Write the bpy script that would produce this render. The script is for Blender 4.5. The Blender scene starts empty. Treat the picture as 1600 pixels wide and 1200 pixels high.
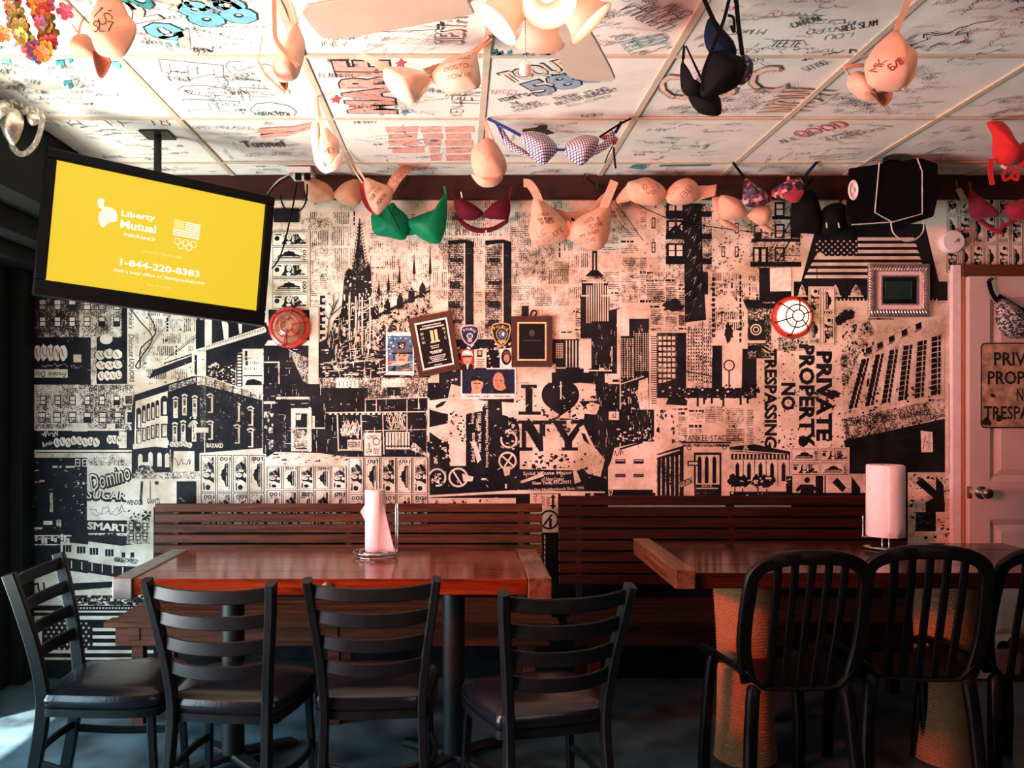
import bpy, bmesh, math, random
from mathutils import Vector, Matrix, Euler

S = bpy.context.scene
COL = S.collection
R = random.Random(7)
PI = math.pi
V = Vector

# ------------------------------------------------------------------ camera, world, lights, exposure
F, VX, VY, CZ = 1340.0, 718.0, 638.0, 1.35      # focal length and vanishing point in 1600x1200 pixels, eye height
D, CE = 4.30, 2.51                               # distance of the back wall, ceiling height
cam = bpy.data.cameras.new('camera')
cam.sensor_fit = 'HORIZONTAL'; cam.sensor_width = 36.0
cam.lens = 36.0 * F / 1600.0
cam.shift_x = (800 - VX) / 1600.0
cam.shift_y = (VY - 600) / 1600.0
cam.clip_start = 0.02
camo = bpy.data.objects.new('camera', cam); COL.objects.link(camo)
camo.location = (0, 0, CZ); camo.rotation_euler = (PI / 2, 0, 0)
S.camera = camo

w = bpy.data.worlds.new('world'); S.world = w; w.use_nodes = True
bgn = w.node_tree.nodes['Background']
bgn.inputs[0].default_value = (0.75, 0.88, 1.0, 1); bgn.inputs[1].default_value = 1.6

def area(name, loc, target, size, size_y, power, color, spread=PI):
    l = bpy.data.lights.new(name, 'AREA'); l.shape = 'RECTANGLE'
    l.size = size; l.size_y = size_y; l.energy = power; l.color = color; l.spread = spread
    o = bpy.data.objects.new(name, l); COL.objects.link(o)
    o.location = loc
    o.rotation_euler = (V(target) - V(loc)).to_track_quat('-Z', 'Y').to_euler()
    return o
def spot(name, loc, target, power, color, angle, blend=0.5, radius=0.05):
    l = bpy.data.lights.new(name, 'SPOT'); l.energy = power; l.color = color
    l.spot_size = math.radians(angle); l.spot_blend = blend; l.shadow_soft_size = radius
    o = bpy.data.objects.new(name, l); COL.objects.link(o); o.location = loc
    o.rotation_euler = (V(target) - V(loc)).to_track_quat('-Z', 'Y').to_euler()
    return o

# daylight through the shop window in the left wall, sun on the floor inside it, the bar's red neon, added unseen fill lamps
area('window_daylight', (-2.42, 1.85, 0.80), (0.4, 2.5, 0.45), 2.6, 1.0, 56, (0.50, 0.82, 1.0), math.radians(150))
area('window_daylight', (-2.42, 2.95, 0.75), (-0.9, 4.2, 0.55), 0.9, 0.9, 20, (0.62, 0.86, 1.0), math.radians(140))
area('street_bounce', (-2.40, 2.2, 0.55), (-0.9, 2.9, 2.5), 1.6, 0.5, 60, (1.0, 0.94, 0.82), math.radians(105))
area('red_neon', (-1.95, 1.25, 1.70), (2.5, 4.1, 1.20), 0.7, 0.35, 42, (1.0, 0.11, 0.05), math.radians(84))
area('ceiling_fill', (1.6, -0.6, 1.6), (0.9, 1.9, 2.5), 1.6, 0.3, 8, (1.0, 0.70, 0.64), math.radians(100))  # added unseen fill that brightens the ceiling, no real lamp there
for x, p_, c_ in ((-0.95, 200, (1.0, 0.33, 0.19)), (0.30, 205, (1.0, 0.32, 0.18)), (1.5, 85, (1.0, 0.25, 0.11))):           # added unseen spots that brighten the mural and leave the chairs dark
    spot('mural_fill_spot', (x*0.8-0.1, -0.4, 2.42), (x, 4.3, 1.80), p_, c_, 35, 0.9, 0.05)
sun = bpy.data.lights.new('sun', 'SUN'); sun.energy = 45.0; sun.angle = 0.02; sun.color = (1.0, 0.95, 0.86)
suno = bpy.data.objects.new('sun', sun); COL.objects.link(suno)
suno.rotation_euler = V((0.29, 0.30, -1.0)).to_track_quat('-Z', 'Y').to_euler()

S.view_settings.view_transform = 'Standard'
S.view_settings.look = 'None'
S.view_settings.gamma = 1.0
S.view_settings.use_curve_mapping = False
S.view_settings.exposure = 0.0

# ------------------------------------------------------------------ materials
MATS = {}
def _nodes(name):
    m = bpy.data.materials.new(name); m.use_nodes = True
    nt = m.node_tree; b = nt.nodes['Principled BSDF']
    return m, nt, b
def mat(name, col, rough=0.6, metal=0.0, var=0.25, scale=40.0, bump=0.0, bscale=None, coat=0.0, stretch=None, spec=0.5, sheen=0.0):
    """plain surface with a noise-driven colour variation and optional fine relief"""
    if name in MATS: return MATS[name]
    m, nt, b = _nodes(name)
    tc = nt.nodes.new('ShaderNodeTexCoord'); mp = nt.nodes.new('ShaderNodeMapping')
    if stretch: mp.inputs['Scale'].default_value = stretch
    nt.links.new(tc.outputs['Object'], mp.inputs[0])
    n = nt.nodes.new('ShaderNodeTexNoise'); n.inputs['Scale'].default_value = scale; n.inputs['Detail'].default_value = 4
    nt.links.new(mp.outputs[0], n.inputs['Vector'])
    r = nt.nodes.new('ShaderNodeValToRGB')
    e = r.color_ramp.elements
    e[0].position = 0.3; e[1].position = 0.7
    e[0].color = (*[c * (1 - var) for c in col], 1); e[1].color = (*[min(1, c * (1 + var)) for c in col], 1)
    nt.links.new(n.outputs['Fac'], r.inputs[0]); nt.links.new(r.outputs[0], b.inputs['Base Color'])
    b.inputs['Roughness'].default_value = rough; b.inputs['Metallic'].default_value = metal
    b.inputs['Coat Weight'].default_value = coat; b.inputs['Coat Roughness'].default_value = 0.08
    b.inputs['Specular IOR Level'].default_value = spec
    if sheen: b.inputs['Sheen Weight'].default_value = sheen
    if bump:
        n2 = nt.nodes.new('ShaderNodeTexNoise'); n2.inputs['Scale'].default_value = bscale or scale * 4; n2.inputs['Detail'].default_value = 3
        nt.links.new(mp.outputs[0], n2.inputs['Vector'])
        bp = nt.nodes.new('ShaderNodeBump'); bp.inputs['Strength'].default_value = bump; bp.inputs['Distance'].default_value = 0.004
        nt.links.new(n2.outputs['Fac'], bp.inputs['Height']); nt.links.new(bp.outputs[0], b.inputs['Normal'])
    MATS[name] = m
    return m
def wood(name, dark, light, rough=0.35, coat=0.0, axis=0, scale=6.0, bump=0.25, spec=0.25):
    if name in MATS: return MATS[name]
    m, nt, b = _nodes(name)
    b.inputs['Specular IOR Level'].default_value = spec
    tc = nt.nodes.new('ShaderNodeTexCoord'); mp = nt.nodes.new('ShaderNodeMapping')
    sc = [9.0, 9.0, 9.0]; sc[axis] = 0.7
    mp.inputs['Scale'].default_value = sc
    oi = nt.nodes.new('ShaderNodeObjectInfo'); ad = nt.nodes.new('ShaderNodeVectorMath'); ad.operation = 'ADD'
    sc2 = nt.nodes.new('ShaderNodeVectorMath'); sc2.operation = 'SCALE'; sc2.inputs[0].default_value = (17, 31, 23)
    nt.links.new(oi.outputs['Random'], sc2.inputs['Scale'])
    nt.links.new(tc.outputs['Object'], ad.inputs[0]); nt.links.new(sc2.outputs[0], ad.inputs[1]); nt.links.new(ad.outputs[0], mp.inputs[0])
    n = nt.nodes.new('ShaderNodeTexNoise'); n.inputs['Scale'].default_value = scale; n.inputs['Detail'].default_value = 7; n.inputs['Roughness'].default_value = 0.68
    n.inputs['Distortion'].default_value = 0.6
    nt.links.new(mp.outputs[0], n.inputs['Vector'])
    r = nt.nodes.new('ShaderNodeValToRGB'); e = r.color_ramp.elements
    e[0].position = 0.32; e[1].position = 0.68; e[0].color = (*dark, 1); e[1].color = (*light, 1)
    nt.links.new(n.outputs['Fac'], r.inputs[0]); nt.links.new(r.outputs[0], b.inputs['Base Color'])
    b.inputs['Roughness'].default_value = rough; b.inputs['Coat Weight'].default_value = coat; b.inputs['Coat Roughness'].default_value = 0.05
    bp = nt.nodes.new('ShaderNodeBump'); bp.inputs['Strength'].default_value = bump; bp.inputs['Distance'].default_value = 0.003
    nt.links.new(n.outputs['Fac'], bp.inputs['Height']); nt.links.new(bp.outputs[0], b.inputs['Normal'])
    MATS[name] = m
    return m
def glow(name, col, strength):
    if name in MATS: return MATS[name]
    m, nt, b = _nodes(name)
    b.inputs['Base Color'].default_value = (*[c * 0.04 for c in col], 1)
    b.inputs['Emission Color'].default_value = (*col, 1); b.inputs['Emission Strength'].default_value = strength
    b.inputs['Roughness'].default_value = 0.4
    MATS[name] = m
    return m

# ------------------------------------------------------------------ mesh builder
def px(x, y, d):
    """the point of the room seen at photograph pixel (x, y) at distance d"""
    return V(((x - VX) * d / F, d, CZ - (y - VY) * d / F))
def cpt(x, y, drop=0.0):
    """the point of the ceiling seen at pixel (x, y)"""
    d = F * (CE - drop - CZ) / (VY - y)
    return V(((x - VX) * d / F, d, CE - drop))

WM = {}
class MB:
    def __init__(s):
        s.v = []; s.f = []; s.m = []; s.t = []
    def add(s, vs, fs, mi=0, tone=None):
        o = len(s.v)
        s.v += [tuple(p) for p in vs]
        s.f += [tuple(i + o for i in f) for f in fs]
        s.m += [mi] * len(fs)
        s.t += (tone if isinstance(tone, list) else [tone if tone is not None else 0.0] * len(vs))
        return s
    def box(s, a, b, mi=0, M=None):
        x0, y0, z0 = a; x1, y1, z1 = b
        vs = [V(p) for p in ((x0,y0,z0),(x1,y0,z0),(x1,y1,z0),(x0,y1,z0),(x0,y0,z1),(x1,y0,z1),(x1,y1,z1),(x0,y1,z1))]
        if M is not None: vs = [M @ p for p in vs]
        return s.add(vs, [(3,2,1,0),(4,5,6,7),(0,1,5,4),(1,2,6,5),(2,3,7,6),(3,0,4,7)], mi)
    def frames(s, pts, up=None):
        pts = [V(p) for p in pts]; n = len(pts); out = []
        prev = None
        for i in range(n):
            t = (pts[min(i+1, n-1)] - pts[max(i-1, 0)])
            t = t.normalized() if t.length > 1e-9 else V((0,0,1))
            if up is not None: a = t.cross(V(up))
            else:
                a = prev - t * prev.dot(t) if prev is not None else t.orthogonal()
            if a.length < 1e-6: a = t.orthogonal()
            a.normalize(); prev = a
            out.append((pts[i], a, t.cross(a).normalized()))
        return out
    def sweep(s, pts, sec, mi=0, up=None, closed=False, cap=True):
        """sec: list of (a, b) or a function i -> such a list"""
        fr = s.frames(pts, up); n = len(fr); vs = []
        for i, (p, a, b) in enumerate(fr):
            q = sec(i / max(1, n - 1)) if callable(sec) else sec
            vs += [p + a * u + b * w_ for u, w_ in q]
        k = len(q); fs = []
        for i in range(n if closed else n - 1):
            for j in range(k):
                i2 = (i + 1) % n
                fs.append((i*k+j, i*k+(j+1)%k, i2*k+(j+1)%k, i2*k+j))
        if cap and not closed:
            fs.append(tuple(range(k))[::-1]); fs.append(tuple((n-1)*k+j for j in range(k)))
        return s.add(vs, fs, mi)
    def tube(s, pts, r, seg=8, mi=0, closed=False, up=None):
        f = (lambda t: [(math.cos(2*PI*j/seg)*r(t), math.sin(2*PI*j/seg)*r(t)) for j in range(seg)]) if callable(r) else \
            [(math.cos(2*PI*j/seg)*r, math.sin(2*PI*j/seg)*r) for j in range(seg)]
        return s.sweep(pts, f, mi, up, closed)
    def bar(s, pts, w_, h, mi=0, up=(0,0,1), c=0.0):
        """bar of width w_ across and height h along `up`-ish"""
        a, b = w_/2, h/2
        sec = [(-a,-b),(a,-b),(a,b),(-a,b)] if not c else [(-a+c,-b),(a-c,-b),(a,-b+c),(a,b-c),(a-c,b),(-a+c,b),(-a,b-c),(-a,-b+c)]
        return s.sweep(pts, sec, mi, up)
    def lathe(s, prof, seg=24, mi=0, M=None, cap=False):
        vs = []; k = len(prof)
        for i in range(seg):
            c, n = math.cos(2*PI*i/seg), math.sin(2*PI*i/seg)
            vs += [V((r*c, r*n, z)) for r, z in prof]
        if M is not None: vs = [M @ p for p in vs]
        fs = []
        for i in range(seg):
            for j in range(k-1):
                a, b = i*k+j, ((i+1)%seg)*k+j
                fs.append((a, b, b+1, a+1))
        if cap:
            fs.append(tuple(i*k for i in range(seg))[::-1]); fs.append(tuple(i*k+k-1 for i in range(seg)))
        return s.add(vs, fs, mi)
    def ribbon(s, A, B, mi=0):
        n = len(A)
        return s.add(list(A)+list(B), [(i, i+1, n+i+1, n+i) for i in range(n-1)], mi)
    def grid(s, fn, nu, nv, mi=0):
        vs = [fn(i/nu, j/nv) for i in range(nu+1) for j in range(nv+1)]
        return s.add(vs, [(i*(nv+1)+j, (i+1)*(nv+1)+j, (i+1)*(nv+1)+j+1, i*(nv+1)+j+1) for i in range(nu) for j in range(nv)], mi)
    def build(s, name, mats, parent=None, local=False, smooth=None, bevel=0.0, solid=0.0, kind=None, label=None, tone=False, origin=None, seg=2):
        """ONE mesh object; points are in room coordinates unless local"""
        me = bpy.data.meshes.new(name)
        vs = s.v
        if parent is not None and not local:
            Mi = WM[parent].inverted(); vs = [Mi @ V(p) for p in vs]
        elif origin is not None:
            vs = [V(p) - V(origin) for p in vs]
        me.from_pydata([tuple(p) for p in vs], [], s.f)
        for m_ in (mats if isinstance(mats, (list, tuple)) else [mats]): me.materials.append(m_)
        if any(s.m): me.polygons.foreach_set('material_index', s.m)
        if tone:
            at = me.attributes.new('tone', 'FLOAT', 'POINT'); at.data.foreach_set('value', s.t)
        me.update()
        if smooth is not None:
            me.polygons.foreach_set('use_smooth', [True]*len(s.f))
            me.set_sharp_from_angle(angle=math.radians(smooth))
        o = bpy.data.objects.new(name, me); COL.objects.link(o)
        if parent is not None: o.parent = parent; WM[o] = WM[parent].copy()
        else:
            WM[o] = Matrix.Translation(origin) if origin is not None else Matrix()
            if origin is not None: o.location = origin
        if solid:
            md = o.modifiers.new('thickness', 'SOLIDIFY'); md.thickness = solid; md.offset = 0
        if bevel:
            md = o.modifiers.new('edges', 'BEVEL'); md.width = bevel; md.segments = seg; md.limit_method = 'ANGLE'; md.angle_limit = math.radians(40)
        if kind: o['kind'] = kind
        if label: o['label'] = label
        return o

def thing(name, label, cat, loc=(0,0,0), rz=0.0, group=None):
    o = bpy.data.objects.new(name, None); COL.objects.link(o)
    o.empty_display_size = 0.1
    o.location = loc; o.rotation_euler = (0, 0, rz)
    WM[o] = Matrix.Translation(loc) @ Matrix.Rotation(rz, 4, 'Z')
    tag(o, label, cat, group)
    return o
def tag(o, label, cat, group=None):
    o['label'] = label; o['category'] = cat
    if group: o['group'] = group
    return o
def dup(root, loc, rz, label, group=None):
    r = root.copy(); COL.objects.link(r); r.location = loc; r.rotation_euler = (0, 0, rz); r['label'] = label
    if group: r['group'] = group
    WM[r] = Matrix.Translation(loc) @ Matrix.Rotation(rz, 4, 'Z')
    for ch in list(root.children):
        c = ch.copy(); COL.objects.link(c); c.parent = r
        for g in ch.children:
            q = g.copy(); COL.objects.link(q); q.parent = c
    return r
def struct(name, mb, m, **k):
    o = mb.build(name, m, **k); o['kind'] = 'structure'; return o
def spline(pts, n=6, closed=False):
    """Catmull-Rom through points of any dimension"""
    pts = [V(p) for p in pts]; N = len(pts); out = []
    rng = range(N if closed else N - 1)
    for i in rng:
        g = (lambda k: pts[k % N]) if closed else (lambda k: pts[max(0, min(N-1, k))])
        a, b, c, d = g(i-1), g(i), g(i+1), g(i+2)
        for j in range(n):
            t = j / n
            out.append(0.5 * ((2*b) + (c-a)*t + (2*a-5*b+4*c-d)*t*t + (3*b-a-3*c+d)*t**3))
    if not closed: out.append(pts[-1])
    return out

# ------------------------------------------------------------------ lettering
_TG = {}
def text_geo(body, bold=0.0, shear=0.0):
    """flat triangles of a line of text, normalised to its own 0..1 box, and its width/height ratio"""
    k = (body, bold, shear)
    if k in _TG: return _TG[k]
    cu = bpy.data.curves.new('t', 'FONT'); cu.body = body; cu.size = 1.0; cu.offset = bold; cu.resolution_u = 2; cu.shear = shear; cu.fill_mode = 'BOTH'
    ob = bpy.data.objects.new('t', cu); COL.objects.link(ob)
    bpy.context.view_layer.update()
    me = bpy.data.meshes.new_from_object(ob.evaluated_get(bpy.context.evaluated_depsgraph_get()))
    vs = [(p.co.x, p.co.y) for p in me.vertices]; fs = [tuple(p.vertices) for p in me.polygons]
    bpy.data.objects.remove(ob); bpy.data.curves.remove(cu); bpy.data.meshes.remove(me)
    x0 = min(p[0] for p in vs); x1 = max(p[0] for p in vs); y0 = min(p[1] for p in vs); y1 = max(p[1] for p in vs)
    r = ([((a-x0)/(x1-x0), (b-y0)/(y1-y0)) for a, b in vs], fs, (x1-x0)/(y1-y0))
    _TG[k] = r
    return r
# single-stroke hand lettering on a 4x6 grid: digits pairs x,y; strokes split by blanks
HAND = dict(A='002640 1333', B='00063645343303 3342413000', C='4536160501103041', D='00062644422000', E='46060040 0333', F='460600 0333', G='453616050110304222',
    H='0006 4640 0343', I='2620', J='4641301001', K='0006 460340', L='060040', M='0006234640', N='00064046', O='160501103041453616', P='00063645443303', Q='160501103041453616 2240',
    R='00063645443303 2340', S='4536160504334241301001', T='0646 2620', U='060110304146', V='062046', W='0610233046', X='0046 0640', Y='062346 2320', Z='06460040')
HAND.update({'0': '160501103041453616', '1': '152620', '2': '05163645440040', '3': '051636453323334241301001', '4': '3036 360242', '5': '460603344241301001',
    '6': '4536160501103041423303', '7': '064610', '8': '16051434453616 140110304134', '9': '4434140516364540', '-': '1333', '/': '0046', '!': '2622 2120', '&': '40051636010041',
    '?': '0516364523 2120', '.': '2021', "'": '2625', '+': '1333 2224'})
def hand(word):
    """strokes of a hand-lettered word in units of letter height; total width"""
    out = []; x = 0.0
    for ch in word.upper():
        if ch in HAND:
            for st in HAND[ch].split():
                st = st[:len(st)//2*2]
                p = [(x + int(st[i])/4*0.62, int(st[i+1])/6) for i in range(0, len(st), 2)]
                if len(p) > 1: out.append(p)
            x += 0.82
        else: x += 0.5
    return out, max(x, 0.1)
def strokes_flat(mb, strokes, fn, wd, mi=0):
    """ribbon strokes: fn maps 2-D to 3-D; wd half width in the same 2-D units"""
    for st in strokes:
        for i in range(len(st)-1):
            a, b = V((*st[i], 0)), V((*st[i+1], 0)); t = b - a
            if t.length < 1e-6: continue
            t.normalize(); n = V((-t.y, t.x, 0)) * wd; e = t * wd * 0.7
            q = [a-n-e, b-n+e, b+n+e, a+n-e]
            mb.add([fn(p.x, p.y) for p in q], [(0,1,2,3)], mi)
# ------------------------------------------------------------------ room shell
XL, XR, YB = -2.25, 4.1, -2.6
m_floor = mat('painted_concrete', (0.046, 0.078, 0.095), 0.36, var=0.7, scale=5.0, bump=0.12, bscale=26)
m_dark = mat('dark_green_paint', (0.006, 0.008, 0.0075), 0.7, var=0.3, scale=8, bump=0.1, spec=0.15)
m_bar = mat('dark_bar_wall', (0.012, 0.010, 0.010), 0.8, var=0.3, scale=4, spec=0.1)
m_beam = wood('dark_red_wood', (0.016, 0.003, 0.0026), (0.042, 0.007, 0.005), 0.45, 0.0, 0, 5)
m_tile = mat('ceiling_tile_paint', (0.78, 0.72, 0.64), 0.85, var=0.07, scale=9, bump=0.25, bscale=160)
m_grid = mat('tan_grid_metal', (0.55, 0.45, 0.33), 0.5, var=0.1, scale=20)
m_white = mat('white_plaster', (0.7, 0.68, 0.64), 0.8, var=0.06, scale=9)

fl = struct('floor', MB().box((XL-0.15, YB, -0.1), (XR+0.15, D+0.12, 0.0)), m_floor)
wb = struct('wall_back', MB().box((XL-0.15, D, 0.0), (XR+0.15, D+0.12, CE+0.2)), m_white)
struct('wall_right', MB().box((XR, YB, 0.0), (XR+0.15, D, CE+0.2)), m_bar)
struct('wall_front', MB().box((XL-0.15, YB-0.12, 0.0), (XR+0.15, YB, CE+0.2)), m_bar)
# left wall: solid pier by the back wall, window opening nearer the street, wall behind the camera
wl = MB()
wl.box((XL-0.15, 3.55, 0), (XL, D, CE+0.2)); wl.box((XL-0.15, YB, 0), (XL, -0.3, CE+0.2))
wl.box((XL-0.15, -0.3, 2.15), (XL, 3.55, CE+0.2)); wl.box((XL-0.15, -0.3, 0), (XL, 3.55, 0.25))
struct('wall_left', wl, m_dark)
wf = MB()
for y in (-0.3, 1.6, 3.50): wf.box((XL-0.13, y, 0.25), (XL+0.02, y+0.05, 2.15))
wf.box((XL-0.13, -0.3, 2.10), (XL+0.02, 3.55, 2.15)); wf.box((XL-0.13, -0.3, 0.25), (XL+0.06, 3.55, 0.29))
struct('window_1', wf, m_dark, bevel=0.004)
# boxed soffit over the window, with a stepped lower edge
sf = MB(); sf.box((XL, YB, 2.20), (-1.74, D, CE)); sf.box((XL, YB, 2.10), (-1.90, D, 2.20)); sf.box((XL, YB, 2.03), (-2.02, D, 2.10))
struct('trim_1', sf, m_dark, bevel=0.006)
struct('trim_2', MB().box((XL, 4.18, 0), (-2.13, D, 2.03)).box((XL, 4.05, 0), (-2.19, 4.18, 2.03)), m_dark, bevel=0.006)
struct('trim_3', MB().box((-1.74, D-0.030, 2.392), (XR, D, CE)), m_beam, bevel=0.004)
struct('baseboard_back', MB().box((-2.13, D-0.015, 0), (2.42, D, 0.09)), m_dark, bevel=0.003)

# ------------------------------------------------------------------ ceiling: lay-in tiles in a metal grid, covered with felt-pen writing
ce = struct('ceiling', MB().box((XL-0.15, YB, CE+0.06), (XR+0.15, D+0.12, CE+0.2)), m_white)
GX = [-1.74, -1.13, -0.52, 0.09, 0.70, 1.31, 1.92, 2.53, 3.14, 3.75, XR]
GY = [D, 4.055, 3.44, 2.83, 2.22, 1.61, 1.00, 0.39, -0.22, -0.83, -1.44, -2.05, YB]
TILES = {}
for i in range(len(GX)-1):
    for j in range(len(GY)-1):
        x0, x1, y1, y0 = GX[i], GX[i+1], GY[j], GY[j+1]
        t = MB().box((x0+0.008, y0+0.008, CE+0.004), (x1-0.008, y1-0.008, CE+0.018))
        z = R.uniform(-0.002, 0.004)
        t.v = [(a, b, c+z) for a, b, c in t.v]
        TILES[(i, j)] = t.build('ceiling_tile', m_tile, parent=ce)
def bars(kind):
    for x in GX[1:-1]:
        MB().box((x-0.0125, YB, CE-0.002), (x+0.0125, D-0.03, CE+0.006)).build('grid_bar', m_grid, parent=ce, bevel=0.001, seg=1)
    for i in range(len(GX)-1):
        for y in GY[1:-1]:
            MB().box((GX[i]+0.012, y-0.011, CE-0.001), (GX[i+1]-0.012, y+0.011, CE+0.005)).build('cross_bar', m_grid, parent=ce)
bars(0)

INK = [mat('black_felt_pen', (0.015, 0.015, 0.017), 0.7), mat('teal_felt_pen', (0.035, 0.28, 0.30), 0.7), mat('red_felt_pen', (0.55, 0.07, 0.07), 0.7),
       mat('salmon_felt_pen', (0.74, 0.34, 0.27), 0.75), mat('blue_felt_pen', (0.03, 0.08, 0.35), 0.7), mat('sky_blue_felt_pen', (0.15, 0.45, 0.58), 0.75),
       mat('grey_pencil', (0.22, 0.21, 0.20), 0.8), mat('peach_felt_pen', (0.78, 0.52, 0.38), 0.8), mat('slate_felt_pen', (0.30, 0.35, 0.42), 0.8), mat('ceiling_tile_paint', (0,0,0))]
GR = {}
def gtile(x, y):
    for k in TILES:
        i, j = k
        if GX[i] <= x < GX[i+1] and GY[j+1] <= y < GY[j]:
            return GR.setdefault(k, MB())
    return None
ZC = {}
def cword(word, p0, p1, hpx, ink=0, wd=0.05, lift=0):
    """hand lettering whose baseline runs between two photograph pixels on the ceiling; hpx letter height (m)"""
    if hpx < .08: hpx *= .68
    a, b = cpt(*p0), cpt(*p1); u = b - a; L = u.length; u.normalize()
    n = V((u.y, -u.x, 0))                     # read from below
    st, wid = hand(word); k = L / wid
    c = (a + b) / 2; mb = gtile(c.x, c.y)
    if mb is None: return
    z = CE + 0.0012 - lift * 0.0002
    def f(x, y):
        p = a + u * (x * k) + n * (y * hpx); return V((p.x, p.y, z))
    st = [[(x + R.uniform(-.03, .03), y + R.uniform(-.04, .04)) for x, y in s_] for s_ in st]
    # widths are in unit letter heights; keep them even in metres
    for s_ in st:
        for i in range(len(s_)-1):
            A, B = f(*s_[i]), f(*s_[i+1]); t = B - A
            if t.length < 1e-5: continue
            t.normalize(); w_ = V((-t.y, t.x, 0)) * min(wd * hpx, .0030) * .62
            mb.add([A-w_-t*w_.length, B-w_+t*w_.length, B+w_+t*w_.length, A+w_-t*w_.length], [(0,1,2,3)], ink)
def cbold(word, p0, p1, h, fill, line=0, bold=0.03, flip=False):
    """bubble lettering: coloured letters with a dark outline"""
    a, b = cpt(*p0), cpt(*p1); u = b - a; L = u.length; u.normalize()
    n = V((u.y, -u.x, 0))
    c = (a + b) / 2 + n * h / 2; mb = gtile(c.x, c.y)
    if mb is None: return
    for lay, (bo, mi) in enumerate(((bold + (0.016 if fill in (9, 7) else 0.032), line), (bold, fill))):
        if mi is None: continue
        vs, fs, _ = text_geo(word, bo)
        g = 0.0 if lay else 0.012
        mb.add([a + u*((x*(1+2*g/L*0.6)-g/L*0.6)*L) + n*((y*(1+g/h)-g/h*0.5)*h) + V((0, 0, 0.0022-lay*0.0008)) for x, y in vs], fs, mi)
def cpoly(pts, ink, lift=0):
    q = [cpt(*p) for p in pts]; c = sum(q, V())/len(q); mb = gtile(c.x, c.y)
    if mb: mb.add([V((p.x, p.y, CE+0.0016-lift*0.0003)) for p in q], [tuple(range(len(q)))], ink)
def cscrib(x, y, w_, h, ang, ink, wd):
    """a line of quick handwriting: joined loops, in metres on the ceiling"""
    mb = gtile(x, y)
    if mb is None: return
    u = V((math.cos(ang), math.sin(ang), 0)); n = V((-u.y, u.x, 0)); pts = []
    k = max(5, int(w_/h*2.6)); t = 0
    for i in range(k):
        pts.append(V((x, y, CE+0.0008)) + u*(i/k*w_ + R.uniform(-.3, .3)*h) + n*(R.uniform(-0.5, 0.5)*h*(1.6 if R.random() < .15 else 1)))
        if R.random() < 0.16 and len(pts) > 2:
            _cs(mb, pts, wd, ink); pts = []
    _cs(mb, pts, wd, ink)
def _cs(mb, pts, wd, ink):
    for A, B in zip(pts, pts[1:]):
        t = B - A
        if t.length < 1e-5: continue
        t.normalize(); q = V((-t.y, t.x, 0))*wd
        mb.add([A-q, B-q, B+q, A+q], [(0,1,2,3)], ink)
# rows of small scrawl on every tile in view (and a step beyond)
WORDS = 'NYPD RON KELLY MIKE BYRNE TEX BABES KEN JEN ROB SAM LOU AMY JIM TERRY HUGO 2006 DAN KATE BK LI SUE FORT TIM JOEY NICK RYAN 98 PAT'.split()
for (i, j), t in TILES.items():
    if j > 5 or i > 8: continue
    x0, x1, y1, y0 = GX[i], GX[i+1], GY[j], GY[j+1]
    near = j in (2, 3, 4)
    n = int((46 if near else 30) * (y1-y0)/0.61)
    if (i, j) == (3, 2): n = 8
    for k in range(n):
        ang = R.choice((0, 0.15, -0.2, PI, PI/2, 0.5, 2.9)); h = R.uniform(0.010, 0.030 if near else 0.022)
        w_ = R.uniform(0.05, 0.2)
        x = R.uniform(x0+0.06, x1-0.22); y = R.uniform(y0+0.05, y1-0.05)
        if abs(math.sin(ang)) > .5: w_ = min(w_, max(0.04, y1-y-0.04))
        if math.cos(ang) < -.5: x = min(x1-0.05, x+w_)
        ink = R.choice((0, 0, 0, 0, 6, 6, 6, 1, 2, 3, 8)) if i > 2 else R.choice((0, 0, 6, 6, 1, 8, 6))
        if R.random() < 0.35:
            wd_ = R.choice(WORDS); mb = GR.setdefault((i, j), MB())
            st, wid = hand(wd_); u = V((math.cos(ang), math.sin(ang), 0)); nn = V((u.y, -u.x, 0))
            h2 = h*1.2
            if wid*h2 > w_ + 0.05: h2 = (w_+0.05)/wid
            for s_ in st:
                _cs(mb, [V((x, y, CE+0.0009)) + u*(a*h2) + nn*(b*h2) for a, b in s_], R.uniform(0.0009, 0.0018), ink)
        else:
            cscrib(x, y, w_, h, ang, ink, R.uniform(0.0007, 0.0016))
# the words one can read
cword('NYCTF', (70, 198), (225, 198), 0.085, 0, .03); cword('18', (236, 196), (272, 197), 0.08, 0, .04)
cword('FDPD-MN AGU', (294, 202), (392, 202), 0.045, 0, .06); cword('RYAN ROBIN LOU', (300, 212), (380, 211), 0.035, 6, .05)
cbold('Tunnel', (382, 231), (447, 230), 0.085, 0, None, 0.02)
cword("SARAH + JIMMY '98", (385, 243), (480, 242), 0.04, 6, .05)
cbold('88', (312, 46), (412, 34), 0.17, 5, 0, 0.04); cbold('0', (250, 66), (300, 60), 0.12, 5, 0, 0.03); cbold('2', (208, 38), (255, 30), 0.13, 7, 0, 0.03); cbold('9', (262, 20), (300, 18), 0.12, 7, 6, 0.03); cbold('7', (280, 78), (330, 66), 0.10, 7, 6, 0.03); cbold('HO', (188, 18), (250, 14), 0.14, 1, 0, 0.04); cbold('O8', (300, 20), (365, 16), 0.10, 7, 6, 0.03); cbold('I', (372, 16), (380, 14), 0.14, 7, 6, 0.05)
for ch, y in (('E', 94), ('S', 112), ('O', 132), ('H', 156)): cbold(ch, (250+(y-94)*.6, y), (254+(y-94)*.7, y+19), 0.20, 9, 6, 0.0)
for ch, y in (('S', 96), ('Y', 116), ('L', 138), ('C', 160)): cbold(ch, (352+(y-94)*.55, y), (354+(y-94)*.62, y+19), 0.17, 9, 6, 0.0)
cbold('MARIE', (620, 178), (607, 96), 0.19, 3, 0, 0.05)
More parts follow.
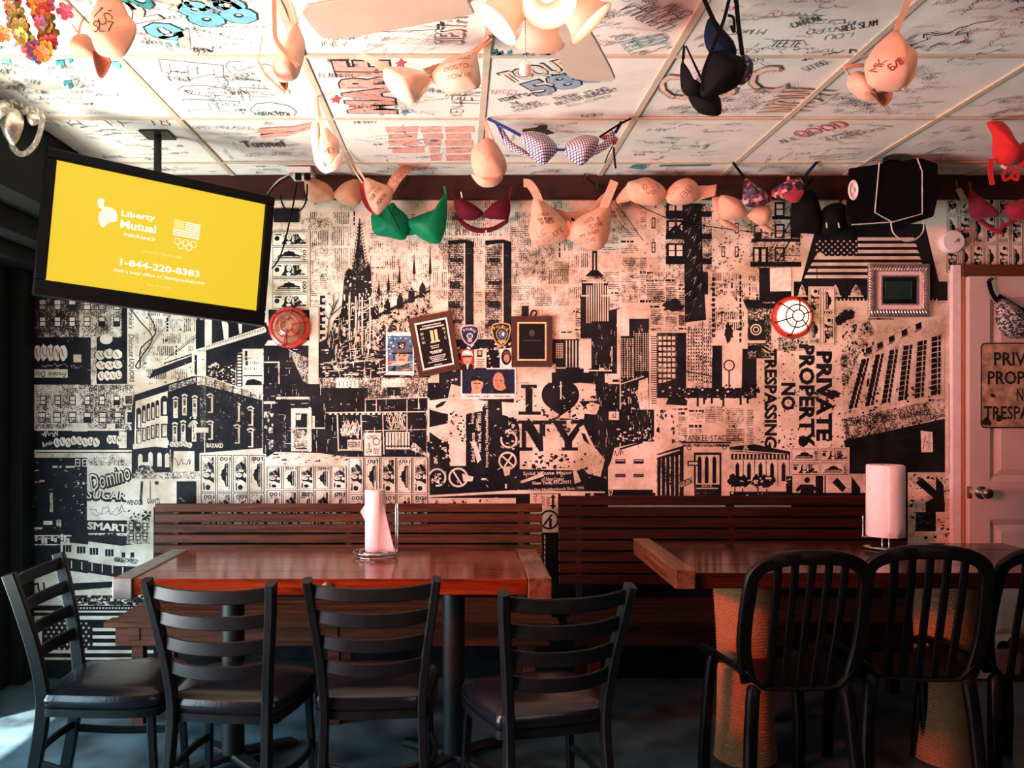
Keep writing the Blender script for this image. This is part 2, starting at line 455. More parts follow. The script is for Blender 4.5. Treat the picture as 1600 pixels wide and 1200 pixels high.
cbold('SIESTA KEY', (722, 70), (731, -4), 0.085, 9, 6, 0.0)
cbold('I', (600, 50), (690, 46), 0.06, 9, 0, 0.05); cbold('O', (555, 20), (600, 14), 0.12, 9, 6, 0.0)
cword('TEN BK', (752, 165), (757, 122), 0.08, 0, .05); cword('KEN KELLY', (722, 182), (728, 132), 0.07, 0, .05)
cword('HEY BABES', (515, 100), (556, 94), 0.05, 0, .05); cword('FLANNERY', (500, 122), (555, 122), 0.055, 0, .05)
cword('HORACIO W', (400, 180), (455, 181), 0.05, 0, .07); cword('MERRY', (555, 194), (592, 193), 0.04, 0, .07)
cword('LA PATRULLA', (1055, 42), (985, 6), 0.07, 0, .06); cword('DE ALFARO', (1066, 30), (1018, 4), 0.065, 0, .06); cword('ESPANA', (1082, 22), (1052, 4), 0.06, 0, .06)
cword("ABBY'S", (985, 62), (1002, 86), 0.10, 1, .08); cword('STEELO', (960, 60), (990, 90), 0.07, 1, .06)
cbold('TOQUE', (803, 133), (900, 112), 0.12, 7, 0, 0.03); cbold('580', (843, 152), (955, 124), 0.15, 8, 0, 0.03)
cword('THERE IS NO', (868, 158), (952, 141), 0.045, 0, .08); cword('BETTER BURGER?', (872, 165), (968, 142), 0.045, 0, .08); cword('BILL KORMER', (888, 168), (958, 152), 0.04, 6, .05)
cword("FERNEY'S", (785, 160), (830, 150), 0.05, 0, .08); cword('THE', (800, 165), (815, 162), 0.04, 0, .07); cword('PITCHERS', (804, 171), (846, 162), 0.045, 0, .07); cword('HONDURAS', (806, 176), (860, 164), 0.04, 0, .06)
cword('NYGGY', (768, 148), (810, 148), 0.06, 2, .04)
for y0, xs in ((199, ((602, 655), (656, 690), (694, 740))), (210, ((606, 652), (660, 692), (696, 735))), (220, ((606, 655), (662, 690), (694, 738))), (231, ((612, 662), (670, 688), (696, 740))), (243, ((672, 690), (696, 735)))):
    for x0, x1 in xs: cpoly([(x0, y0), (x1, y0-1), (x1+R.uniform(-3, 3), y0+8), (x0+2, y0+9)], 3)
cpoly([(402, 202), (455, 199), (490, 192), (490, 196), (455, 205), (408, 212)], 3); cpoly([(404, 210), (455, 207), (488, 198), (488, 202), (450, 213), (410, 217)], 3)
cword('6/7/06', (1262, 112), (1296, 100), 0.06, 0, .06); cword('EXPENSE', (1292, 217), (1350, 205), 0.045, 0, .07); cword('STARBUCKS', (1295, 222), (1385, 202), 0.05, 0, .07)
cbold('GOOD', (1255, 216), (1328, 198), 0.10, 3, 2, 0.0); cword('JULIE', (1220, 225), (1250, 218), 0.07, 0, .05)
cword('TEETE', (1203, 74), (1250, 74), 0.07, 0, .06); cword('REG SLAM', (1316, 50), (1372, 40), 0.06, 0, .06); cword('CARRERA', (1240, 44), (1285, 32), 0.05, 0, .06)
cword('LAWRENCE', (1265, 246), (1350, 241), 0.03, 0, .07); cword('TERRIFIC', (1262, 249), (1340, 245), 0.03, 0, .07)
for k in range(26):                                   # thick marker scrawl on the tiles at the right
    x = R.uniform(1.35, 2.75); y = R.uniform(2.30, 2.80); cscrib(x, y, R.uniform(.10, .3), R.uniform(.03, .07), R.choice((0, .4, -.3, 2.6)), 0, R.uniform(.0016, .0028))
for k in range(22):
    x = R.uniform(0.75, 3.3); y = R.uniform(2.88, 3.40); cscrib(x, y, R.uniform(.10, .4), R.uniform(.03, .09), R.choice((0, .3, -.2, 2.8)), R.choice((6, 6, 8, 1, 0)), R.uniform(.0010, .0022))
cword('RANTAN', (1152, 262), (1210, 261), 0.045, 1, .05); cword('KPFC', (645, 267), (683, 265), 0.05, 0, .06); cword('TPPS', (595, 272), (640, 270), 0.05, 2, .05)
cpoly([(620, 257), (672, 257), (665, 266), (650, 262), (640, 269), (626, 262)], 3)
for a in range(9):                                    # the green plant drawn by the beam
    q = a/8*PI; cpoly([(1005, 266), (1005-26*math.cos(q)-2, 266-9*math.sin(q)), (1005-22*math.cos(q)+5, 266-11*math.sin(q))], 1, 1)
cpoly([(1030, 259), (1110, 258), (1110, 260), (1030, 261)], 1)
for wd_, p in (('O', (1045, 160)), ('S', (1105, 158)), ('C', (1180, 150))):
    cbold(wd_, p, (p[0]+50, p[1]-8), 0.26, 7, 6, 0.0)
cbold('WOW', (1262, 178), (1310, 140), 0.2, 7, 6, 0.0)
for x, y, s_ in ((105, 92, 1), (55, 95, 1), (93, 100, 1), (180, 102, 5), (105, 132, 1), (8, 95, 5)):
    cpoly([(x-7, y-4), (x+6, y-5), (x+9, y+6), (x+4, y+9), (x, y), (x-4, y+5)], s_)
for k in range(16):
    x = R.uniform(765, 868); y = R.uniform(80, 87); cpoly([(x, y), (x+6, y-2), (x+8, y+3), (x+2, y+5)], 1)
for x, y in ((625, 100), (524, 156), (550, 164)): cpoly([(x-9, y), (x-2, y-3), (x+1, y-8), (x+4, y-3), (x+11, y-2), (x+5, y+2), (x+6, y+7), (x, y+4), (x-6, y+6), (x-4, y+1)], 2)
cpoly([(626, 176), (631, 174), (634, 171), (636, 175), (641, 177), (635, 179), (633, 183), (630, 179)], 5)
cpoly([(816, 203), (838, 200), (843, 196), (855, 197), (853, 203), (866, 209), (850, 212), (836, 205), (816, 207)], 0); 
for k in range(7): cpoly([(935+k*4, 214+k*1.5), (955+k*3, 210+k*2), (957+k*2, 213+k*2), (938+k*3, 217+k*2)], 2)
for k, g in GR.items():
    g.build('graffiti', INK, parent=TILES[k])
# ------------------------------------------------------------------ the photocopied-newsprint mural pasted over the back wall
def mural_mat():
    m, nt, b = _nodes('mural_print')
    L = nt.links.new
    tc = nt.nodes.new('ShaderNodeTexCoord')
    at = nt.nodes.new('ShaderNodeAttribute'); at.attribute_name = 'tone'
    def noise(sc, det, ro=0.6, st=None):
        n = nt.nodes.new('ShaderNodeTexNoise'); n.inputs['Scale'].default_value = sc; n.inputs['Detail'].default_value = det; n.inputs['Roughness'].default_value = ro
        if st:
            mp = nt.nodes.new('ShaderNodeMapping'); mp.inputs['Scale'].default_value = st; L(tc.outputs['Object'], mp.inputs[0]); L(mp.outputs[0], n.inputs['Vector'])
        else: L(tc.outputs['Object'], n.inputs['Vector'])
        return n.outputs['Fac']
    def mth(op, a, b_, c=None):
        n = nt.nodes.new('ShaderNodeMath'); n.operation = op
        for k, q in enumerate((a, b_, c)):
            if q is None: continue
            if isinstance(q, (int, float)): n.inputs[k].default_value = q
            else: L(q, n.inputs[k])
        return n.outputs[0]
    T = at.outputs['Fac']
    grain = mth('SUBTRACT', noise(170, 3, 0.7), 0.5); blot = mth('SUBTRACT', noise(22, 5, 0.7), 0.5); streak = mth('SUBTRACT', noise(60, 3, 0.6, (3.0, 1, 0.25)), 0.5)
    k = mth('MULTIPLY_ADD', mth('MULTIPLY', T, mth('SUBTRACT', 1.0, T)), 4.6, 0.18)      # grey areas break up into speckle, solid ones stay solid
    sm = mth('ADD', mth('MULTIPLY', grain, 1.25), mth('ADD', mth('MULTIPLY', blot, 0.85), mth('MULTIPLY', streak, 0.35)))
    v = mth('MULTIPLY_ADD', sm, k, T)
    mr = nt.nodes.new('ShaderNodeMapRange'); mr.interpolation_type = 'SMOOTHSTEP'; mr.inputs['From Min'].default_value = 0.33; mr.inputs['From Max'].default_value = 0.70
    L(v, mr.inputs['Value'])
    pr = nt.nodes.new('ShaderNodeValToRGB'); e = pr.color_ramp.elements
    e[0].position = 0.30; e[1].position = 0.62; e[0].color = (0.42, 0.31, 0.19, 1); e[1].color = (0.80, 0.72, 0.61, 1)
    L(noise(5.5, 6, 0.65), pr.inputs[0])
    ir = nt.nodes.new('ShaderNodeValToRGB'); e = ir.color_ramp.elements
    e[0].position = 0.4; e[1].position = 0.75; e[0].color = (0.0065, 0.007, 0.010, 1); e[1].color = (0.020, 0.019, 0.021, 1)
    L(noise(9, 4), ir.inputs[0])
    mx = nt.nodes.new('ShaderNodeMix'); mx.data_type = 'RGBA'
    L(mr.outputs[0], mx.inputs['Factor']); L(ir.outputs[0], mx.inputs['A']); L(pr.outputs[0], mx.inputs['B'])
    L(mx.outputs['Result'], b.inputs['Base Color'])
    b.inputs['Roughness'].default_value = 0.45; b.inputs['Specular IOR Level'].default_value = 0.07
    bp = nt.nodes.new('ShaderNodeBump'); bp.inputs['Strength'].default_value = 0.12; bp.inputs['Distance'].default_value = 0.004
    L(noise(30, 4), bp.inputs['Height']); L(bp.outputs[0], b.inputs['Normal'])
    return m
m_mural = mural_mat()
MS = D / F                                                  # metres of wall per photograph pixel
class Print:
    """one printed picture of the mural: flat shapes in photograph pixels of the wall, each with a grey value"""
    def __init__(s, name, base=0.6):
        s.mb = MB(); s.name = name; s.e = base / 1000; s.xf = None
    def W(s, p):
        x, y = s.xf(*p) if s.xf else p
        return ((x - VX) * MS, D - s.e, CZ - (y - VY) * MS)
    def poly(s, pts, t=0.0):
        s.e += 0.000012
        s.mb.add([s.W(p) for p in pts], [tuple(range(len(pts)))], 0, t); return s
    def rect(s, x0, y0, x1, y1, t=0.0):
        if isinstance(t, tuple): t = [t[0], t[0], t[1], t[1]]              # top value, bottom value
        return s.poly([(x0, y0), (x1, y0), (x1, y1), (x0, y1)], t)
    def many(s, rs):
        s.e += 0.000012
        for x0, y0, x1, y1, t in rs: s.mb.add([s.W(p) for p in ((x0, y0), (x1, y0), (x1, y1), (x0, y1))], [(0,1,2,3)], 0, t)
        return s
    def line(s, pts, w_=1.2, t=0.0):
        s.e += 0.000012
        for a, b in zip(pts, pts[1:]):
            dx, dy = b[0]-a[0], b[1]-a[1]; l = math.hypot(dx, dy) or 1; nx, ny = -dy/l*w_/2, dx/l*w_/2
            s.mb.add([s.W(p) for p in ((a[0]+nx, a[1]+ny), (b[0]+nx, b[1]+ny), (b[0]-nx, b[1]-ny), (a[0]-nx, a[1]-ny))], [(0,1,2,3)], 0, t)
        return s
    def disc(s, cx, cy, rx, ry=None, t=0.0, n=18):
        ry = ry or rx
        return s.poly([(cx+rx*math.cos(2*PI*i/n), cy+ry*math.sin(2*PI*i/n)) for i in range(n)], t)
    def ring(s, cx, cy, r, w_, t=1.0, a0=0, a1=360):
        return s.line([(cx+r*math.cos(math.radians(a0+(a1-a0)*i/20)), cy+r*math.sin(math.radians(a0+(a1-a0)*i/20))) for i in range(21)], w_, t)
    def blob(s, cx, cy, rx, ry, t=0.0, n=22, j=0.35):
        return s.poly([(cx+rx*math.cos(2*PI*i/n)*(1+R.uniform(-j, j)), cy+ry*math.sin(2*PI*i/n)*(1+R.uniform(-j, j))) for i in range(n)], t)
    def text(s, body, x, y, w_, h, t=0.0, rot=0, bold=0.02, shear=0.0):
        """(x, y): top-left corner of the line as read; rot clockwise"""
        vs, fs, _ = text_geo(body, bold, shear); c, n = math.cos(math.radians(rot)), math.sin(math.radians(rot))
        s.e += 0.000012
        q = [(x + a*w_*c - (1-b)*h*n, y + a*w_*n + (1-b)*h*c) for a, b in vs]
        s.mb.add([s.W(p) for p in q], fs, 0, t); return s
    def news(s, x0, y0, x1, y1, cw=36, vert=False, t=0.42, den=0.8, head=0.12):
        rs = []
        def put(a0, b0, a1, b1, t_): rs.append((b0, a0, b1, a1, t_) if vert else (a0, b0, a1, b1, t_))
        if vert: x0, y0, x1, y1 = y0, x0, y1, x1
        c = x0
        while c < x1 - 8:
            e = min(c + cw*R.uniform(.8, 1.3), x1); y = y0 + R.uniform(0, 6)
            while y < y1 - 5:
                if R.random() < head:
                    hh = R.uniform(1.8, 4.5); q = c
                    while q < c + (e-c)*R.uniform(.4, 1.5) and q < x1-4:
                        l = R.uniform(3, 9); put(q, y, min(q+l, x1), min(y+hh, y1), R.uniform(.0, .3)); q += l+1.6
                    y += hh + 3
                else:
                    k = R.randint(3, 11); tt = t + R.uniform(-.1, .16)
                    if R.random() < den:
                        for _ in range(k):
                            if y > y1-2: break
                            put(c+1, y, e-3-(R.uniform(0, .5)*(e-c) if R.random() < .2 else 0), y+1.5, tt); y += 2.9
                    else: y += k*2.9
                    y += R.uniform(1, 7)
            c = e
        return s.many(rs)
    def windows(s, x0, y0, x1, y1, nx, ny, ww, wh, tf=0.05, ti=0.9, pane=True):
        rs = []; r2 = []
        for i in range(nx):
            for j in range(ny):
                cx = x0 + (x1-x0)*(i+.5)/nx; cy = y0 + (y1-y0)*(j+.5)/ny
                rs.append((cx-ww/2, cy-wh/2, cx+ww/2, cy+wh/2, tf))
                if pane:
                    g = R.choice((ti, ti, ti, .5, .1))
                    r2.append((cx-ww/2+1.4, cy-wh/2+1.6, cx+ww/2-1.4, cy-.6, ti)); r2.append((cx-ww/2+1.4, cy+.7, cx+ww/2-1.4, cy+wh/2-1.6, g))
        s.many(rs)
        if r2: s.many(r2)
        return s
    def specks(s, x0, y0, x1, y1, n, size=4, t=0.0, ar=1.0):
        s.e += 0.000012
        for _ in range(n):
            x, y = R.uniform(x0, x1), R.uniform(y0, y1); a = R.uniform(.3, 1)*size
            s.mb.add([s.W(p) for p in ((x, y), (x+a*R.uniform(.5, 1.2), y+R.uniform(-.3, .4)*a), (x+a*R.uniform(.3, 1), y+a*ar*R.uniform(.5, 1)), (x-R.uniform(0, .4)*a, y+a*ar*R.uniform(.3, .8)))], [(0,1,2,3)], 0, t)
        return s
    def scrawl(s, x0, y0, x1, y1, w_=1.2, t=1.0, n=14):
        pts = [(x0+(x1-x0)*i/n+R.uniform(-2, 2), R.uniform(y0, y1)) for i in range(n+1)]
        return s.line(pts, w_, t)
    def bubbles(s, x0, y0, x1, y1, n=6, t=0.95, to=0.0):
        for i in range(n):
            cx = x0+(x1-x0)*(i+.5)/n; r = (x1-x0)/n*.62; cy = (y0+y1)/2+R.uniform(-2, 2)
            s.blob(cx, cy, r*1.15, (y1-y0)*.5, to, 14, .12); s.blob(cx, cy, r, (y1-y0)*.44, t, 14, .12)
            s.line([(cx-r*.4, cy-(y1-y0)*.25), (cx+R.uniform(-2, 2), cy+2), (cx+r*.3, cy+(y1-y0)*.2)], 1.2, to)
        return s
    def note(s, x, y, w_, h, rot=0, face=True):
        """a hundred-dollar note, drawn in its own 100x42 frame"""
        c, n = round(math.cos(math.radians(rot))), round(math.sin(math.radians(rot)))
        def xf(u, v):
            a, b = u/100-.5, v/42-.5
            return (x+w_/2 + (a*c-b*n)*w_, y+h/2 + (a*n+b*c)*h)
        s.xf = xf
        s.rect(0, 0, 100, 42, .08); s.rect(1.5, 2, 98.5, 40, .86); s.rect(4, 5, 96, 37, .62)
        if face:
            s.rect(5, 6, 30, 36, .86); s.disc(13, 20, 7, 7, .02); s.rect(6, 7, 26, 11, .3)
            s.poly([(24, 37), (33, 24), (35, 10), (42, 6), (52, 8), (55, 20), (54, 27), (66, 37)], .03)
            s.disc(46, 16, 6.5, 9, .95, 12); s.poly([(38, 30), (46, 27), (54, 31), (47, 37), (42, 37)], .8)
            s.poly([(43, 14), (50, 15), (49, 16.5), (43, 16)], .1); s.rect(44, 20, 50, 21.3, .1)
            s.poly([(56, 8), (72, 7), (76, 16), (62, 24)], .35); s.poly([(60, 26), (78, 17), (84, 22), (70, 36), (62, 36)], .1)
            s.disc(86, 15, 8, 8, .92, 12); s.rect(74, 30, 94, 36, .35)
        else:
            s.rect(6, 7, 78, 36, .9)
            s.poly([(14, 31), (16, 24), (30, 20), (34, 14), (44, 12), (46, 7), (49, 12), (60, 14), (64, 20), (76, 22), (78, 31)], .06)
            s.rect(18, 26, 74, 28, .55); s.rect(8, 33, 78, 35, .15)
            s.text('100', 84, 38, 30, 11, .03, -90, .02)
        s.xf = None
        return s
    def done(s):
        return s.mb.build(s.name, m_mural, parent=wb, tone=True)

# newsprint ground over the whole wall
g = Print('newsprint', 0.3)
g.rect(18, 277, 1484, 1046, .97); g.rect(1484, 277, 1760, 415, .97)
g.news(205, 478, 330, 600, 20, True, .45); g.news(428, 280, 700, 360, 34, False, .6, .55, .05); g.news(484, 360, 690, 480, 30, False, .6, .7, .08)
g.news(672, 300, 800, 380, 22, True, .5, .6); g.news(740, 380, 760, 500, 20, False, .55, .8); g.news(796, 320, 835, 500, 30, False, .5); g.news(835, 392, 900, 480, 26, False, .5, .6)
g.news(955, 400, 1020, 470, 22, False, .5, .7); g.news(1010, 425, 1075, 520, 24, False, .35, .9, .3); g.news(1110, 425, 1165, 520, 14, True, .4, .9, .3); g.news(1165, 430, 1200, 480, 16, True, .4, .9, .3)
g.news(1050, 635, 1180, 695, 30, False, .45, .9, .15); g.news(1300, 480, 1480, 540, 40, False, .7, .5, .1); g.news(205, 740, 420, 790, 40, False, .75, .3, .05); g.news(860, 480, 910, 545, 20, False, .4)
for q in ((484, 330, 560, 420, 26), (575, 375, 700, 470, 24), (690, 330, 760, 400, 20), (800, 330, 920, 470, 28), (940, 310, 1040, 480, 24), (1016, 420, 1072, 520, 22)): g.news(*q[:4], q[4], R.random() < .4, .46, .85, .10)
for _ in range(46): x_, y_ = R.uniform(430, 1300), R.uniform(310, 500); g.rect(x_, y_, x_+R.uniform(18, 50), y_+R.uniform(10, 40), R.uniform(.58, .8))
g.rect(240, 792, 1484, 1046, .03)  # shade behind and under the benches painted in as near-black tone
g.specks(440, 300, 1000, 480, 160, 7, .62); g.specks(1000, 300, 1300, 470, 110, 8, .5); g.specks(205, 480, 320, 600, 60, 6, .5); g.specks(1020, 600, 1300, 700, 90, 7, .55)
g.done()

# far left: brick tenement, shop shutter, tenement again, sugar works, flag
p = Print('brick_tenement_print')
p.rect(36, 462, 198, 527, (.5, .55)); p.rect(36, 462, 124, 527, (.30, .34)); p.rect(18, 277, 66, 470, .2)
p.many([(30, 300+k*17, 66, 304+k*17, .8) for k in range(9)])
p.windows(32, 466, 194, 486, 7, 1, 12, 17); p.windows(32, 492, 194, 513, 7, 1, 11, 16)
p.rect(30, 527, 142, 602, .01); p.rect(142, 525, 151, 600, .6); p.rect(151, 527, 190, 600, .02); p.rect(190, 480, 199, 600, .12)
p.bubbles(54, 537, 104, 566, 5); p.blob(42, 548, 9, 13, .35); p.rect(115, 554, 127, 566, .95); p.scrawl(66, 567, 108, 574, 1.2, .5); p.scrawl(112, 570, 130, 576, 1.2, .5)
p.disc(166, 530, 10, 8, .85); p.bubbles(150, 545, 190, 562, 3); p.bubbles(152, 563, 190, 578, 3); p.bubbles(154, 580, 190, 596, 4, .8)
p.rect(30, 577, 106, 590, .95); p.text('Discount', 71, 589, 36, 9, .02, 180, .01, .2); p.text('Frankie', 104, 589, 28, 8, .02, 180, .01, .3)
p.rect(199, 470, 212, 599, .96); p.text('LIQUORS', 210, 561, 36, 9, .02, 90, .02); p.text('Discount', 210, 522, 36, 9, .02, 90, .01, .2); p.text("Frankie's", 210, 480, 34, 9, .02, 90, .01, .3)
p.rect(56, 601, 210, 672, (.58, .52)); p.rect(124, 601, 210, 672, (.44, .5)); p.rect(43, 601, 57, 640, .9); p.text('Dis', 54, 625, 14, 8, .02, 90, .01)
p.windows(56, 617, 194, 634, 6, 1, 10, 15); p.windows(54, 643, 196, 661, 6, 1, 12, 17); p.rect(194, 616, 208, 633, .95); p.rect(196, 618, 207, 631, .3); p.rect(196, 641, 210, 662, .95); p.rect(199, 644, 208, 660, .02)
p.rect(40, 672, 210, 703, .02); p.rect(56, 670, 196, 673, .8); p.rect(113, 661, 137, 674, .97); p.rect(167, 662, 180, 673, .9)
p.bubbles(85, 682, 155, 698, 8, .92); p.scrawl(66, 673, 90, 683, 1.3, .9); p.bubbles(168, 680, 190, 696, 3); p.scrawl(66, 688, 82, 700, 2, .8); p.rect(186, 674, 198, 700, .7)
p.rect(30, 703, 208, 709, .95); p.rect(30, 709, 208, 714, .7); p.rect(58, 706, 208, 708, .2)
p.done()
p = Print('sugar_works_print')
p.rect(28, 715, 138, 900, .0); p.many([(82, 728, 90, 731, .9), (93, 728, 96, 731, .9), (103, 728, 117, 731, .7), (78, 770, 83, 800, .6), (121, 753, 124, 757, .9), (129, 753, 132, 757, .9), (62, 750, 70, 753, .9), (30, 824, 66, 827, .8), (88, 812, 96, 822, .6), (68, 814, 82, 820, .8)])
p.specks(112, 716, 136, 800, 26, 3, .9); p.scrawl(40, 728, 62, 738, 1.2, .6, 5); p.scrawl(45, 752, 64, 757, 1.4, .6, 6); p.windows(116, 716, 138, 730, 2, 1, 8, 12, .9, .02)
p.rect(136, 714, 206, 822, .97); p.rect(136, 714, 206, 728, .6)
p.text('Domino', 134, 742, 69, 31, .0, -17, .09, .3); p.text('Domino', 136, 743, 65, 26, .9, -17, .0, .3)
p.text('SUGAR', 134, 766, 65, 17, .0, 2, .10, .1); p.text('SUGAR', 136, 766, 61, 13, .95, 2, .01, .1)
p.scrawl(140, 788, 196, 803, .9, .3, 18); p.scrawl(142, 798, 190, 806, .9, .3, 12)
p.text('WENDOR', 198, 781, 26, 8, .05, 0, .03); p.text('GIANTS', 230, 779, 20, 8, .05, 0, .03); p.rect(208, 752, 275, 789, .93); p.poly([(220, 752), (224, 752), (222, 789), (218, 789)], .3); p.line([(235, 750), (235, 780)], 1.4, .1); p.rect(242, 752, 248, 757, .1)
p.text('WENDOR', 198, 781, 26, 8, .05, 0, .03); p.text('GIANTS', 230, 779, 20, 8, .05, 0, .03); p.rect(276, 752, 307, 790, .0); p.rect(307, 745, 312, 790, .95); p.scrawl(280, 778, 288, 783, 1.2, .5, 5)
p.rect(135, 813, 200, 833, .03); p.text('SMART', 137, 815, 62, 12, .97, 4, .04); p.bubbles(138, 834, 182, 846, 7, .2, .0); p.bubbles(182, 836, 204, 848, 4, .5, .0)
p.poly([(95, 846), (110, 842), (190, 853), (212, 850), (212, 842), (200, 838), (110, 834)], .02)
p.poly([(95, 846), (182, 856), (226, 849), (232, 884), (180, 882), (95, 870)], .95)
for k, x in enumerate((98, 120, 140, 164)): p.windows(x, 851+k*2.2, x+14, 863+k*2.2, 3, 1, 4, 11, .02, .2, False)
p.windows(186, 862, 214, 872, 2, 1, 6, 8, .02, .3, False); p.bubbles(180, 872, 214, 880, 4, .5, .0)
p.rect(198, 812, 234, 850, .5); p.windows(200, 815, 232, 846, 3, 2, 8, 12, .05, .9); p.rect(196, 790, 236, 795, .95); p.specks(198, 796, 234, 812, 24, 6, .1)
p.many([(40+k*5, 838+R.uniform(-4, 4), 44+k*5, 846+R.uniform(-6, 6), .7) for k in range(14)]); p.rect(44, 836, 112, 838, .8); p.rect(30, 850, 96, 852, .6)
p.poly([(95, 872), (180, 884), (232, 886), (200, 905), (100, 888)], .02); p.poly([(28, 872), (96, 872), (100, 890), (200, 906), (240, 912), (240, 970), (28, 970)], .95)
for k in range(7): p.line([(112+k*16, 876+k*2), (112+k*16, 888+k*2)], 1.6, .9)
p.poly([(28, 872), (95, 872), (100, 886), (60, 900), (28, 930)], .02)
p.text('TU', 46, 912, 24, 16, .1, -6, .03); p.poly([(100, 912), (240, 905), (240, 912), (100, 924)], .1)
for k in range(9): p.line([(90+k*16, 924-k), (98+k*16, 916-k)], 1.2, .1)
p.rect(98, 930, 240, 945, .3); p.specks(100, 928, 236, 946, 46, 8, .95); p.specks(100, 928, 236, 946, 40, 6, .0)
p.rect(28, 946, 240, 954, .02); p.many([(100+k*5, 949, 103+k*5, 951, .9) for k in range(26)]); p.rect(28, 954, 240, 957, .9); p.rect(28, 957, 240, 962, .1); p.rect(28, 962, 240, 966, .9)
p.rect(66, 968, 240, 1046, .02)
for k in range(6): p.rect(145 if k < 3 else 66, 981+k*11.5, 240, 986+k*11.5, .95)
for r_ in range(7):
    for c_ in range(9 if r_ % 2 else 8):
        x, y = 72+c_*8.4+(0 if r_ % 2 else 4), 974+r_*6.6
        p.poly([(x+(2.6 if q % 2 == 0 else 1.1)*math.sin(q*PI/5), y-(2.6 if q % 2 == 0 else 1.1)*math.cos(q*PI/5)) for q in range(10)], .95)
p.done()

# corner house under the bridge
p = Print('bridge_print')
p.rect(308, 485, 312, 560, .0); p.rect(306, 500, 322, 545, .02); p.poly([(206, 584), (302, 556), (306, 549), (414, 520), (432, 512), (432, 498), (415, 506), (320, 542), (300, 548), (240, 566), (206, 580)], .75)
p.poly([(232, 592), (240, 578), (300, 556), (300, 566), (248, 586), (232, 592)], .02); p.line([(256, 568), (304, 552)], 2, .1); p.line([(258, 562), (310, 520)], .9, .1); p.line([(268, 556), (310, 524)], .9, .1); p.line([(280, 548), (316, 518)], .9, .1)
p.poly([(318, 486), (416, 504), (424, 524), (410, 545), (370, 552), (366, 605), (322, 605), (322, 547), (405, 520), (405, 516), (320, 544)], .0)
p.poly([(320, 494), (331, 494), (331, 540), (320, 543)], .9); p.poly([(346, 498), (352, 498), (357, 508), (357, 530), (350, 531)], .9); p.poly([(372, 502), (378, 502), (378, 520), (374, 522)], .9)
p.poly([(320, 541), (413, 510), (416, 515), (416, 519), (320, 548)], .85); p.specks(322, 515, 414, 543, 0)
for k in range(22): p.line([(322+k*4.2, 543-k*1.25), (324+k*4.2, 540-k*1.3)], 1, .05)
p.poly([(300, 549), (322, 549), (322, 588), (300, 592)], .82); p.poly([(304, 555), (308, 555), (308, 588), (304, 589)], .1)
p.rect(322, 560, 368, 606, .02); p.specks(324, 566, 340, 598, 30, 6, .75); p.specks(342, 570, 366, 600, 34, 4, .85); p.rect(369, 552, 379, 604, .04); p.many([(371, 555+k*5, 377, 558+k*5, .9) for k in range(10)])
p.rect(379, 545, 410, 602, .9); p.news(381, 548, 409, 582, 9, True, .4, .9, .3); p.line([(380, 587), (410, 587)], 2, .05); p.poly([(383, 602), (386, 594), (396, 592), (408, 596), (410, 602)], .02); p.rect(410, 545, 411.5, 700, .6)
p.done()
p = Print('corner_house_print', 1.6)
p.poly([(210, 617), (300, 588), (318, 587), (412, 618), (412, 700), (312, 708), (312, 745), (206, 745), (206, 640)], .0)
p.poly([(212, 618), (212, 632), (262, 616), (304, 594), (306, 588)], .0); p.poly([(212, 627), (262, 611), (262, 700), (210, 694)], .9); p.poly([(264, 602), (306, 590), (306, 598), (264, 612)], .45)
p.poly([(308, 589), (320, 588), (412, 616), (412, 626), (320, 602), (308, 602)], .6)
for k in range(7): p.line([(322+k*14, 590+k*4), (322+k*14, 602+k*4)], 1.5, .05)
p.line([(300, 587), (319, 587), (412, 618)], 1.5, .85)
def arch(x, y, w_, h, t=.0, lit=.85):
    p.poly([(x, y+h), (x, y+w_*.5), (x+w_*.2, y+w_*.12), (x+w_*.5, y), (x+w_*.8, y+w_*.12), (x+w_, y+w_*.5), (x+w_, y+h)], t)
    if lit is not None: p.rect(x+w_*.35, y+h*.3, x+w_*.8, y+h*.92, lit)
for x, y, w_, h in ((213, 637, 8, 34), (222, 633, 6, 28), (229, 630, 6, 28), (236, 628, 6, 28), (243, 625, 6, 28), (251, 618, 12, 32)): arch(x, y, w_, h)
for x, y, w_, h in ((213, 672, 8, 22), (222, 668, 6, 22), (229, 666, 6, 22), (236, 664, 6, 22), (243, 662, 6, 22), (252, 662, 10, 22)): p.rect(x, y, x+w_, y+h, .05); p.rect(x+2, y+2, x+w_-1, y+h-2, .7)
for x, y in ((271, 625), (285, 621), (301, 623), (270, 665), (283, 662), (300, 662)): p.rect(x, y, x+7, y+28, .9); p.rect(x+1.5, y+2, x+5.5, y+13, .35); p.rect(x+1.5, y+15, x+5.5, y+26, .55); p.line([(x-1, y-2), (x+3.5, y-5), (x+8, y-2)], 2.4, .8)
for x, y in ((325, 620), (367, 634), (388, 640), (325, 662), (367, 668), (388, 674)): p.rect(x, y, x+8, y+25, .9); p.rect(x-1.5, y+1.5, x+5, y+23, .06); p.line([(x-2, y-2), (x+4, y-5), (x+9, y-1)], 2.6, .75)
p.poly([(313, 600), (322, 604), (322, 690), (313, 690)], .32); p.poly([(336, 612), (372, 628), (370, 660), (340, 650)], .22)
p.specks(294, 650, 308, 666, 12, 6, .85); p.rect(303, 668, 326, 676, .9); p.line([(320, 668), (320, 708)], 1.4, .8)
p.poly([(208, 694), (264, 688), (264, 695), (208, 702)], .92); p.bubbles(266, 690, 300, 700, 5, .9); p.text('BAYARD', 323, 692, 26, 7, .8, 2, .03)
p.rect(206, 702, 312, 745, .0)
for x, y in ((216, 709), (232, 706), (246, 707), (258, 708)): arch(x, y, 7, 22, .93, None)
